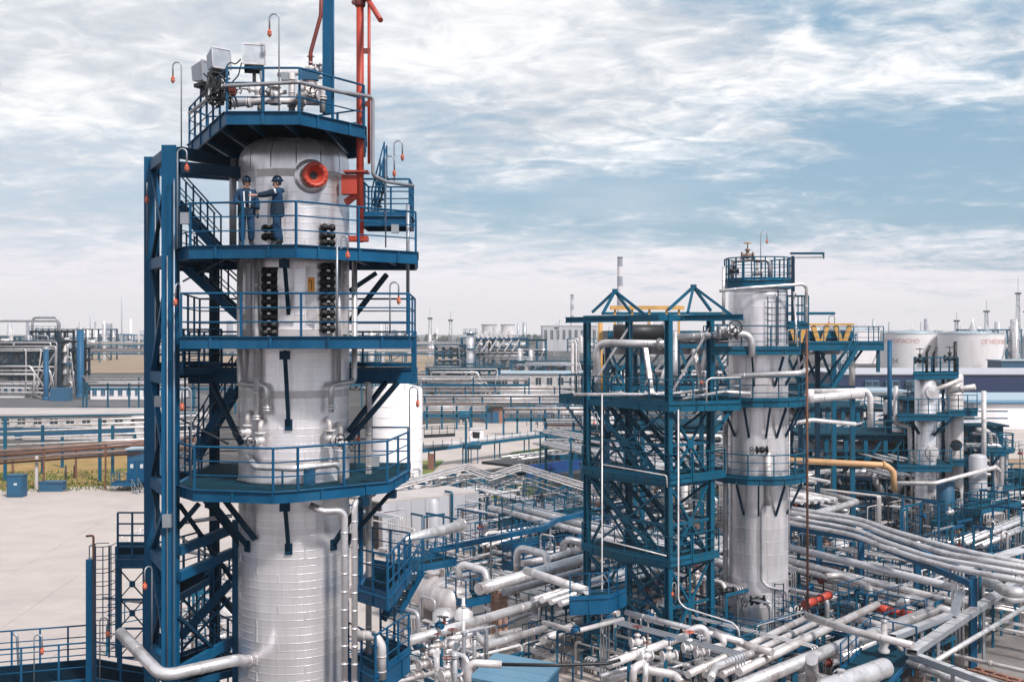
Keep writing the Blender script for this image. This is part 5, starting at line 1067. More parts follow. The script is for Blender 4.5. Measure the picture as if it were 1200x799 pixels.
def pillar():
    b = PZ(585, 752, 0); s = .62; hh = 2.75; t = thing('brick_pillar', 'square brick pillar with a concrete top carrying the thickest white pipe', 'pillar', b)
    part('core', MB().box(b + V(0, 0, hh / 2), (s - .06, s - .06, hh), R(42)), 'mortar', t)
    M = Matrix.Translation(b) @ Matrix.Rotation(R(42), 4, 'Z'); bk = [shared('brick_a', lambda: MB().box((0, 0, 0), (.292, .04, .078)), 'pillarbrick'), shared('brick_b', lambda: MB().box((0, 0, 0), (.14, .04, .078)), 'pillarbrick')]
    rb = random.Random(5); z = .045; row = 0
    while z < hh:
        for f in range(4):
            for k, x in enumerate((-.155, .155)) if row % 2 == 0 else enumerate((-.232, 0, .232)):
                p = Matrix.Rotation(f * math.pi / 2, 3, 'Z') @ V(x, -s / 2 + .018 + rb.uniform(-.006, .004), z)
                if f in (0, 3): inst('brick', bk[0] if row % 2 == 0 or k == 1 else bk[1], t, M @ p, R(42) + f * math.pi / 2)
        z += .09; row += 1
    part('cap', MB().box(b + V(0, 0, hh + .05), (s + .1, s + .1, .1), R(42)), 'concrete', t); part('cap_post', MB().box(b + V(0, 0, hh + .35), (.36, .36, .5), R(42)), 'concrete', t)
pillar()
hvessel('dull silver horizontal vessel on saddles left of the goose neck pipe', PZ(494, 690, 2.1), PZ(542, 709, 2.1), .88, 'clad_old')
hvessel('dull steel drum in shadow behind the brick pillar', PZ(612, 700, 1.1), PZ(645, 695, 1.1), .5, 'clad_old', man=False)
def blue_roof():
    pts = [PZ(549, 793, 2.6), PZ(580, 764, 2.6), PZ(658, 777, 2.6)]; p = pts[0] + (pts[2] - pts[1]); poly = [tuple(pts[0].xy), tuple(pts[1].xy), tuple(pts[2].xy), tuple(p.xy)]
    t = thing('blue_cabin', 'blue flat roofed cabin cut off by the bottom edge of the photo', 'cabin', V(pts[0].x, pts[0].y, 0))
    c = sum((Vector((*q, 0)) for q in poly), Vector()) / 4; part('wall', MB().prism([tuple(lerp(c, Vector((*q, 0)), .94).xy) for q in poly], 0, 2.45), 'boxblue', t)
    for i in range(4):
        a, b = lerp(pts[0], pts[1], (i + .012) / 4), lerp(pts[0], pts[1], (i + .988) / 4); e = pts[2] - pts[1]; part('roof_panel', MB().prism([tuple(a.xy), tuple(b.xy), tuple((b + e).xy), tuple((a + e).xy)], 2.47, 2.6), 'roofblue', t)
    part('door', MB().beam(Vector((*lerp(Vector((*poly[0], 0)), Vector((*poly[3], 0)), .4).xy, 1.05)), Vector((*lerp(Vector((*poly[0], 0)), Vector((*poly[3], 0)), .6).xy, 1.05)), .06, 2.0), 'boxblue', t)
blue_roof()
hp('pale elbow pipe with wrapped end rising left of the blue roof', [(548, 810, 0, 38.5), (548, 776, 0, 38.5), (588, 778, 0, 38.5)], 4.6, 'clad_old', bend=.3)
hp('long black hose stretching right from the pale elbow pipe', [(588, 778, 0, 38.5), (650, 779, 0, 38.5), (712, 777, 0, 39), (726, 773, 0, 39.5)], 2.1, 'dark', rings=None, name='hose', cat='hose')
for i, (x, y, y2, d, rp, m) in enumerate(((512, 758, 810, 46, 3.4, 'silver'), (524, 768, 810, 44, 3.6, 'silver'), (533, 764, 810, 42, 3.0, 'panelgrey'), (517, 746, 810, 47, 2.4, 'teal'), (556, 740, 800, 46, 2.4, 'silver_grey'), (500, 745, 810, 48, 1.8, 'silver'), (543, 700, 800, 47, 2.0, 'pale'))):
    pipe('upright pipe in the stand of pipes left of the blue roof', [P(x, y2, d), P(x, y, d)], rp * d / F, m, group='upright pipes left of the blue roof', flanges=(.9,))
for i, (x, y, d) in enumerate(((513, 756, 46), (507, 764, 45), (497, 778, 43), (530, 755, 46), (634, 722, 62), (648, 728, 61), (524, 790, 42), (651, 752, 54), (640, 758, 53))):
    valve('grey valve among the low pipes around the blue roof', P(x, y, d), (GA, GB)[i % 2], random.uniform(.9, 1.3), ('clad_old', 'pale')[i % 2], ('dark', 'darkred')[i % 3 == 0], group='grey valves round the blue roof')
for lbl, a, z in (('white cabinet at the bottom edge left of the blue roof', (505, 800), 1.4), ('small white box behind the upright pipes', (500, 770), 1.0)):
    p = PZ(*a, 0) + V(0, 0, 0); b = MB().box(p + V(0, 0, z / 2), (1.0, .8, z), R(42)); solo('white_cabinet', b, 'pale', lbl, 'cabinet')
# railed service platforms round the vessels
for lbl, x, y, z, w, d in (('small blue railed platform right of the dull silver vessel', 546, 706, 2.4, 1.6, 1.6), ('blue railed platform at the left end of the blue cable tray', 490, 665, 3.4, 2.6, 1.8), ('blue railed walkway behind the thickest white pipe', 600, 664, 2.6, 5, .8), ('blue railed walkway under the blue cable tray', 600, 640, 2.6, 9, 1.0)):
    p = PZ(x, y, z); p.z = 0; poly = [tuple((p).xy), tuple((p + GA * w).xy), tuple((p + GA * w + GB * d).xy), tuple((p + GB * d).xy)]
    platform('platform', lbl, 'platform', poly, z, 'blue', .25, 'teal_deck', [(3, 0, 1, 2, 3)], .8); 
# ---- racks of pipes through the plant
G = lambda *a: PZ(*a)
rack('grey pipe of the angled rack that jogs round the grass plot', 'pipes of the angled rack at the grass plot', [G(430, 580, 3), G(545, 548, 3), G(575, 560, 3), G(610, 548, 3), G(700, 576, 3)], 4, .62, .10, 'silver_grey', 5, mats=['silver', 'silver_grey', 'clad_old'], level2=-.9)
rack('pipe of the lower rack between the panelled tank and the grass plot', 'pipes of the lower rack behind the panelled tank', [G(430, 606, 2.2), G(560, 572, 2.2), G(690, 610, 2.2)], 3, .5, .11, 'silver', 6)
rack('silver pipe of the rack passing under the braced structure', 'pipes passing under the braced structure', [G(590, 596, 3.4), G(700, 625, 3.4), G(850, 668, 3.4)], 5, .55, .15, 'silver', 5, mats=['silver', 'silver', 'silver_grey', 'pale'])
rack('silver pipe of the rack rising right behind the grey column\'s foot', 'pipes rising right behind the grey column foot', [G(640, 708, 3.0), G(800, 655, 3.0), G(905, 622, 3.0)], 4, .55, .15, 'silver', 5)
rack('pale pipe of the high rack crossing behind the braced structure', 'pipes of the high rack behind the braced structure', [G(640, 520, 4.6), G(760, 545, 4.6), G(960, 590, 4.6)], 6, .55, .14, 'silver', 6, level2=1.4)
rack('silver pipe of the far rack right of the grey column', 'pipes of the far rack right of the grey column', [G(920, 525, 4.5), G(1005, 545, 4.5), G(1060, 560, 4.5)], 5, .5, .12, 'silver', 5, level2=1.3)
rack('pale pipe of the low rack leaving the right edge', 'pipes of the low rack at the right edge', [G(1130, 640, 3), G(1230, 600, 3)], 5, .5, .13, 'silver', 5)
rack('silver pipe of the rack between the curved bundle and the beige tank', 'pipes between the curved bundle and the beige tank', [G(900, 578, 3.5), G(1000, 600, 3.0)], 4, .45, .11, 'silver_grey', 4)
rack('pipe of the rack crossing the right middle ground', 'pipes crossing the right middle ground', [G(950, 530, 5.5), G(1060, 495, 5.5)], 4, .55, .14, 'silver', 6, level2=1.6)
rack('pipe of the dark rack under the grey duct', 'pipes of the dark rack under the grey duct', [G(900, 668, 1.6), G(1100, 722, 1.6)], 5, .5, .13, 'clad_old', 6)
rack('pipe of the rack behind the panelled tank\'s right end', 'pipes behind the right end of the panelled tank', [G(560, 640, 2.4), G(700, 600, 2.4)], 4, .5, .12, 'silver', 5, mats=['silver', 'clad_old'])
# yellow pipe, beige tank, blue drum
hp('tan yellow pipe running level to an elbow over the beige tank', [(905, 538, 0, 76), (1038, 545, 0, 76), (1047, 552, 0, 76), (1048, 575, 0, 76)], 3.6, 'tanpipe', bend=.5, rings=4, flanges=(.78,))
bt = PZ(1057, 618, 0); bt.z = .4
t = thing('beige_tank', 'beige round tank with a shallow cone roof under the tan yellow pipe', 'tank', flat(bt))
part('shell', MB().lathe([(1.12, 0), (1.12, 1.75)], flat(bt), 28), 'clad_old', t); part('roof', MB().lathe([(1.17, 1.72), (1.14, 1.8), (.5, 2.2), (.03, 2.3)], flat(bt), 28), 'clad_old', t)
for z in (.6, 1.2): part('hoop', MB().lathe([(1.12, -.03), (1.135, -.03), (1.135, .03), (1.12, .03)], flat(bt) + V(0, 0, z), 28, hard=True), 'clad_old', t)
part('manhole', MB().lathe([(.2, 0), (.2, .3), (.02, .32)], flat(bt) + V(-.4, -.3, 2.05), 12, hard=True), 'brownpipe', t)
q = PZ(1029, 612, 0); solo('blue_drum', MB().lathe([(.66, 0), (.66, 1.55), (.60, 1.62), (.02, 1.66)], flat(q), 22), 'boxblue', 'blue upright drum left of the beige tank', 'drum')
q = PZ(1035, 560, 3.2); platform('platform', 'brown grey service deck with dark rails above the beige tank', 'platform', [(q.x - 2.2, q.y - .6), (q.x + 2.4, q.y - .6), (q.x + 2.4, q.y + 2.4), (q.x - 2.2, q.y + 2.4)], 3.0, 'blue_dark', .25, 'brownpipe', [(0, 1, 2, 3, 0)], .9)
# ================================================================ ground
g = MB(); g.box((0, 2300, -.5), (9000, 5000, 1)); structure('ground', g, 'ground')
def slab(name, pts, h, m, z0=-.3):
    b = MB(); b.prism([tuple(PZ(a, y, 0).xy) if not isinstance(a, Vector) else tuple(a.xy) for a, y in pts], z0, h); return structure(name, b, m)
slab('plaza', [(-260, 900), (-90, 578), (172, 566), (400, 570), (470, 700), (470, 900)], .03, 'plaza')
slab('grass_verge', [(-160, 580), (-160, 541), (195, 533), (210, 566), (60, 572)], .05, 'drygrass')
slab('road', [(-300, 490), (-300, 463), (240, 461), (260, 478)], .02, 'asphalt')
slab('gravel_strip', [(-300, 541), (-300, 520), (260, 512), (270, 533)], .03, 'ground')
slab('dry_field', [(-900, 437), (-700, 414), (600, 414), (480, 437)], .02, 'earth')
slab('concrete_yard', [(440, 560), (445, 500), (690, 488), (740, 505), (700, 525), (560, 556)], .04, 'plaza')
slab('concrete_apron', [(440, 820), (440, 712), (560, 690), (700, 720), (700, 820)], .03, 'worn_concrete')
slab('grass_plot', [(560, 580), (575, 570), (640, 560), (650, 572), (590, 588)], .07, 'grass'); slab('grass_plot', [(468, 556), (488, 540), (520, 540), (505, 556)], .07, 'grass'); slab('grass_plot', [(585, 540), (600, 530), (660, 522), (672, 530), (620, 541)], .08, 'grass')
slab('brown_yard', [(1105, 790), (1160, 745), (1240, 705), (1400, 760), (1300, 900)], .06, 'worn_concrete')
slab('white_yard', [(1130, 545), (1145, 505), (1400, 500), (1400, 540)], .04, 'plaza'); slab('soil_patch', [(1165, 560), (1170, 538), (1400, 533), (1400, 556)], .06, 'earth')
slab('concrete_yard', [(1000, 640), (1010, 600), (1150, 590), (1200, 640)], .02, 'worn_concrete')
def grass_tufts():
    b = MB(); r = random.Random(12)
    for i in range(2600):
        x = r.uniform(-20, 200); y = 566 + (x - 60) * -.02 + r.uniform(-14, 10); p = PZ(x, y, .05); s_ = r.uniform(.12, .3)
        for k in range(3): a = r.uniform(0, 6.28); d = V(math.cos(a), math.sin(a), 0) * s_ * .35; b.add([p + d * .5, p - d * .5, p + V(d.y, -d.x, s_)], [(0, 1, 2)])
    solo('grass_tufts', b, 'grass', 'green grass tufts along the edge of the paving, left', 'grass', kind='stuff')
grass_tufts()
def plaza_slabs():
    t = thing('paving', 'pale concrete paving of large cast slabs at the left', 'paving', flat(PZ(60, 650, 0)))
    o, ux, uy = flat(PZ(-90, 800, 0)), V(math.cos(R(4)), math.sin(R(4)), 0), V(-math.sin(R(4)), math.cos(R(4)), 0); sx, sy = 4.6, 6.0
    sm = shared('slab', lambda: MB().prism([(.012, .012), (sx - .012, .012), (sx - .012, sy - .012), (.012, sy - .012)], 0, .02), 'plaza'); rp = random.Random(4)
    for i in range(-2, 9):
        for j in range(-2, 9):
            p = o + ux * (sx * i) + uy * (sy * j); inst('slab', sm, t, p + V(0, 0, .032 + rp.uniform(0, .008)), R(4))
plaza_slabs()
def brick_edge():
    a, b = PZ(1134, 783, .1), PZ(1215, 806, .1); d = (b - a).normalized(); n = Vector((-d.y, d.x, 0)); t = thing('brick_kerb', 'low kerb of loose red bricks at the lower right corner', 'kerb', a); L = (b - a).length; rb = random.Random(9)
    bm = shared('kerb_brick', lambda: MB().box((0, 0, 0), (.24, .115, .075)), 'brick')
    for row in range(2):
        k = int(L / .125)
        for i in range(k):
            p = a + d * (i + .5) * .125 + n * (row * .26 + rb.uniform(-.02, .02)) + V(0, 0, .0 + row * .08 * (i % 5 != 0) + rb.uniform(-.01, .01)); inst('brick', bm, t, p, math.atan2(n.y, n.x) + rb.uniform(-.08, .08))
brick_edge()
# ================================================================ left middle distance
def box_thing(name, label, cat, c, d, m, rz=0, extra=None):
    c = Vector(c); t = thing(name, label, cat, c); part('body', MB().box(c + V(0, 0, d[2] / 2), d, rz), m, t)
    if extra: extra(t, c, d)
    return t
def cab(t, c, d):
    part('roof', MB().box(c + V(0, 0, d[2] + .04), (d[0] + .12, d[1] + .12, .08)), 'boxblue', t); part('door', MB().box(c + V(-d[0] * .02, -d[1] / 2 - .02, d[2] * .5), (d[0] * .86, .04, d[2] * .84)), 'boxblue', t); part('label_plate', MB().box(c + V(.1, -d[1] / 2 - .045, d[2] * .62), (d[0] * .2, .02, .22)), 'reflective', t)
box_thing('electric_cabinet', 'upright dark blue cabinet on the plaza, left edge', 'cabinet', flat(PZ(20, 582, 0)), (1.5, 1.1, 2.1), 'boxblue', 0, cab)
def chest(t, c, d): part('lid', MB().box(c + V(0, 0, d[2] + .06), (d[0] + .15, d[1] + .15, .12)), 'boxblue', t); part('plinth', MB().box(c + V(0, 0, .05), (d[0] + .1, d[1] + .1, .1)), 'concrete', t)
box_thing('storage_chest', 'low dark blue chest on the plaza beside the pale pole', 'chest', flat(PZ(62, 576, 0)), (2.2, 1.3, .95), 'boxblue', .05, chest)
def pole(label, px, yb, yt, r, m, z=0): 
    b = PZ(px, yb, 0); h = P(px, yt, b.y).z; t = solo('pole', MB().lathe([(r * 1.25, 0), (r, .3), (r * .8, h), (.01, h + .02)], flat(b), 10), m, label, 'pole'); part('collar', MB().lathe([(r * 1.5, .0), (r * 1.5, .12), (r, .14)], flat(b), 10), m, t); return t
pole('pale concrete pole between the blue cabinet and the chest', 43, 574, 534, .2, 'concrete'); pole('rusty post right of the pale pole, carrying brown pipes', 89, 561, 528, .14, 'rust'); pole('short dark post beside the rusty post', 77, 562, 545, .12, 'dark'); pole('rusty post near the left edge behind the blue cabinet', 15, 560, 532, .14, 'rust'); pole('short rusty stump right of the dark post', 87, 560, 545, .1, 'rust')
for i, (y0, y1, r, m) in enumerate(((535, 520, .16, 'rust'), (540, 526, .15, 'brownpipe'), (544, 530, .12, 'rust'), (530, 516, .18, 'brownpipe'))):
    a, b = P(-60, y0 + 3, 112 - i), P(230, y1 - 4, 116 - i); pipe(['topmost rusty pipe of the brown bundle at the grass verge', 'second rusty pipe of the brown bundle at the grass verge', 'lowest rusty pipe of the brown bundle at the grass verge', 'brown pipe behind the rusty bundle at the grass verge'][i], [a, b], r, m, rings=5, sup=4, supm='rust')
for i, (x0, y0, x1, y1, d, m) in enumerate(((-60, 508, 230, 498, 130, 'pale'), (-60, 502, 230, 493, 132, 'silver'), (-60, 516, 230, 505, 126, 'pale'), (-60, 524, 230, 512, 122, 'silver'), (-60, 490, 230, 484, 138, 'teal'), (-60, 496, 230, 488, 136, 'silver'), (-60, 529, 230, 518, 120, 'silver_grey'))):
    pipe(['third', 'second', 'fourth', 'fifth', 'teal', 'topmost pale', 'lowest grey'][i] + ' long level pipe of the rack before the blue banded building', [P(x0, y0, d), P(x1, y1, d)], .11, m, rings=8)
for i, x in enumerate((6, 50, 73, 117, 132, 158)):
    d = 118 + (i % 3) * 6; solo('steel_post', MB().beam(P(x, 388 + 16 / d * F, d), P(x, 490 + (i % 3) * 8, d), .28), 'teal', 'teal post in the row under the long level pipes at the left', 'post', 'teal posts under the left pipes')
def building(name, label, x0, x1, yb, yt, dep, m, roof=None, win=None, wy=(.45, .85), wn=0, band=None, door=None, D=None, slope=0, door_m='boxblue'):
    b = PZ(x0, yb, 0); D = D or b.y; a, c = flat(P(x0, 388, D)), flat(P(x1, 388, D)); c.y += slope; h = P(x0, yt, D).z; t = thing(name, label, 'building', lerp(a, c, .5)); n = Vector((-(c - a).y, (c - a).x, 0)).normalized()
    part('wall', MB().prism([tuple(a.xy), tuple(c.xy), tuple((c + n * dep).xy), tuple((a + n * dep).xy)], 0, h), m, t)
    d = (c - a).normalized(); r = MB(); a2, c2 = a - d * .4 - n * .4, c + d * .4 - n * .4; r.prism([tuple(a2.xy), tuple(c2.xy), tuple((c2 + n * (dep + .8)).xy), tuple((a2 + n * (dep + .8)).xy)], h + .01, h + .3); part('roof', r, roof or m, t)
    if band:
        z0, z1, bm_ = band; part('band', MB().prism([tuple((a - n * .06).xy), tuple((c - n * .06).xy), tuple((c - n * .01).xy), tuple((a - n * .01).xy)], h * z0, h * z1), bm_, t)
    L = (c - a).length
    for i in range(wn):
        p, q = lerp(a, c, (i + .22) / wn) - n * .1, lerp(a, c, (i + .78) / wn) - n * .1; zz = [h * wy[0], h * wy[1]]; m_ = lerp(p, q, .5)
        f = part('window', MB().prism([tuple(p.xy), tuple(q.xy), tuple((q + n * .08).xy), tuple((p + n * .08).xy)], zz[0], zz[1]), 'pale', t)
        w = (q - p).length
        for s in (-1, 1):
            u, v = lerp(p, q, .5 + s * .23 - .2) - n * .03, lerp(p, q, .5 + s * .23 + .2) - n * .03
            part('pane', MB().prism([tuple(u.xy), tuple(v.xy), tuple((v + n * .04).xy), tuple((u + n * .04).xy)], zz[0] + .12, zz[1] - .12), win or 'glass', f)
    if door is not None:
        p = lerp(a, c, door) - n * .08; part('door', MB().box(p + V(0, 0, 1.05), (1.1, .1, 2.1), math.atan2(d.y, d.x)), door_m, t)
    return t
building('low_building', 'long low white building with a dark blue band behind the left pipe rack', -60, 168, 515, 487, 12, 'pale', 'concrete', wn=12, wy=(.62, .92), band=(.18, .5, 'boxblue'), door=.36)
building('low_building', 'small flat white building with blue windows at the left edge', -30, 44, 466, 450, 10, 'tankwhite', 'pale', 'boxblue', (.25, .72), 9)
building('low_building', 'flat white building with a row of blue windows, left of the mast', 106, 206, 468, 451, 10, 'tankwhite', 'pale', 'boxblue', (.25, .72), 10)
building('low_building', 'small white building partly behind the mast, right of the left pipe rack', 158, 240, 520, 490, 8, 'pale', 'concrete', wn=2)
def cabin():
    a, b = P(149, 388, 113), P(196, 388, 113); z0 = P(0, 566, 113).z; h = P(0, 527, 113).z; t = thing('site_cabin', 'blue site cabin with panelled doors and a railed balcony beside the mast', 'cabin', V(a.x, 113, 0))
    part('wall', MB().box(((a.x + b.x) / 2, 115, (z0 + h) / 2), (b.x - a.x, 4, h - z0)), 'boxblue', t); part('roof', MB().box(((a.x + b.x) / 2, 115, h + .08), (b.x - a.x + .3, 4.3, .16)), 'roofpale', t)
    for i, x in enumerate((.5, 1.5, 2.6)): d = part('door', MB().box((a.x + x, 112.96, z0 + 1.2), (.85, .06, 2.2)), 'blue', t); part('sign_plate', MB().box((a.x + x, 112.91, z0 + 1.75), (.3, .03, .4)), 'reflective', d)
    for x in (.2, 3.6): part('leg', MB().box((a.x + x, 114, z0 / 2), (.2, .2, z0)), 'dark', t)
cabin()
ba, bb = P(133, 388, 111), P(160, 388, 111); zc = P(0, 566, 111).z
platform('platform', 'small blue railed balcony in front of the blue site cabin', 'balcony', [(ba.x, 110.4), (bb.x, 110.4), (bb.x, 112.8), (ba.x, 112.8)], zc, 'blue', .2, 'teal_deck', [(3, 0, 1)], .7)
stair('short pale stair falling from the balcony of the blue site cabin', P(158, 572, 110), P(168, 592, 108.5), .9, 'galv', dirw=(.4, 1, 0))
for i, (x, y) in enumerate(((143, 640), (154, 636), (164, 632))): pipe(['left', 'middle', 'right'][i] + ' white hoop barrier on the plaza beside the ladder landing', [PZ(x, y + 22, 0), P(x, y - 12, PZ(x, y + 22, 0).y), P(x + 8, y - 14, PZ(x, y + 22, 0).y + 1), V(*PZ(x + 9, y + 21, 0))], .07, 'pale', .15, rings=None, name='hoop_barrier', cat='barrier')
# ================================================================ far process units
def far_column(label, px, wpx, ytop, D, m='clad', rings=(), pm='teal', group=None, ybase=None):
    c = flat(P(px, 388, D)); r = wpx * D / F / 2; zt = P(0, ytop, D).z; t = thing('process_column', label, 'column', c, group)
    part('shell', MB().lathe([(r, 0), (r, zt - r * .5), (r * .8, zt - r * .15), (.02, zt)], c, 14), m, t)
    for y in rings:
        z = P(0, y, D).z; k = part('ring_platform', MB().lathe([(r, z), (r * 1.0 + 1.0, z), (r + 1.0, z - .35), (r, z - .35)], c, 14, hard=True), pm, t)
        rb = MB()
        for q in (.55, 1.1): rb.torus(c + V(0, 0, z + q), (0, 0, 1), r + .95, .05, 14, 4)
        for i in range(8): an = i * math.pi / 4; rb.beam(c + V(math.cos(an) * (r + .95), math.sin(an) * (r + .95), z), c + V(math.cos(an) * (r + .95), math.sin(an) * (r + .95), z + 1.1), .08)
        part('railing', rb, pm, k)
    part('side_pipe', MB().tube([c + V(r + .25, -.4, 0), c + V(r + .25, -.4, zt - .6), c + V(r * .5, -.4, zt - .1)], .14, 6, bend=.5), 'silver', t)
    return t
def far_frame(label, x0, x1, ytop, D, depth=8, bays=4, lv=3, m='teal', fill=True, group=None, seed=1, dark=True):
    rf = random.Random(seed); a, b = flat(P(x0, 388, D)), flat(P(x1, 388, D)); h = P(0, ytop, D).z; t = thing('process_frame', label, 'steel frame', lerp(a, b, .5), group); w = .35 if D < 200 else .5
    for i in range(bays + 1):
        for y in (0, depth): p = lerp(a, b, i / bays) + V(0, y, 0); part('post', MB().beam(p, p + V(0, 0, h), w), m, t)
    for k in range(lv):
        z = h * (k + 1) / lv - .2
        for y in (0, depth): part('beam', MB().beam(a + V(0, y, z), b + V(0, y, z), w * .8, w), m, t)
        if dark: part('deck', MB().box(lerp(a, b, .5) + V(0, depth / 2, z + .3), (b.x - a.x + 1, depth + 1, .12)), 'teal_deck', t)
        rl = MB()
        for q in (.6, 1.15): rl.beam(a + V(-.4, -.4, z + q + .3), b + V(.4, -.4, z + q + .3), .09)
        for i in range(int((b.x - a.x) / 1.6) + 1): rl.beam((a.x + i * 1.6, a.y - .4, z + .3), (a.x + i * 1.6, a.y - .4, z + 1.45), .08)
        part('railing', rl, m, t)
        if fill:
            for i in range(bays):
                u = (i + rf.uniform(.3, .7)) / bays; c = lerp(a, b, u) + V(0, depth * rf.uniform(.2, .6), z - h / lv + .6); r = rf.uniform(.3, .9)
                if rf.random() < .5: part('drum', MB().tube([c + V(-1.6, 0, r + .4), c + V(1.6, 0, r + .4)], r, 10), rf.choice(('silver', 'clad_old', 'panelgrey', 'pale')), t)
                else: part('drum', MB().lathe([(r, 0), (r, h / lv * .6), (r * .5, h / lv * .72), (.02, h / lv * .75)], c, 10), rf.choice(('silver', 'clad_old', 'dark', 'pale')), t)
    for i in range(bays):
        if rf.random() < .6: k = rf.randrange(lv); part('brace', MB().beam(lerp(a, b, i / bays) + V(0, 0, h * k / lv), lerp(a, b, (i + 1) / bays) + V(0, 0, h * (k + 1) / lv), w * .6), m, t)
    for i in range(lv * 3):
        z = h * rf.uniform(.05, 1); part('process_pipe', MB().tube([a + V(rf.uniform(0, .3) * (b.x - a.x), -.7, z), a + V(rf.uniform(.6, 1) * (b.x - a.x), -.7, z), a + V(rf.uniform(.6, 1) * (b.x - a.x), -.7, 0)], rf.uniform(.12, .3), 6, bend=.5), rf.choice(('silver', 'pale', 'silver_grey')), t)
    return t
D0 = 275
far_frame('teal process frame full of drums at the far left edge', -30, 70, 400, D0 - 8, 16, 7, 5, 'blue_dark', seed=3); far_frame('upper dark frame with white uprights on the far left process unit', 36, 68, 388, D0 + 4, 10, 3, 5, 'blue_dark', seed=5); far_frame('slim open frame beside the tall blue stack, far left', 68, 90, 408, D0 - 2, 8, 3, 4, 'blue_dark', False, seed=8)
for lbl, x, w, y, m, rg in (('broad pale column at the far left edge', 7, 14, 396, 'clad_old', (407, 430)), ('pale column behind the far left frame', 33, 8, 392, 'silver_grey', (404,)), ('silver column between the two blue stacks, far left', 61, 11, 400, 'silver_grey', (406, 424, 442)), ('thin pale column left of the tall blue stack', 76, 6, 402, 'clad_old', (426,)), ('short dark column in the far left process unit', 20, 9, 410, 'panelgrey', ())): far_column(lbl, x, w, y, D0 - 4, m, rg)
def flat_stack(label, px, w, y0, y1, D, m='blue'):
    c = flat(P(px, 388, D)); r = w * D / F / 2; zt, zb = P(0, y0, D).z, max(0, P(0, y1, D).z); t = thing('steel_stack', label, 'stack', c + V(0, 0, zb)); part('shaft', MB().lathe([(r, zb), (r, zt), (r * .8, zt), (r * .8, zt - 1)], c, 16), m, t); part('base', MB().lathe([(r * 1.4, zb), (r * 1.4, zb + .5), (r, zb + .8)], c, 16), m, t); part('rim', MB().lathe([(r * 1.08, zt - .5), (r * 1.12, zt - .3), (r * 1.12, zt + .05), (r, zt + .05)], c, 16), 'galv', t)
flat_stack('tall blue stack standing free at the far left process unit', 94, 8, 384, 465, 262); flat_stack('shorter blue stack left of the tall one', 54, 6, 407, 470, 258)
box_thing('blue_container', 'small dark blue container at the foot of the far left stacks', 'container', flat(P(72, 388, 255)), (4, 3, 3), 'boxblue')
for i, (x0, x1, y, d) in enumerate(((-40, 70, 376, 285), (38, 68, 372, 283))): pipe(['long level pipe over the far left process unit', 'highest level pipe over the far left process unit'][i], [P(x0, 406, d), P(x0, y, d), P(x1, y, d), P(x1, 412, d)], .3, 'silver_grey', 1, rings=None)
# low distant racks
def far_rack(label, group, x0, x1, y, D, n=3, m='silver', bays=8, zt=None, dz=.9, rise=0):
    a, b = P(x0, y, D), P(x1, y + rise, D + 0); t = thing('pipe_trestle', label, 'pipe trestle', flat(lerp(a, b, .5)), group)
    for k in range(n): part('trestle_pipe', MB().tube([a + V(0, k * .8, -k * dz * .4), b + V(0, k * .8, -k * dz * .4)], (.13 if D < 250 else .24) * (1, .7, 1.2, .8, 1)[k % 5], 6), ('silver', 'silver_grey', 'clad_old', 'silver', 'brownpipe')[(k + int(y)) % 5], t)
    for i in range(bays + 1): p = lerp(a, b, i / bays); part('post', MB().beam((p.x, p.y + .6, 0), (p.x, p.y + .6, p.z - .3), .3 if D < 250 else .45), 'teal', t)
    part('girder', MB().beam(a + V(0, .6, -dz * n * .4 - .4), b + V(0, .6, -dz * n * .4 - .4), .3, .5), 'teal', t)
for lbl, a in (('distant trestle crossing the brown field at the left', (-100, 620, 409, 420, 4)), ('distant trestle just in front of the left brown field', (96, 620, 441, 230, 4)), ('trestle of pale pipes right of the tall blue stack', (100, 300, 447, 215, 3)), ('farthest trestle, a thin line under the skyline at left', (-150, 560, 401, 560, 3)),
               ('trestle across the middle distance level with the brick shed', (430, 700, 463, 200, 5)), ('trestle just above the brick shed', (440, 720, 452, 240, 5)), ('trestle behind the middle distance, under the far process units', (470, 720, 437, 300, 5)), ('lower trestle left of the brick shed', (430, 570, 474, 180, 4)), ('trestle right of the brick shed toward the braced structure', (590, 720, 478, 170, 4)),
               ('trestle in front of the blue hall at the right', (935, 1120, 478, 160, 4)), ('trestle behind the pair of small columns', (1000, 1150, 505, 130, 4)), ('short trestle at the right behind the far balcony', (1125, 1240, 590, 96, 4)), ('trestle behind the grey column, below the air coolers', (800, 1060, 500, 120, 5)), ('lower trestle behind the grey column', (830, 1060, 520, 105, 5)), ('trestle seen through the upper braced structure', (640, 900, 492, 130, 5)), ('trestle seen through the middle of the braced structure', (640, 880, 515, 112, 4))):
    far_rack(lbl, None, *a)
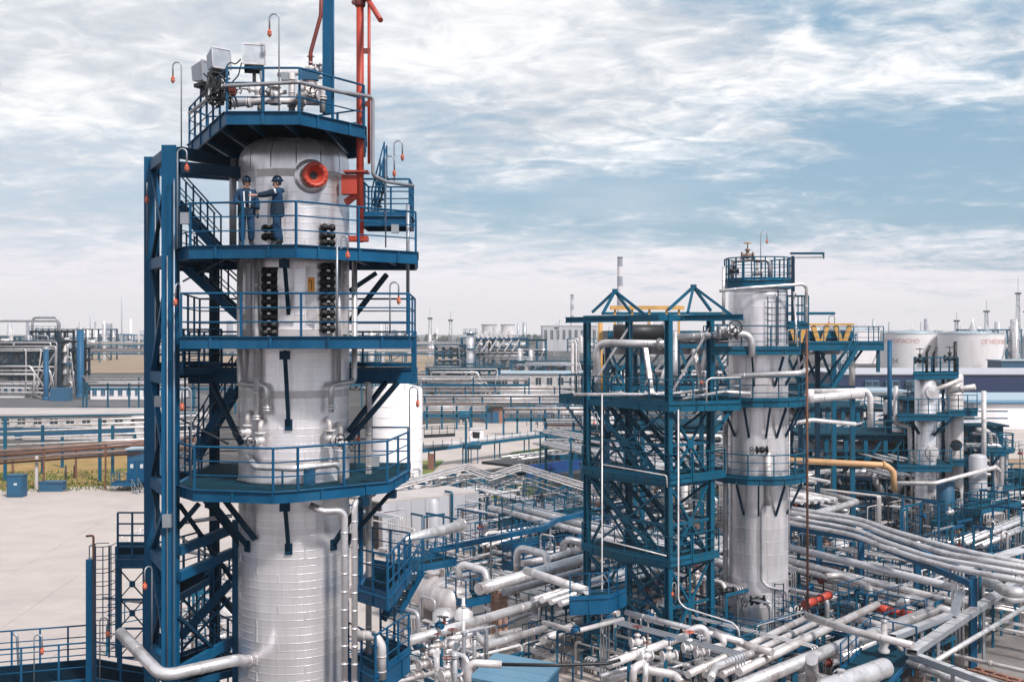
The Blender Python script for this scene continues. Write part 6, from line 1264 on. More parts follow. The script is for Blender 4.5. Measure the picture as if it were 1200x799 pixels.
for lbl, args, kw in (('far teal frame with drums right of the tall silver column', (510, 545, 405, 330), dict(bays=4, lv=4, seed=11)), ('long far frame under a row of fin coolers, middle distance', (556, 640, 398, 340), dict(bays=8, lv=3, seed=12)), ('low far frame behind the brick shed', (600, 700, 424, 290), dict(bays=8, lv=2, seed=13)),
                      ('dense low frame left of the brick shed', (500, 585, 432, 260), dict(bays=7, lv=2, seed=14)), ('frame of vessels behind the upper braced structure', (690, 850, 430, 180), dict(bays=7, lv=3, seed=15, m='teal')), ('dense teal frame right of the grey column, under the air cooler stair', (935, 1040, 478, 108), dict(bays=6, lv=3, seed=16)), ('second dense teal frame beyond the beige tank', (945, 1060, 510, 92), dict(bays=5, lv=3, seed=17, depth=5)),
                      ('low frame left of the close pair of columns', (1010, 1058, 530, 96), dict(bays=3, lv=3, seed=18, depth=5)), ('blue frame at the far right edge behind the balcony', (1160, 1225, 560, 92), dict(bays=4, lv=2, seed=19, depth=5)), ('frame behind the foot of the close pair of columns', (1090, 1180, 560, 100), dict(bays=4, lv=3, seed=20, depth=5)), ('dark frame seen through the braced structure', (690, 850, 500, 112), dict(bays=5, lv=4, seed=21, depth=8)), ('far frame under the left of the skyline', (300, 440, 425, 300), dict(bays=8, lv=2, seed=22))):
    far_frame(lbl, *args, **kw)
def fins():
    D = 338; a, b = P(556, 396, D), P(600, 396, D); t = thing('fin_cooler', 'row of white fin coolers on the far frame, middle distance', 'cooler', a)
    for i in range(9): p = lerp(a, b, i / 8); part('fin', MB().beam(p, p + V(-1.2, 0, 1.9), .9, .8), 'pale', t)
    for i in range(6): p = lerp(a, b, i / 5) + V(0, -.5, -4); part('support', MB().beam(p, p + V(2.2, 0, 3.5), .45), 'silver', t)
fins()
for lbl, x, w, y, d, m, rg in (('far silver column with a railed top, right of the tall silver column', 551, 9, 388, 325, 'clad', (390, 408, 425)), ('stubby far column beside the row of fin coolers', 609, 5, 408, 300, 'pale', ()), ('second stubby far column beside the row of fin coolers', 622, 5, 410, 300, 'pale', ()), ('pair member of the tall white pipes left of the braced structure', 671, 4, 398, 230, 'pale', ()), ('second tall white pipe left of the braced structure', 675, 3, 396, 230, 'pale', ()), ('thin far column left of the close pair of columns', 1003, 5, 455, 120, 'pale', ()), ('tall thin white column behind the beige tank', 1010, 4, 468, 110, 'pale', ()), ('blue grey column behind the close pair', 1135, 12, 500, 98, 'panelgrey', (510,))): far_column(lbl, x, w, y, d, m, rg)
# ================================================================ middle yard
c = flat(PZ(466, 570, 0)); t = thing('white_silo', 'plain white upright silo just right of the tall silver column', 'silo', c); r = 29 * c.y / F; zt = P(0, 456, c.y).z
part('shell', MB().lathe([(r, 0), (r, zt), (r * .9, zt + .25), (.05, zt + .8)], c, 36), 'tankwhite', t)
for k in range(9): part('sheet_seam', MB().lathe([(r, -.03), (r + .02, -.03), (r + .02, .03), (r, .03)], c + V(0, 0, zt * (k + .5) / 9), 36, hard=True), 'tankwhite', t)
part('top_rail', MB().torus(c + V(0, 0, zt + 1), (0, 0, 1), r - .1, .04, 30, 4), 'galv', t)
for k in range(16): an = k * math.pi / 8; part('rail_post', MB().beam(c + V(math.cos(an) * (r - .1), math.sin(an) * (r - .1), zt), c + V(math.cos(an) * (r - .1), math.sin(an) * (r - .1), zt + 1), .05), 'galv', t)
def bridge():
    a, b = PZ(436, 533, 2.4), PZ(700, 501, 2.4); d = (b - a).normalized(); n = Vector((-d.y, d.x, 0)); t = thing('pipe_bridge', 'long pale pipe bridge on paired blue legs crossing the concrete yard', 'pipe bridge', flat(lerp(a, b, .5)))
    part('deck', MB().beam(a, b, 1.6, .25), 'pale', t); 
    for q in (-.82, .82): part('girder', MB().beam(a + n * q + V(0, 0, -.1), b + n * q + V(0, 0, -.1), .12, .4), 'teal', t)
    for k in range(4): part('bridge_pipe', MB().tube([a + n * (k * .35 - .55) + V(0, 0, .26), b + n * (k * .35 - .55) + V(0, 0, .26)], .12, 7), ('silver', 'pale')[k % 2], t)
    for i in range(7):
        for s in (-.5, .5): p = lerp(a, b, (i + .6) / 7.3) + d * s; part('leg', MB().beam((p.x, p.y, 0), p - V(0, 0, .12), .16), 'teal', t)
    for i in range(27): p = lerp(a, b, (i + .5) / 27) - n * .85; part('stanchion', MB().beam(p, p + V(0, 0, .9), .07), 'teal', t)
bridge()
building('brick_shed', 'small red brown brick shed with a dark blue door beyond the yard', 576, 592, 496, 478, 4.0, 'brick', 'dark', door=.3)
building('blue_lean_to', 'dark blue lean-to at the left side of the brick shed', 568, 576.5, 496, 480, 3.0, 'boxblue', 'dark')
def kiosk():
    c = flat(PZ(559, 517, 0)); t = thing('kiosk', 'white kiosk with a dark opening in the concrete yard', 'kiosk', c); part('wall', MB().box(c + V(0, 0, .9), (1.9, 1.6, 1.8)), 'tankwhite', t); part('opening', MB().box(c + V(-.1, -.81, 1.0), (1.0, .04, .9)), 'dark', t); part('roof', MB().box(c + V(0, 0, 1.85), (2.1, 1.8, .1)), 'pale', t); part('hood', MB().beam(c + V(-.6, -.9, 1.5), c + V(.5, -1.2, 1.25), .5, .04), 'dark', t)
kiosk()
def teal_tank():
    c = flat(PZ(553, 543, 0)); t = thing('horizontal_vessel', 'teal drum on tall legs under the pale pipe bridge', 'vessel', c); part('shell', MB().lathe([(.02, 0), (.4, .08), (.5, .3), (.5, 2.0), (.4, 2.22), (.02, 2.3)], c + V(-1.1, 0, 2.2), 16, axis=(1, 0, 0)), 'teal', t)
    for x in (-.8, -.1, .7): part('leg', MB().beam(c + V(x, 0, 0), c + V(x, 0, 1.75), .12), 'teal', t)
teal_tank()
solo('steel_post', MB().beam(flat(PZ(546, 545, 0)), P(546, 492, PZ(546, 545, 0).y), .28), 'teal', 'tall teal post standing beside the teal drum', 'post'); solo('steel_post', MB().beam(flat(PZ(551, 505, 0)), P(551, 478, PZ(551, 505, 0).y), .28), 'teal', 'teal post near the teal tank, behind the pale bridge', 'post')
hvessel('long teal drum lying left of the brick shed', P(537, 487, 190), P(551, 485, 190), .9, 'teal', man=False)
def basin():
    a = PZ(617, 552, 0); pts = [PZ(640, 556, 0), PZ(681, 550, 0)]; t = thing('blue_basin', 'open basin with a bright blue wall and pipes on top, beyond the rack', 'basin', flat(pts[0])); p, q = flat(pts[0]), flat(pts[1]); n = Vector((-(q - p).y, (q - p).x, 0)).normalized(); p -= (q - p) * .5; 
    part('wall', MB().prism([tuple(p.xy), tuple(q.xy), tuple((q + n * .2).xy), tuple((p + n * .2).xy)], 0, 1.3), 'navy_b', t); part('wall', MB().prism([tuple((q + n * .21).xy), tuple((q + n * 7).xy), tuple((q + n * 7 - (q - p).normalized() * .2).xy), tuple((q + n * .21 - (q - p).normalized() * .2).xy)], 0, 1.3), 'navy_b', t)
    part('cover', MB().prism([tuple((p + n * .25).xy), tuple((q + n * .25).xy), tuple((q + n * 7).xy), tuple((p + n * 7).xy)], .9, 1.2), 'dark', t)
    for i in range(7): u = lerp(p, q, (i + .5) / 7) + n * 2; part('riser', MB().tube([u + V(0, 0, 1.2), u + V(0, 0, 2.3), u + V(1.2, .8, 2.3), u + V(1.2, .8, 1.2)], .12, 6, bend=.2), 'silver', t)
    for k in range(3): part('header', MB().tube([p + n * (1 + k * 1.5) + V(0, 0, 1.9), q + n * (1 + k * 1.5) + V(0, 0, 1.9)], .14, 6), 'silver', t)
mat('navy_b', (.012, .06, .22), 0, .5, var=.1); basin()
solo('brick_post', MB().box(flat(PZ(505, 550, 0)) + V(0, 0, .9), (.7, .7, 1.8)), 'brick', 'short brown brick post on the grass near the white silo', 'post')
platform('platform', 'small dark framed gallery at the right of the white silo', 'platform', [tuple(P(a, 388, d)[:2]) for a, d in ((497, 126), (533, 128), (533, 130), (497, 128))], P(0, 511, 126).z, 'dark', .2, 'dark', [(0, 1)], 1.0)
# ================================================================ right distance: storage tanks, blue hall
def storage_tank(label, x0, x1, yt, D, m='tankwhite', text=None, num=None, seed=1):
    c = flat(P((x0 + x1) / 2, 388, D)); r = (x1 - x0) / 2 * D / F; h = P(0, yt, D).z; t = thing('storage_tank', label, 'storage tank', c)
    part('shell', MB().lathe([(r, 0), (r, h)], c, 56), m, t); part('roof', MB().lathe([(r, h), (r + .15, h + .05), (r * .5, h + r * .08), (.05, h + r * .11)], c, 56), 'roofpale', t)
    for k in range(7): part('course_seam', MB().lathe([(r, -.05), (r + .04, -.05), (r + .04, .05), (r, .05)], c + V(0, 0, h * (k + 1) / 7.2), 56, hard=True), m, t)
    rl = MB()
    for q in (.6, 1.2): rl.torus(c + V(0, 0, h + q), (0, 0, 1), r - .2, .07, 56, 4)
    for i in range(48): an = i * math.pi / 24; e = V(math.cos(an) * (r - .2), math.sin(an) * (r - .2), h); rl.beam(c + e, c + e + V(0, 0, 1.2), .08)
    part('railing', rl, 'galv', t)
    ln = MB(); a0 = R(-62)
    for i in range(14): a1 = a0 + i * .05; e0 = V(math.cos(a1) * (r + .5), math.sin(a1) * (r + .5), h * (i / 14)); a2 = a0 + (i + 1) * .05; ln.beam(c + e0, c + V(math.cos(a2) * (r + .5), math.sin(a2) * (r + .5), h * ((i + 1) / 14)), .5, .18)
    part('stair', ln, 'galv', t); part('roof_walk', MB().beam(c + V(-r * .9, -1, h + .6), c + V(r * .1, -1, h + r * .11 + .3), .8, .15), 'galv', t)
    def write(s, size, xoff, z, mm):
        cu = bpy.data.curves.new('lettering', 'FONT'); cu.body = s; cu.size = size; cu.extrude = .01; cu.align_x = 'CENTER'; ob = bpy.data.objects.new('lettering', cu); COL.objects.link(ob)
        dg = bpy.context.evaluated_depsgraph_get(); me = bpy.data.meshes.new_from_object(ob.evaluated_get(dg)); bpy.data.objects.remove(ob); bpy.data.curves.remove(cu)
        th0 = math.atan2(-c.y, -c.x)
        for v in me.vertices: th = th0 + (v.co.x + xoff) / r; rr = r + .06 + v.co.z; v.co = Vector((c.x + math.cos(th) * rr, c.y + math.sin(th) * rr, z + v.co.y)) - ORG[t.name]
        me.materials.clear(); me.materials.append(MATS[mm]); o = bpy.data.objects.new('lettering', me); COL.objects.link(o); o.parent = t; ORG[o.name] = ORG[t.name]
    if text: write(text[0], 2.5, text[1], h - 4.0, 'redtext')
    if num: write(num[0], 3.0, num[1], 2.2, 'greytext')
    return t
storage_tank('big white storage tank with red lettering and the number 54, behind the blue stack', 1033, 1103, 391, 490, text=('ОГНЕОПАСНО', -5.5), num=('54', -7)); storage_tank('big white storage tank with red lettering at its right side', 1101, 1174, 391.5, 470, text=('ОГНЕОПАСНО', 13)); storage_tank('white storage tank mostly hidden behind the air cooler walkway', 962, 1030, 387, 560); storage_tank('grey storage tank at the far right edge', 1184, 1262, 396, 620, 'panelgrey')
hall = building('blue_hall', 'long navy blue hall with a pale roof edge behind the close pair of columns', 985, 1330, 464, 439, 40, 'navy', 'panelgrey', wn=0, D=262)
for i in range(4):
    p = P(1022 + i * 24, 452, 261.5); f = part('window', MB().box(p, (3.2, .2, 2.6)), 'roofblue', hall)
    for a in (-.8, .8):
        for b in (-.6, .6): part('pane', MB().box(p + V(a, -.14, b), (1.3, .1, .95)), 'glass', f)
low_hall = building('white_hall', 'low white hall with a light blue roof in front of the navy hall, right', 1142, 1330, 505, 473, 22, 'tankwhite', 'roofblue', D=180)
rp = MB(); a, b = P(1138, 472, 179.5), P(1332, 472, 179.5); rp.add([a, b, b + V(0, 22, .5), a + V(0, 22, .5)], [(0, 1, 2, 3)]); rp.add([a - V(0, 0, .2), b - V(0, 0, .2), b + V(0, 22, .3), a + V(0, 22, .3)], [(3, 2, 1, 0)]); part('sloped_roof', rp, 'roofpale', low_hall)
building('white_hall', 'white block wall between the blue stack and the close pair of columns', 1006, 1062, 500, 460, 8, 'pale', 'roofpale', D=150); building('blue_shed', 'small blue shed right of the second white storage tank', 1174, 1230, 440, 423, 10, 'boxblue', 'roofpale', D=330)
building('flat_building', 'low white roofed building seen through the upper braced structure', 690, 860, 470, 440, 20, 'pale', 'pale', wn=8, D=240); building('flat_building', 'wide low pale building between the silo and the braced structure', 585, 690, 452, 438, 14, 'pale', 'roofpale', wn=8, D=275)
building('flat_building', 'long far building with a blue grey roof under the striped chimneys', 636, 700, 392, 382, 60, 'panelgrey', 'panelgrey', wn=9, D=900)
# masts and chimneys
def chimney(label, px, wpx, y0, D, bands=6):
    c = flat(P(px, 388, D)); r = wpx * D / F / 2; h = P(0, y0, D).z; t = thing('chimney', label, 'chimney', c)
    for i in range(bands): k0, k1 = i / bands, (i + 1) / bands; part('shaft_band', MB().lathe([(r * (1.3 - .3 * k0), h * k0), (r * (1.3 - .3 * k1), h * k1)], c, 16), 'stackband' if (bands - i) % 2 else 'stackpale', t)
    part('rim', MB().lathe([(r * 1.08, h - 2), (r * 1.08, h), (r * .8, h), (r * .8, h - 3)], c, 16), 'dark', t)
chimney('tall striped chimney above the braced structure', 726.5, 6, 301, 1300, 9); chimney('shorter striped chimney left of the braced structure', 670.5, 3.6, 345, 1700, 9)
def cool_tower(label, px, D, r0=12):
    c = flat(P(px, 388, D)); h = P(0, 380, D).z; t = thing('cooling_tower', label, 'cooling tower', c); part('shell', MB().lathe([(r0, 0), (r0 * .85, h * .4), (r0 * .75, h * .75), (r0 * .8, h)], c, 24), 'stackpale', t); part('rim', MB().lathe([(r0 * .8, h - 1), (r0 * .84, h - .9), (r0 * .84, h), (r0 * .76, h), (r0 * .72, h - 3)], c, 24), 'stackband', t)
cool_tower('left hazy cooling tower on the horizon', 573, 1400); cool_tower('right hazy cooling tower on the horizon, paler', 595, 1500)
def mast_far(label, px, y0, D, w=1.2, plat=True):
    c = flat(P(px, 388, D)); h = P(0, y0, D).z; t = thing('lattice_mast', label, 'mast', c); w = w * D / 620; zt = h * .84
    for sx in (-1, 1):
        for sy in (-1, 1): part('leg', MB().beam(c + V(sx * w, sy * w, 0), c + V(sx * w * .5, sy * w * .5, zt), w * .22), 'galv', t)
    k = 8
    for i in range(k):
        f0, f1 = 1 - .5 * i / k, 1 - .5 * (i + 1) / k; z0, z1 = zt * i / k, zt * (i + 1) / k; s = 1 if i % 2 else -1
        part('lacing', MB().beam(c + V(-s * w * f0, -w * f0, z0), c + V(s * w * f1, -w * f1, z1), w * .15), 'galv', t); part('lacing', MB().beam(c + V(w * f0, -s * w * f0, z0), c + V(w * f1, s * w * f1, z1), w * .15), 'galv', t)
    if plat: part('lamp_platform', MB().box(c + V(0, 0, zt), (w * 2.2, w * 2.2, w * .7)), 'dark', t)
    part('spike', MB().beam(c + V(0, 0, zt), c + V(0, 0, h), w * .18), 'galv', t)
for lbl, x, y, d in (('lamp mast on the skyline right of the tall silver column, left of two', 504, 362, 480), ('lamp mast on the skyline right of the tall silver column, right of two', 528, 365, 500), ('tall lattice mast at the far right edge', 1193, 326, 420), ('lattice mast left of the far right one', 1156, 352, 470), ('short lamp mast behind the second white storage tank', 1121, 366, 520), ('thin mast on the skyline above the hazy long building', 652, 378, 700), ('lattice mast partly cut by the right edge', 1203, 352, 440)): mast_far(lbl, x, y, d)
gooseneck('small dark yard lamp above the air coolers', P(978, 385, 78), .8, (-1, 0, 0), .4, 'dark')
rs = random.Random(21); 
for i in range(150):
    px = rs.uniform(-100, 1300); D = rs.uniform(700, 2300); w = rs.uniform(4, 22); h = rs.uniform(8, 30) * (.6 + D / 3000)
    if 95 < px < 170 and i % 2: h = rs.uniform(30, 60)
    c = flat(P(px, 388, D)); k = rs.random(); t = None
    if k < .62: b = MB().lathe([(w * .16, 0), (w * .13, h), (.1, h + .5)], c, 8)
    elif k < .85: b = MB().lathe([(w * .9, 0), (w * .9, h * .35), (w * .4, h * .42), (.1, h * .45)], c, 12)
    else: b = MB().box(c + V(0, 0, h * .18), (w * 2, w, h * .36)); b.box(c + V(w * .4, 0, h * .4), (w * .4, w * .5, h * .3)); b.beam(c + V(-w * .5, 0, 0), c + V(-w * .5, 0, h * .9), w * .08)
    solo(('refinery_column', 'refinery_tank', 'refinery_building')[0 if k < .62 else 1 if k < .85 else 2], b, rs.choice(('panelgrey', 'stackband', 'stackpale', 'galv')), ('thin far column in the hazy skyline', 'squat far tank in the hazy skyline', 'stepped far building in the hazy skyline')[0 if k < .62 else 1 if k < .85 else 2], ('column', 'tank', 'building')[0 if k < .62 else 1 if k < .85 else 2], 'hazy skyline of the refinery: ' + ('columns', 'tanks', 'buildings')[0 if k < .62 else 1 if k < .85 else 2])
def tree_belt(px0, px1, D, hmax, seed):
    b = MB(); r = random.Random(seed); n = int((px1 - px0) * D / F / 7)
    for i in range(n):
        c = flat(P(lerp(px0, px1, (i + r.random()) / n), 388, D)) + V(0, r.uniform(-20, 20), 0); h = hmax * r.uniform(.5, 1)
        for k in range(7): 
            q = c + V(r.uniform(-4, 4), r.uniform(-4, 4), h * r.uniform(.25, .9)); s = r.uniform(1.5, 3.5); u = Vector((r.uniform(-1, 1), r.uniform(-1, 1), r.uniform(-1, 1))).normalized() * s; w = u.orthogonal().normalized() * s; b.add([q + u, q + w, q - u, q - w, q + V(0, 0, s), q - V(0, 0, s)], [(0, 1, 4), (1, 2, 4), (2, 3, 4), (3, 0, 4), (1, 0, 5), (2, 1, 5), (3, 2, 5), (0, 3, 5)])
        b.beam(c, c + V(0, 0, h * .5), .7)
    return b
solo('tree_belt', tree_belt(-250, 640, 1150, 13, 2), 'tree', 'distant belt of dark trees along the skyline at the left', 'trees', kind='stuff'); solo('tree_belt', tree_belt(600, 1400, 1250, 12, 4), 'tree', 'distant belt of dark trees along the skyline at the right', 'trees', kind='stuff')

for i in range(22):
    px = rs.uniform(-60, 1260); D = rs.uniform(420, 900); w = rs.uniform(18, 46); h = rs.uniform(9, 19); c = flat(P(px, 388, D)); t = thing('process_frame', 'dark blue process frame with silver drums in the distant refinery', 'steel frame', c, 'distant dark blue process frames'); b = MB(); k = max(3, int(w / 6))
    for j in range(k + 1):
        for y in (0, 9): b.beam(c + V(-w / 2 + w * j / k, y, 0), c + V(-w / 2 + w * j / k, y, h), .7)
    for z in (h * .4, h * .7, h * .98): b.box(c + V(0, 4.5, z), (w + 1, 10, .6))
    for j in range(k): b.beam(c + V(-w / 2 + w * j / k, -.2, h * .4 * (j % 2)), c + V(-w / 2 + w * (j + 1) / k, -.2, h * .4 * (1 - j % 2)), .5)
    part('frame', b, rs.choice(('blue', 'blue_dark', 'teal')), t); dr = MB()
    for j in range(k): q = c + V(-w / 2 + w * (j + .5) / k, -.8, 0); r_d = rs.uniform(.8, 2); dr.lathe([(r_d, 0), (r_d, h * rs.uniform(.4, 1.25)), (.1, h * 1.27)], q, 8) if rs.random() < .5 else dr.tube([q + V(-2.5, 0, h * .55), q + V(2.5, 0, h * .55)], r_d, 8)
    part('drums', dr, rs.choice(('silver', 'clad_old', 'pale')), t, kind='stuff')

far_frame('dense teal frame wrapped round the right side of the close pair of columns', 1126, 1172, 500, 87, 5, 4, 4, 'teal', True, seed=41); far_frame('dark blue frame between and behind the close pair of columns', 1062, 1112, 470, 92, 5, 4, 5, 'blue_dark', True, seed=42)
far_column('pale column at the right end of the close group, ringed by two platforms', 1166, 13, 506, 88, 'clad_old', (524, 566)); far_column('slim silver column squeezed between the close pair', 1101, 7, 462, 90, 'clad', (500, 545)); far_column('blue grey column left of the close pair, half hidden', 1060, 9, 500, 94, 'panelgrey', (530,))
# ================================================================ dense small pipework on the ground
def inside(x, y, poly):
    r = False; n = len(poly)
    for i in range(n):
        x1, y1 = poly[i]; x2, y2 = poly[(i + 1) % n]
        if (y1 > y) != (y2 > y) and x < (x2 - x1) * (y - y1) / (y2 - y1) + x1: r = not r
    return r
KEEP = 118; CL = []; JN = Joined()
def clutter(where, poly, n, seed, zmax=3.0, rmax=.16, lmax=9):
    r = random.Random(seed); xs, ys = [p[0] for p in poly], [p[1] for p in poly]
    for i in range(n):
        for _ in range(60):
            x, y = r.uniform(min(xs), max(xs)), r.uniform(min(ys), max(ys))
            if inside(x, y, poly): break
        z = r.choice((.5, .8, 1.2, 1.6, 2.2, 2.8, 3.4)); z = min(z, zmax); p = PZ(x, y, z); d = (GA, GB)[r.random() < .5] * r.choice((-1, 1)); L = r.uniform(2, lmax); rr = r.uniform(.045, rmax); k = r.random(); m = r.choice(('silver', 'silver', 'pale', 'silver_grey', 'clad_old', 'clad_old', 'brownpipe' if r.random() < .3 else 'silver'))
        if k < .34: pts = [p, p + d * L]; nm = 'straight'
        elif k < .56: pts = [V(p.x, p.y, .1), p, p + d * L, V((p + d * L).x, (p + d * L).y, .1)]; nm = 'hooped'
        elif k < .72: e = GA if abs(d.dot(GB)) > .5 else GB; pts = [p, p + d * L * .6, p + d * L * .6 + e * r.uniform(1, 3) * r.choice((-1, 1))]; nm = 'angled'
        elif k < .86: h = r.uniform(.8, 2.2); pts = [p, p + d * L * .4, p + d * L * .4 + V(0, 0, h), p + d * (L * .4 + 1.2) + V(0, 0, h), p + d * (L * .4 + 1.2) + V(0, 0, -.2)]; nm = 'stepped'
        else: pts = [V(p.x, p.y, 0), V(p.x, p.y, z + 1.2), V(p.x, p.y, z + 1.2) + d * .7, V(p.x, p.y, z + .6) + d * .7]; rr *= .6; nm = 'upright crooked'
        CL.append((L * rr / p.y, nm, where, pts, rr, m, (r.choice((.3, .5, .7)),) if r.random() < .6 and rr > .07 else (), 1 if nm == 'straight' and r.random() < .7 else 0))
        if r.random() < .38: q = p + d * L * .25 if k < .34 else Vector(pts[1]); valve('small valve in the dense pipework ' + where, q + V(0, 0, .05), d, r.uniform(.7, 1.1), r.choice(('pale', 'clad_old', 'dark', 'blue')), r.choice(('dark', 'darkred', 'dark')), group='small valves ' + where)
        if r.random() < .12: c = flat(PZ(x, y, 0)); rd = r.uniform(.3, .6); h = r.uniform(1.2, 2.6); t = thing('small_drum', 'small upright drum in the dense pipework ' + where, 'drum', c, 'small drums ' + where); part('shell', MB().lathe([(rd, .3), (rd, h), (rd * .6, h + rd * .35), (.02, h + rd * .42)], c, 14), r.choice(('pale', 'clad_old', 'boxblue', 'silver')), t); part('foot', MB().lathe([(rd * .8, 0), (rd * .8, .32)], c, 12), 'dark', t)
        if r.random() < .14: c = flat(PZ(x, y, 0)) + d * 1.5; h = r.uniform(.9, 2.0); t = thing('pipe_support_frame', 'small teal portal in the dense pipework ' + where, 'frame', c, 'small portals ' + where); s = Vector((-d.y, d.x, 0)); [part('post', MB().beam(c + s * q, c + s * q + V(0, 0, h), .12), 'teal', t) for q in (-.9, .9)]; part('beam', MB().beam(c - s * 1.1 + V(0, 0, h), c + s * 1.1 + V(0, 0, h), .14, .18), 'teal', t)
clutter('between the panelled tank and the braced structure', [(560, 605), (690, 590), (690, 655), (600, 655), (560, 645)], 46, 1, 2.4)
clutter('under the blue cable tray', [(500, 655), (600, 640), (690, 630), (690, 660), (560, 670)], 20, 2, 1.6)
clutter('behind and under the braced structure', [(690, 530), (860, 560), (860, 720), (700, 740)], 60, 3, 3.4)
clutter('around the pump pit', [(700, 745), (860, 745), (860, 800), (700, 800)], 26, 4, 2.0, .12, 5)
clutter('right of the grey column', [(925, 610), (1120, 680), (1120, 705), (925, 690)], 30, 5, 1.2)
clutter('under the tan yellow pipe', [(920, 500), (1060, 480), (1060, 590), (920, 590)], 50, 6, 3.4)
clutter('around the foot of the close pair of columns', [(1060, 600), (1200, 560), (1200, 650), (1100, 640)], 36, 7, 3.0)
clutter('along the bottom right edge', [(880, 770), (1060, 730), (1100, 735), (1080, 800), (880, 800)], 18, 8, .8)
clutter('beyond the grass plot', [(600, 490), (690, 470), (690, 495), (620, 495)], 10, 9, 3.0, .2)
clutter('near the upright pipes at the bottom', [(480, 745), (550, 740), (550, 800), (480, 800)], 14, 10, 2.0, .1, 4)
clutter('between the low racks left of the panelled tank', [(440, 560), (560, 560), (560, 590), (440, 600)], 16, 12, 2.0)
clutter('behind the mast near the plaza', [(210, 660), (275, 650), (275, 800), (210, 800)], 12, 13, 1.6, .1, 3)
CL.sort(key=lambda c: -c[0])
for i, (_, nm, where, pts, rr, m, fl_, su) in enumerate(CL):
    if i < KEEP: pipe(nm + ' small pipe in the dense pipework ' + where, pts, rr, m, bend=rr * 3, group=nm + ' small pipes ' + where, n=7, rings=1.6 if rr > .08 else None, flanges=fl_, sup=su, supm='dark')
    else:
        JN.add(MB().tube(pts, rr, 6, bend=rr * 3, rings=1.6 if rr > .08 else None), m)
        if fl_: c = lerp(Vector(pts[0]), Vector(pts[1]), .6); JN.add(MB().disc(c, Vector(pts[1]) - Vector(pts[0]), rr * 1.5, .1, 9), m)
def thin(poly, n, seed, zmax=4):
    r = random.Random(seed); xs, ys = [p[0] for p in poly], [p[1] for p in poly]
    for i in range(n):
        x, y = r.uniform(min(xs), max(xs)), r.uniform(min(ys), max(ys))
        if not inside(x, y, poly): continue
        z = r.uniform(.3, zmax); p = PZ(x, y, z); d = (GA, GB)[r.random() < .5] * r.choice((-1, 1)); k = r.random(); L = r.uniform(1.5, 8)
        if k < .35:
            rr = r.uniform(.025, .06); m = r.choice(('silver', 'pale', 'clad_old', 'silver_grey', 'galv'))
            for j in range(r.choice((1, 2, 3, 4))): o = V(0, 0, 0) + (GA if abs(d.dot(GB)) > .5 else GB) * (.18 * j); JN.add(MB().tube([V((p + o).x, (p + o).y, .05), p + o, p + o + d * L, V((p + o + d * L).x, (p + o + d * L).y, .05)], rr, 5, bend=.15), m)
        elif k < .6:
            JN.add(MB().beam(V(p.x, p.y, 0), p, r.uniform(.07, .14)), r.choice(('teal', 'blue', 'teal', 'dark'))); JN.add(MB().beam(p - d * .1, p + d * L * .5, .09, .14), r.choice(('teal', 'blue'))); q = p + d * L * .5; JN.add(MB().beam(V(q.x, q.y, 0), q, .1), 'teal')
        elif k < .8:      # low railing
            m = r.choice(('teal', 'blue')); h0 = min(z, 2.2)
            for q in (0, .5, 1.0): JN.add(MB().beam(V(p.x, p.y, h0 + q), V(p.x, p.y, h0 + q) + d * L * .7, .045), m)
            for j in range(int(L * .7) + 1): e = V(p.x, p.y, 0) + d * j; JN.add(MB().beam(V(e.x, e.y, h0), V(e.x, e.y, h0 + 1.0), .045), m)
            for j in (0, 1): e = V(p.x, p.y, 0) + d * L * .7 * j; JN.add(MB().beam(e, V(e.x, e.y, h0), .09), m)
        else:             # small fittings
            c = p; s_ = r.uniform(.1, .28); m = r.choice(('pale', 'clad_old', 'dark', 'blue', 'brownpipe', 'darkred', 'silver'))
            JN.add(MB().tube([c - d * s_, c + d * s_], s_ * .55, 7), m); JN.add(MB().disc(c - d * s_, d, s_ * .9, .05, 8), m); JN.add(MB().tube([c, c + V(0, 0, s_ * 2)], s_ * .3, 6), m); JN.add(MB().disc(c + V(0, 0, s_ * 2), (0, 0, 1), s_ * .9, .03, 8), 'dark'); JN.add(MB().beam(V(c.x, c.y, 0), c, .07), 'dark')
for args in (([(560, 600), (690, 585), (690, 655), (560, 655)], 150, 31, 2.4), ([(480, 645), (600, 640), (700, 650), (700, 672), (545, 680)], 90, 32, 1.6), ([(600, 705), (690, 700), (690, 745), (620, 730)], 16, 44, .9), ([(690, 500), (870, 540), (870, 720), (690, 740)], 220, 33), ([(920, 560), (1120, 640), (1120, 720), (920, 720)], 170, 34, 3), ([(920, 470), (1070, 470), (1070, 600), (920, 600)], 260, 35, 5), ([(1060, 560), (1210, 520), (1210, 660), (1100, 650)], 160, 36, 5), ([(700, 740), (880, 730), (880, 800), (700, 800)], 60, 37, 2), ([(900, 720), (1110, 720), (1080, 800), (880, 800)], 70, 38, 2.2), ([(470, 730), (560, 730), (640, 760), (540, 800), (480, 800)], 60, 39, 2), ([(430, 560), (700, 560), (700, 600), (430, 610)], 110, 40, 3), ([(600, 470), (720, 470), (720, 500), (640, 490)], 60, 41, 4), ([(228, 680), (262, 660), (262, 800), (228, 800)], 14, 42, 1.5)): thin(*args)
rt = random.Random(77)
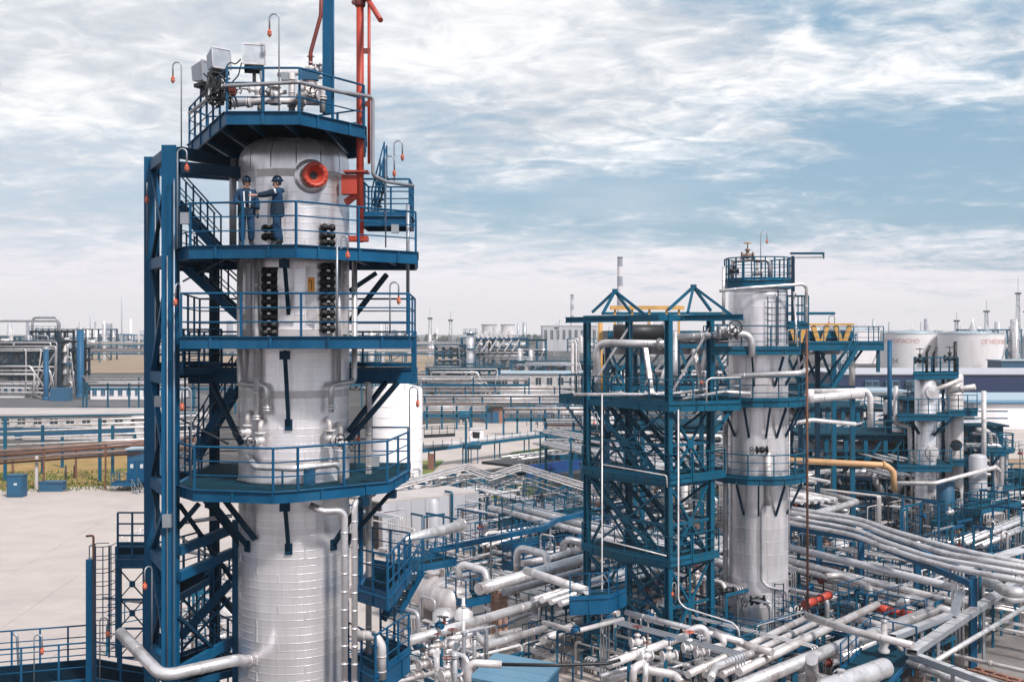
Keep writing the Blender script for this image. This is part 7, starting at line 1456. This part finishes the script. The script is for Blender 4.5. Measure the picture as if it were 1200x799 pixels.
for (x, y, z, L, d, n) in ((925, 668, 1.4, 16, -GB, 8), (930, 690, 1.0, 13, -GB, 7), (905, 650, 2.2, 15, -GB, 6), (700, 745, 1.0, 14, GA, 7), (690, 720, 1.6, 16, GA, 6), (560, 640, 2.0, 14, GA, 7), (600, 625, 2.6, 12, GA, 6), (930, 560, 4.6, 10, GA, 7), (940, 590, 2.4, 10, GA, 6), (880, 775, 1.0, 12, GA, 8), (1000, 760, 1.0, 10, GA, 6), (1060, 590, 2.0, 12, GA, 6), (480, 775, .8, 10, GA, 5), (640, 590, 2.2, 12, -GB, 6), (1090, 640, 2.0, 10, GA, 7), (960, 640, 3.0, 12, -GB, 6)):
    p = PZ(x, y, z); e = Vector((-d.y, d.x, 0))
    for k in range(n):
        rr = rt.choice((.035, .05, .06, .08)); o = e * (k * .24) + d * rt.uniform(-1.5, 1.5); JN.add(MB().tube([p + o, p + o + d * L * rt.uniform(.75, 1)], rr, 6, rings=1.5), rt.choice(('silver', 'silver', 'silver_grey', 'clad_old', 'pale')))
    for k in range(int(L / 3)):
        c = p + d * (k * 3 + 1); JN.add(MB().beam(c - e * .2 - V(0, 0, .12), c + e * (n * .24) - V(0, 0, .12), .1, .12), 'teal')
        for q in (0, n * .24): b_ = c + e * q; JN.add(MB().beam(V(b_.x, b_.y, 0), b_ - V(0, 0, .19), .09), 'teal')
JN.build('small_pipework', 'dense tangle of small silver pipes between the columns and vessels', 'pipework')
for i, (x, y, ax) in enumerate(((608, 668, GA), (655, 664, GA), (730, 700, GA), (842, 735, GB), (1000, 650, GB), (985, 690, GA), (945, 640, GA), (1120, 640, GB), (1165, 630, GA), (590, 628, GB), (640, 607, GA), (628, 716, GB))): pump('blue motored pump on a concrete plinth among the pipes', flat(PZ(x, y, 0)), ax, 1.0, group='blue motored pumps among the pipes')
# railings along galleries deeper in the plant
for lbl, x, y, z, w, d in (('teal gallery among the pipes left of the braced structure', 600, 612, 3.0, 8, 1.0), ('teal gallery behind the tan yellow pipe', 950, 520, 4.0, 9, 1.2), ('teal gallery left of the beige tank', 985, 560, 3.2, 5, 1.2), ('teal gallery under the middle of the braced structure', 715, 690, 2.4, 5, 1.0), ('teal gallery beside the close pair of columns', 1110, 615, 3.0, 6, 1.2), ('teal gallery at the right edge below the balcony', 1150, 600, 4.0, 6, 1.2), ('teal gallery right of the angled rack', 690, 560, 3.2, 8, 1.0)):
    p = PZ(x, y, z); p.z = 0; poly = [tuple(p.xy), tuple((p + GA * w).xy), tuple((p + GA * w + GB * d).xy), tuple((p + GB * d).xy)]
    t = platform('platform', lbl, 'platform', poly, z, 'teal', .22, 'teal_deck', [(3, 0, 1, 2, 3)], 1.0)
    for k in (0, 1):
        for q in (0, 1): e = p + GA * (w * k) + GB * (d * q) + (GA * (.1 - .2 * k)) + GB * (.1 - .2 * q); part('leg', MB().beam(e, e + V(0, 0, z - .23), .14), 'teal', t)
# ================================================================ the two workers
def skin_mesh(name, verts, edges, radii, m, root, parent=None, level=1, smooth=True):
    me = bpy.data.meshes.new(name); me.from_pydata(verts, edges, []); ob = bpy.data.objects.new(name, me); COL.objects.link(ob)
    ob.modifiers.new('s', 'SKIN'); sv = me.skin_vertices[0].data
    for i, r in enumerate(radii): sv[i].radius = (r, r) if not isinstance(r, tuple) else r; sv[i].use_root = (i == root)
    ss = ob.modifiers.new('u', 'SUBSURF'); ss.levels = level; ss.render_levels = level
    dg = bpy.context.evaluated_depsgraph_get(); ev = bpy.data.meshes.new_from_object(ob.evaluated_get(dg)); bpy.data.objects.remove(ob); bpy.data.meshes.remove(me)
    ev.name = name; ev.materials.clear(); ev.materials.append(MATS[m])
    for p in ev.polygons: p.use_smooth = smooth; p.material_index = 0
    return ev
def person(label, loc, rz, J, head_turn=0.0):
    """J: joints in metres, the figure faces -Y; arms given as (shoulder, elbow, wrist, finger direction)"""
    v, e, r = [], [], []
    def add(p, rad, par=None):
        v.append(tuple(p)); r.append(rad)
        if par is not None: e.append((par, len(v) - 1))
        return len(v) - 1
    hipc = add((0, 0, .95), (.15, .10)); sp = add((0, .01, 1.15), (.135, .095), hipc); ch = add((0, .015, 1.36), (.16, .105), sp); nk = add((0, .01, 1.49), .055, ch)
    ct, st = math.cos(head_turn), math.sin(head_turn); hd = lambda x, y, z: (x * ct - y * st, x * st + y * ct, z)
    jw = add(hd(0, -.02, 1.555), (.062, .07), nk); fc = add(hd(0, -.018, 1.62), (.076, .09), jw); tp = add(hd(0, -.005, 1.70), (.078, .092), fc); add(hd(0, 0, 1.76), .055, tp); add(hd(0, -.125, 1.61), .014, fc)
    hands = []
    for side, (s, el, w, fd) in (('l', J['l']), ('r', J['r'])):
        a = add(s, .055, ch); b = add(el, .042, a); c = add(w, .03, b); f = Vector(fd).normalized(); pm = add(Vector(w) + f * .085, (.042, .022), c)
        up = Vector(J.get('palm_' + side, (0, 1, 0))); up = (up - f * up.dot(f)).normalized()
        for k, ln in enumerate((.072, .08, .075, .058)):
            o = Vector(w) + f * .125 + up * ((k - 1.5) * .021); q = add(o, .0095, pm); q2 = add(o + f * ln * .55 + f.cross(up) * .012, .0085, q); add(o + f * ln * .9 + f.cross(up) * .034, .007, q2)
        q = add(Vector(w) + f * .055 + up * -.045, .011, pm); add(Vector(w) + f * .085 + up * -.068, .009, q)
    for hp_, kn, an, to in (J['legl'], J['legr']):
        a = add(hp_, .085, hipc); b = add(kn, .058, a); c = add(an, .042, b); add(to, (.045, .03), c)
    me = skin_mesh('person', v, e, r, 'skin', 0)
    o = bpy.data.objects.new('person', me); COL.objects.link(o); o.location = loc; o.rotation_euler = (0, 0, rz); ORG[o.name] = Vector((0, 0, 0)); tag(o, label, 'person')
    def kid(name, vv, ee, rr, m, root=0): k = bpy.data.objects.new(name, skin_mesh(name, vv, ee, rr, m, root)); COL.objects.link(k); k.parent = o; ORG[k.name] = Vector((0, 0, 0)); return k
    # jacket: one surface over trunk and arms
    jv = [(0, 0, .86), (0, .005, .98), (0, .01, 1.18), (0, .015, 1.36), (0, .01, 1.47)]; je = [(0, 1), (1, 2), (2, 3), (3, 4)]; jr = [(.225, .175), (.215, .17), (.20, .16), (.205, .15), (.095, .095)]
    for s, el, w, fd in (J['l'], J['r']):
        i = len(jv); jv += [tuple(s), tuple(el), tuple(lerp(Vector(el), Vector(w), .92))]; je += [(3, i), (i, i + 1), (i + 1, i + 2)]; jr += [.10, .085, .068]
    kid('jacket', jv, je, jr, 'cloth_blue', 3)
    tv = [(0, 0, .93)]; te = []; tr = [(.165, .125)]
    for hp_, kn, an, to in (J['legl'], J['legr']):
        i = len(tv); tv += [tuple(hp_), tuple(kn), tuple(Vector(an) + V(0, 0, .03))]; te += [(0, i), (i, i + 1), (i + 1, i + 2)]; tr += [.12, .10, .092]
    kid('trousers', tv, te, tr, 'cloth_blue', 0)
    for hp_, kn, an, to in (J['legl'], J['legr']):
        an, to = Vector(an), Vector(to); kid('boot', [tuple(an + V(0, .02, .09)), tuple(an + V(0, .02, -.02)), tuple(lerp(an, to, .6) + V(0, 0, -.02)), tuple(to + (to - an).normalized() * .03 + V(0, 0, -.005))], [(0, 1), (1, 2), (2, 3)], [.065, .07, .068, .062], 'dark', 1)
    def mk(name, mb, m): k = part(name, mb, m, o); return k
    cr = lambda mb: (setattr(mb, 'v', [hd(*q) for q in mb.v]), mb)[1]
    hm = MB().lathe([(.108, 1.685), (.120, 1.70), (.118, 1.74), (.105, 1.785), (.075, 1.825), (.04, 1.845), (.002, 1.85)], (0, .0, 0), 18); hm.v = [(x, y * 1.16, z) for x, y, z in hm.v]; mk('helmet', cr(hm), 'helmet')
    bm = MB().lathe([(.105, 0), (.165, -.012), (.167, -.004), (.105, .012)], (0, -.008, 1.70), 14, a0=R(205), a1=R(335)); mk('helmet_brim', cr(bm), 'helmet')
    hr = MB().lathe([(.087, 1.60), (.097, 1.64), (.098, 1.70)], (0, .012, 0), 12, a0=R(-20), a1=R(200)); mk('hair', cr(hr), 'dark')
    for s in (-1, 1): mk('ear', cr(MB().ball((s * .088, .01, 1.635), .022, 8, (.5, .8, 1.3))), 'skin'); mk('eye', cr(MB().ball((s * .032, -.098, 1.642), .011, 8)), 'dark')
    mk('mouth', cr(MB().box((0, -.103, 1.575), (.045, .01, .010))), 'darkred')
    mk('collar', MB().lathe([(.092, 1.44), (.088, 1.50), (.080, 1.53), (.074, 1.50)], (0, .01, 0), 14), 'cloth_navy')
    return o, mk
pz = Z4
def oval(mb): mb.v = [(x, y * .76 + .005, z) for x, y, z in mb.v]; return mb
# left man: faces the camera, slightly to his left, left hand low with gloves
wl = P(289, 388, 29.0); wl.z = pz
JL = dict(l=((.19, .01, 1.42), (.27, .03, 1.16), (.27, -.06, .92), (.05, -.15, -1)), r=((-.19, .01, 1.42), (-.29, .03, 1.17), (-.20, -.19, 1.10), (.8, -.6, .1)), legl=((.095, 0, .90), (.115, -.02, .50), (.12, .02, .09), (.15, -.14, .05)), legr=((-.095, 0, .90), (-.115, -.01, .50), (-.12, .02, .09), (-.17, -.13, .05)))
o, mk = person('person on the left, in dark blue workwear and helmet, facing the viewer', wl, R(18), JL, R(8))
for s in (-1, 1): mk('reflective_strip', MB().beam((s * .085, -.148, 1.42), (s * .065, -.172, 1.0), .035, .012), 'reflective')
mk('zip_flap', MB().beam((0, -.152, 1.44), (0, -.18, .88), .05, .014), 'cloth_navy'); mk('waist_band', oval(MB().lathe([(.236, .80), (.232, .95), (.222, 1.10)], (0, .0, 0), 18)), 'cloth_navy'); mk('arm_stripe', MB().tube([(.255, .028, 1.25), (.265, .03, 1.21)], .076, 10), 'reflective')
mk('gloves', MB().ball((.275, -.10, .80), .06, 8, (.7, .7, 1.2)), 'black')
wr = P(325, 388, 28.95); wr.z = pz
JR = dict(l=((.18, .02, 1.42), (.15, -.30, 1.33), (.10, -.55, 1.30), (-.1, -1, .05)), r=((-.18, .0, 1.42), (-.24, .06, 1.16), (-.22, -.03, .92), (0, -.3, -1)), legl=((.095, 0, .90), (.11, -.05, .50), (.11, -.01, .09), (.12, -.17, .05)), legr=((-.095, 0, .90), (-.11, .03, .50), (-.12, .10, .09), (-.14, -.06, .05)), palm_l=(0, 0, 1))
o, mk = person('person on the right, seen side on, stretching one arm toward the other worker', wr, R(-72), JR, R(-10))
mk('waist_band', oval(MB().lathe([(.240, .80), (.232, .98), (.222, 1.12)], (0, .0, 0), 18)), 'cloth_navy'); mk('shoulder_stripe', MB().tube([(.17, -.06, 1.41), (.168, -.10, 1.40)], .092, 10), 'reflective'); k = bpy.data.objects.new('sleeve', skin_mesh('sleeve', [(.17, -.06, 1.41), (.15, -.30, 1.33), (.105, -.52, 1.304)], [(0, 1), (1, 2)], [.105, .092, .075], 'cloth_navy', 0)); COL.objects.link(k); k.parent = o; ORG[k.name] = Vector((0, 0, 0)); mk('hood', MB().ball((0, .12, 1.46), .10, 10, (1.1, .7, .7)), 'cloth_blue'); mk('headlamp', MB().box((.0, .135, 1.72), (.06, .04, .05)), 'dark')
# ================================================================ haze
hm = bpy.data.materials.new('haze'); hm.use_nodes = True; nt = hm.node_tree; nt.nodes.clear(); ou = nt.nodes.new('ShaderNodeOutputMaterial'); pv = nt.nodes.new('ShaderNodeVolumePrincipled'); pv.inputs['Color'].default_value = (.97, .98, 1, 1); pv.inputs['Density'].default_value = .00021; pv.inputs['Anisotropy'].default_value = .0; nt.links.new(pv.outputs[0], ou.inputs['Volume'])
MATS['haze'] = hm
if USE_HAZE:
    h_ = MB(); h_.box((0, 2295, 62), (8990, 4980, 126)); o = h_.mesh('haze', hm, (0, 0, 0)); o = bpy.data.objects.new('haze', o); COL.objects.link(o); o['kind'] = 'stuff'
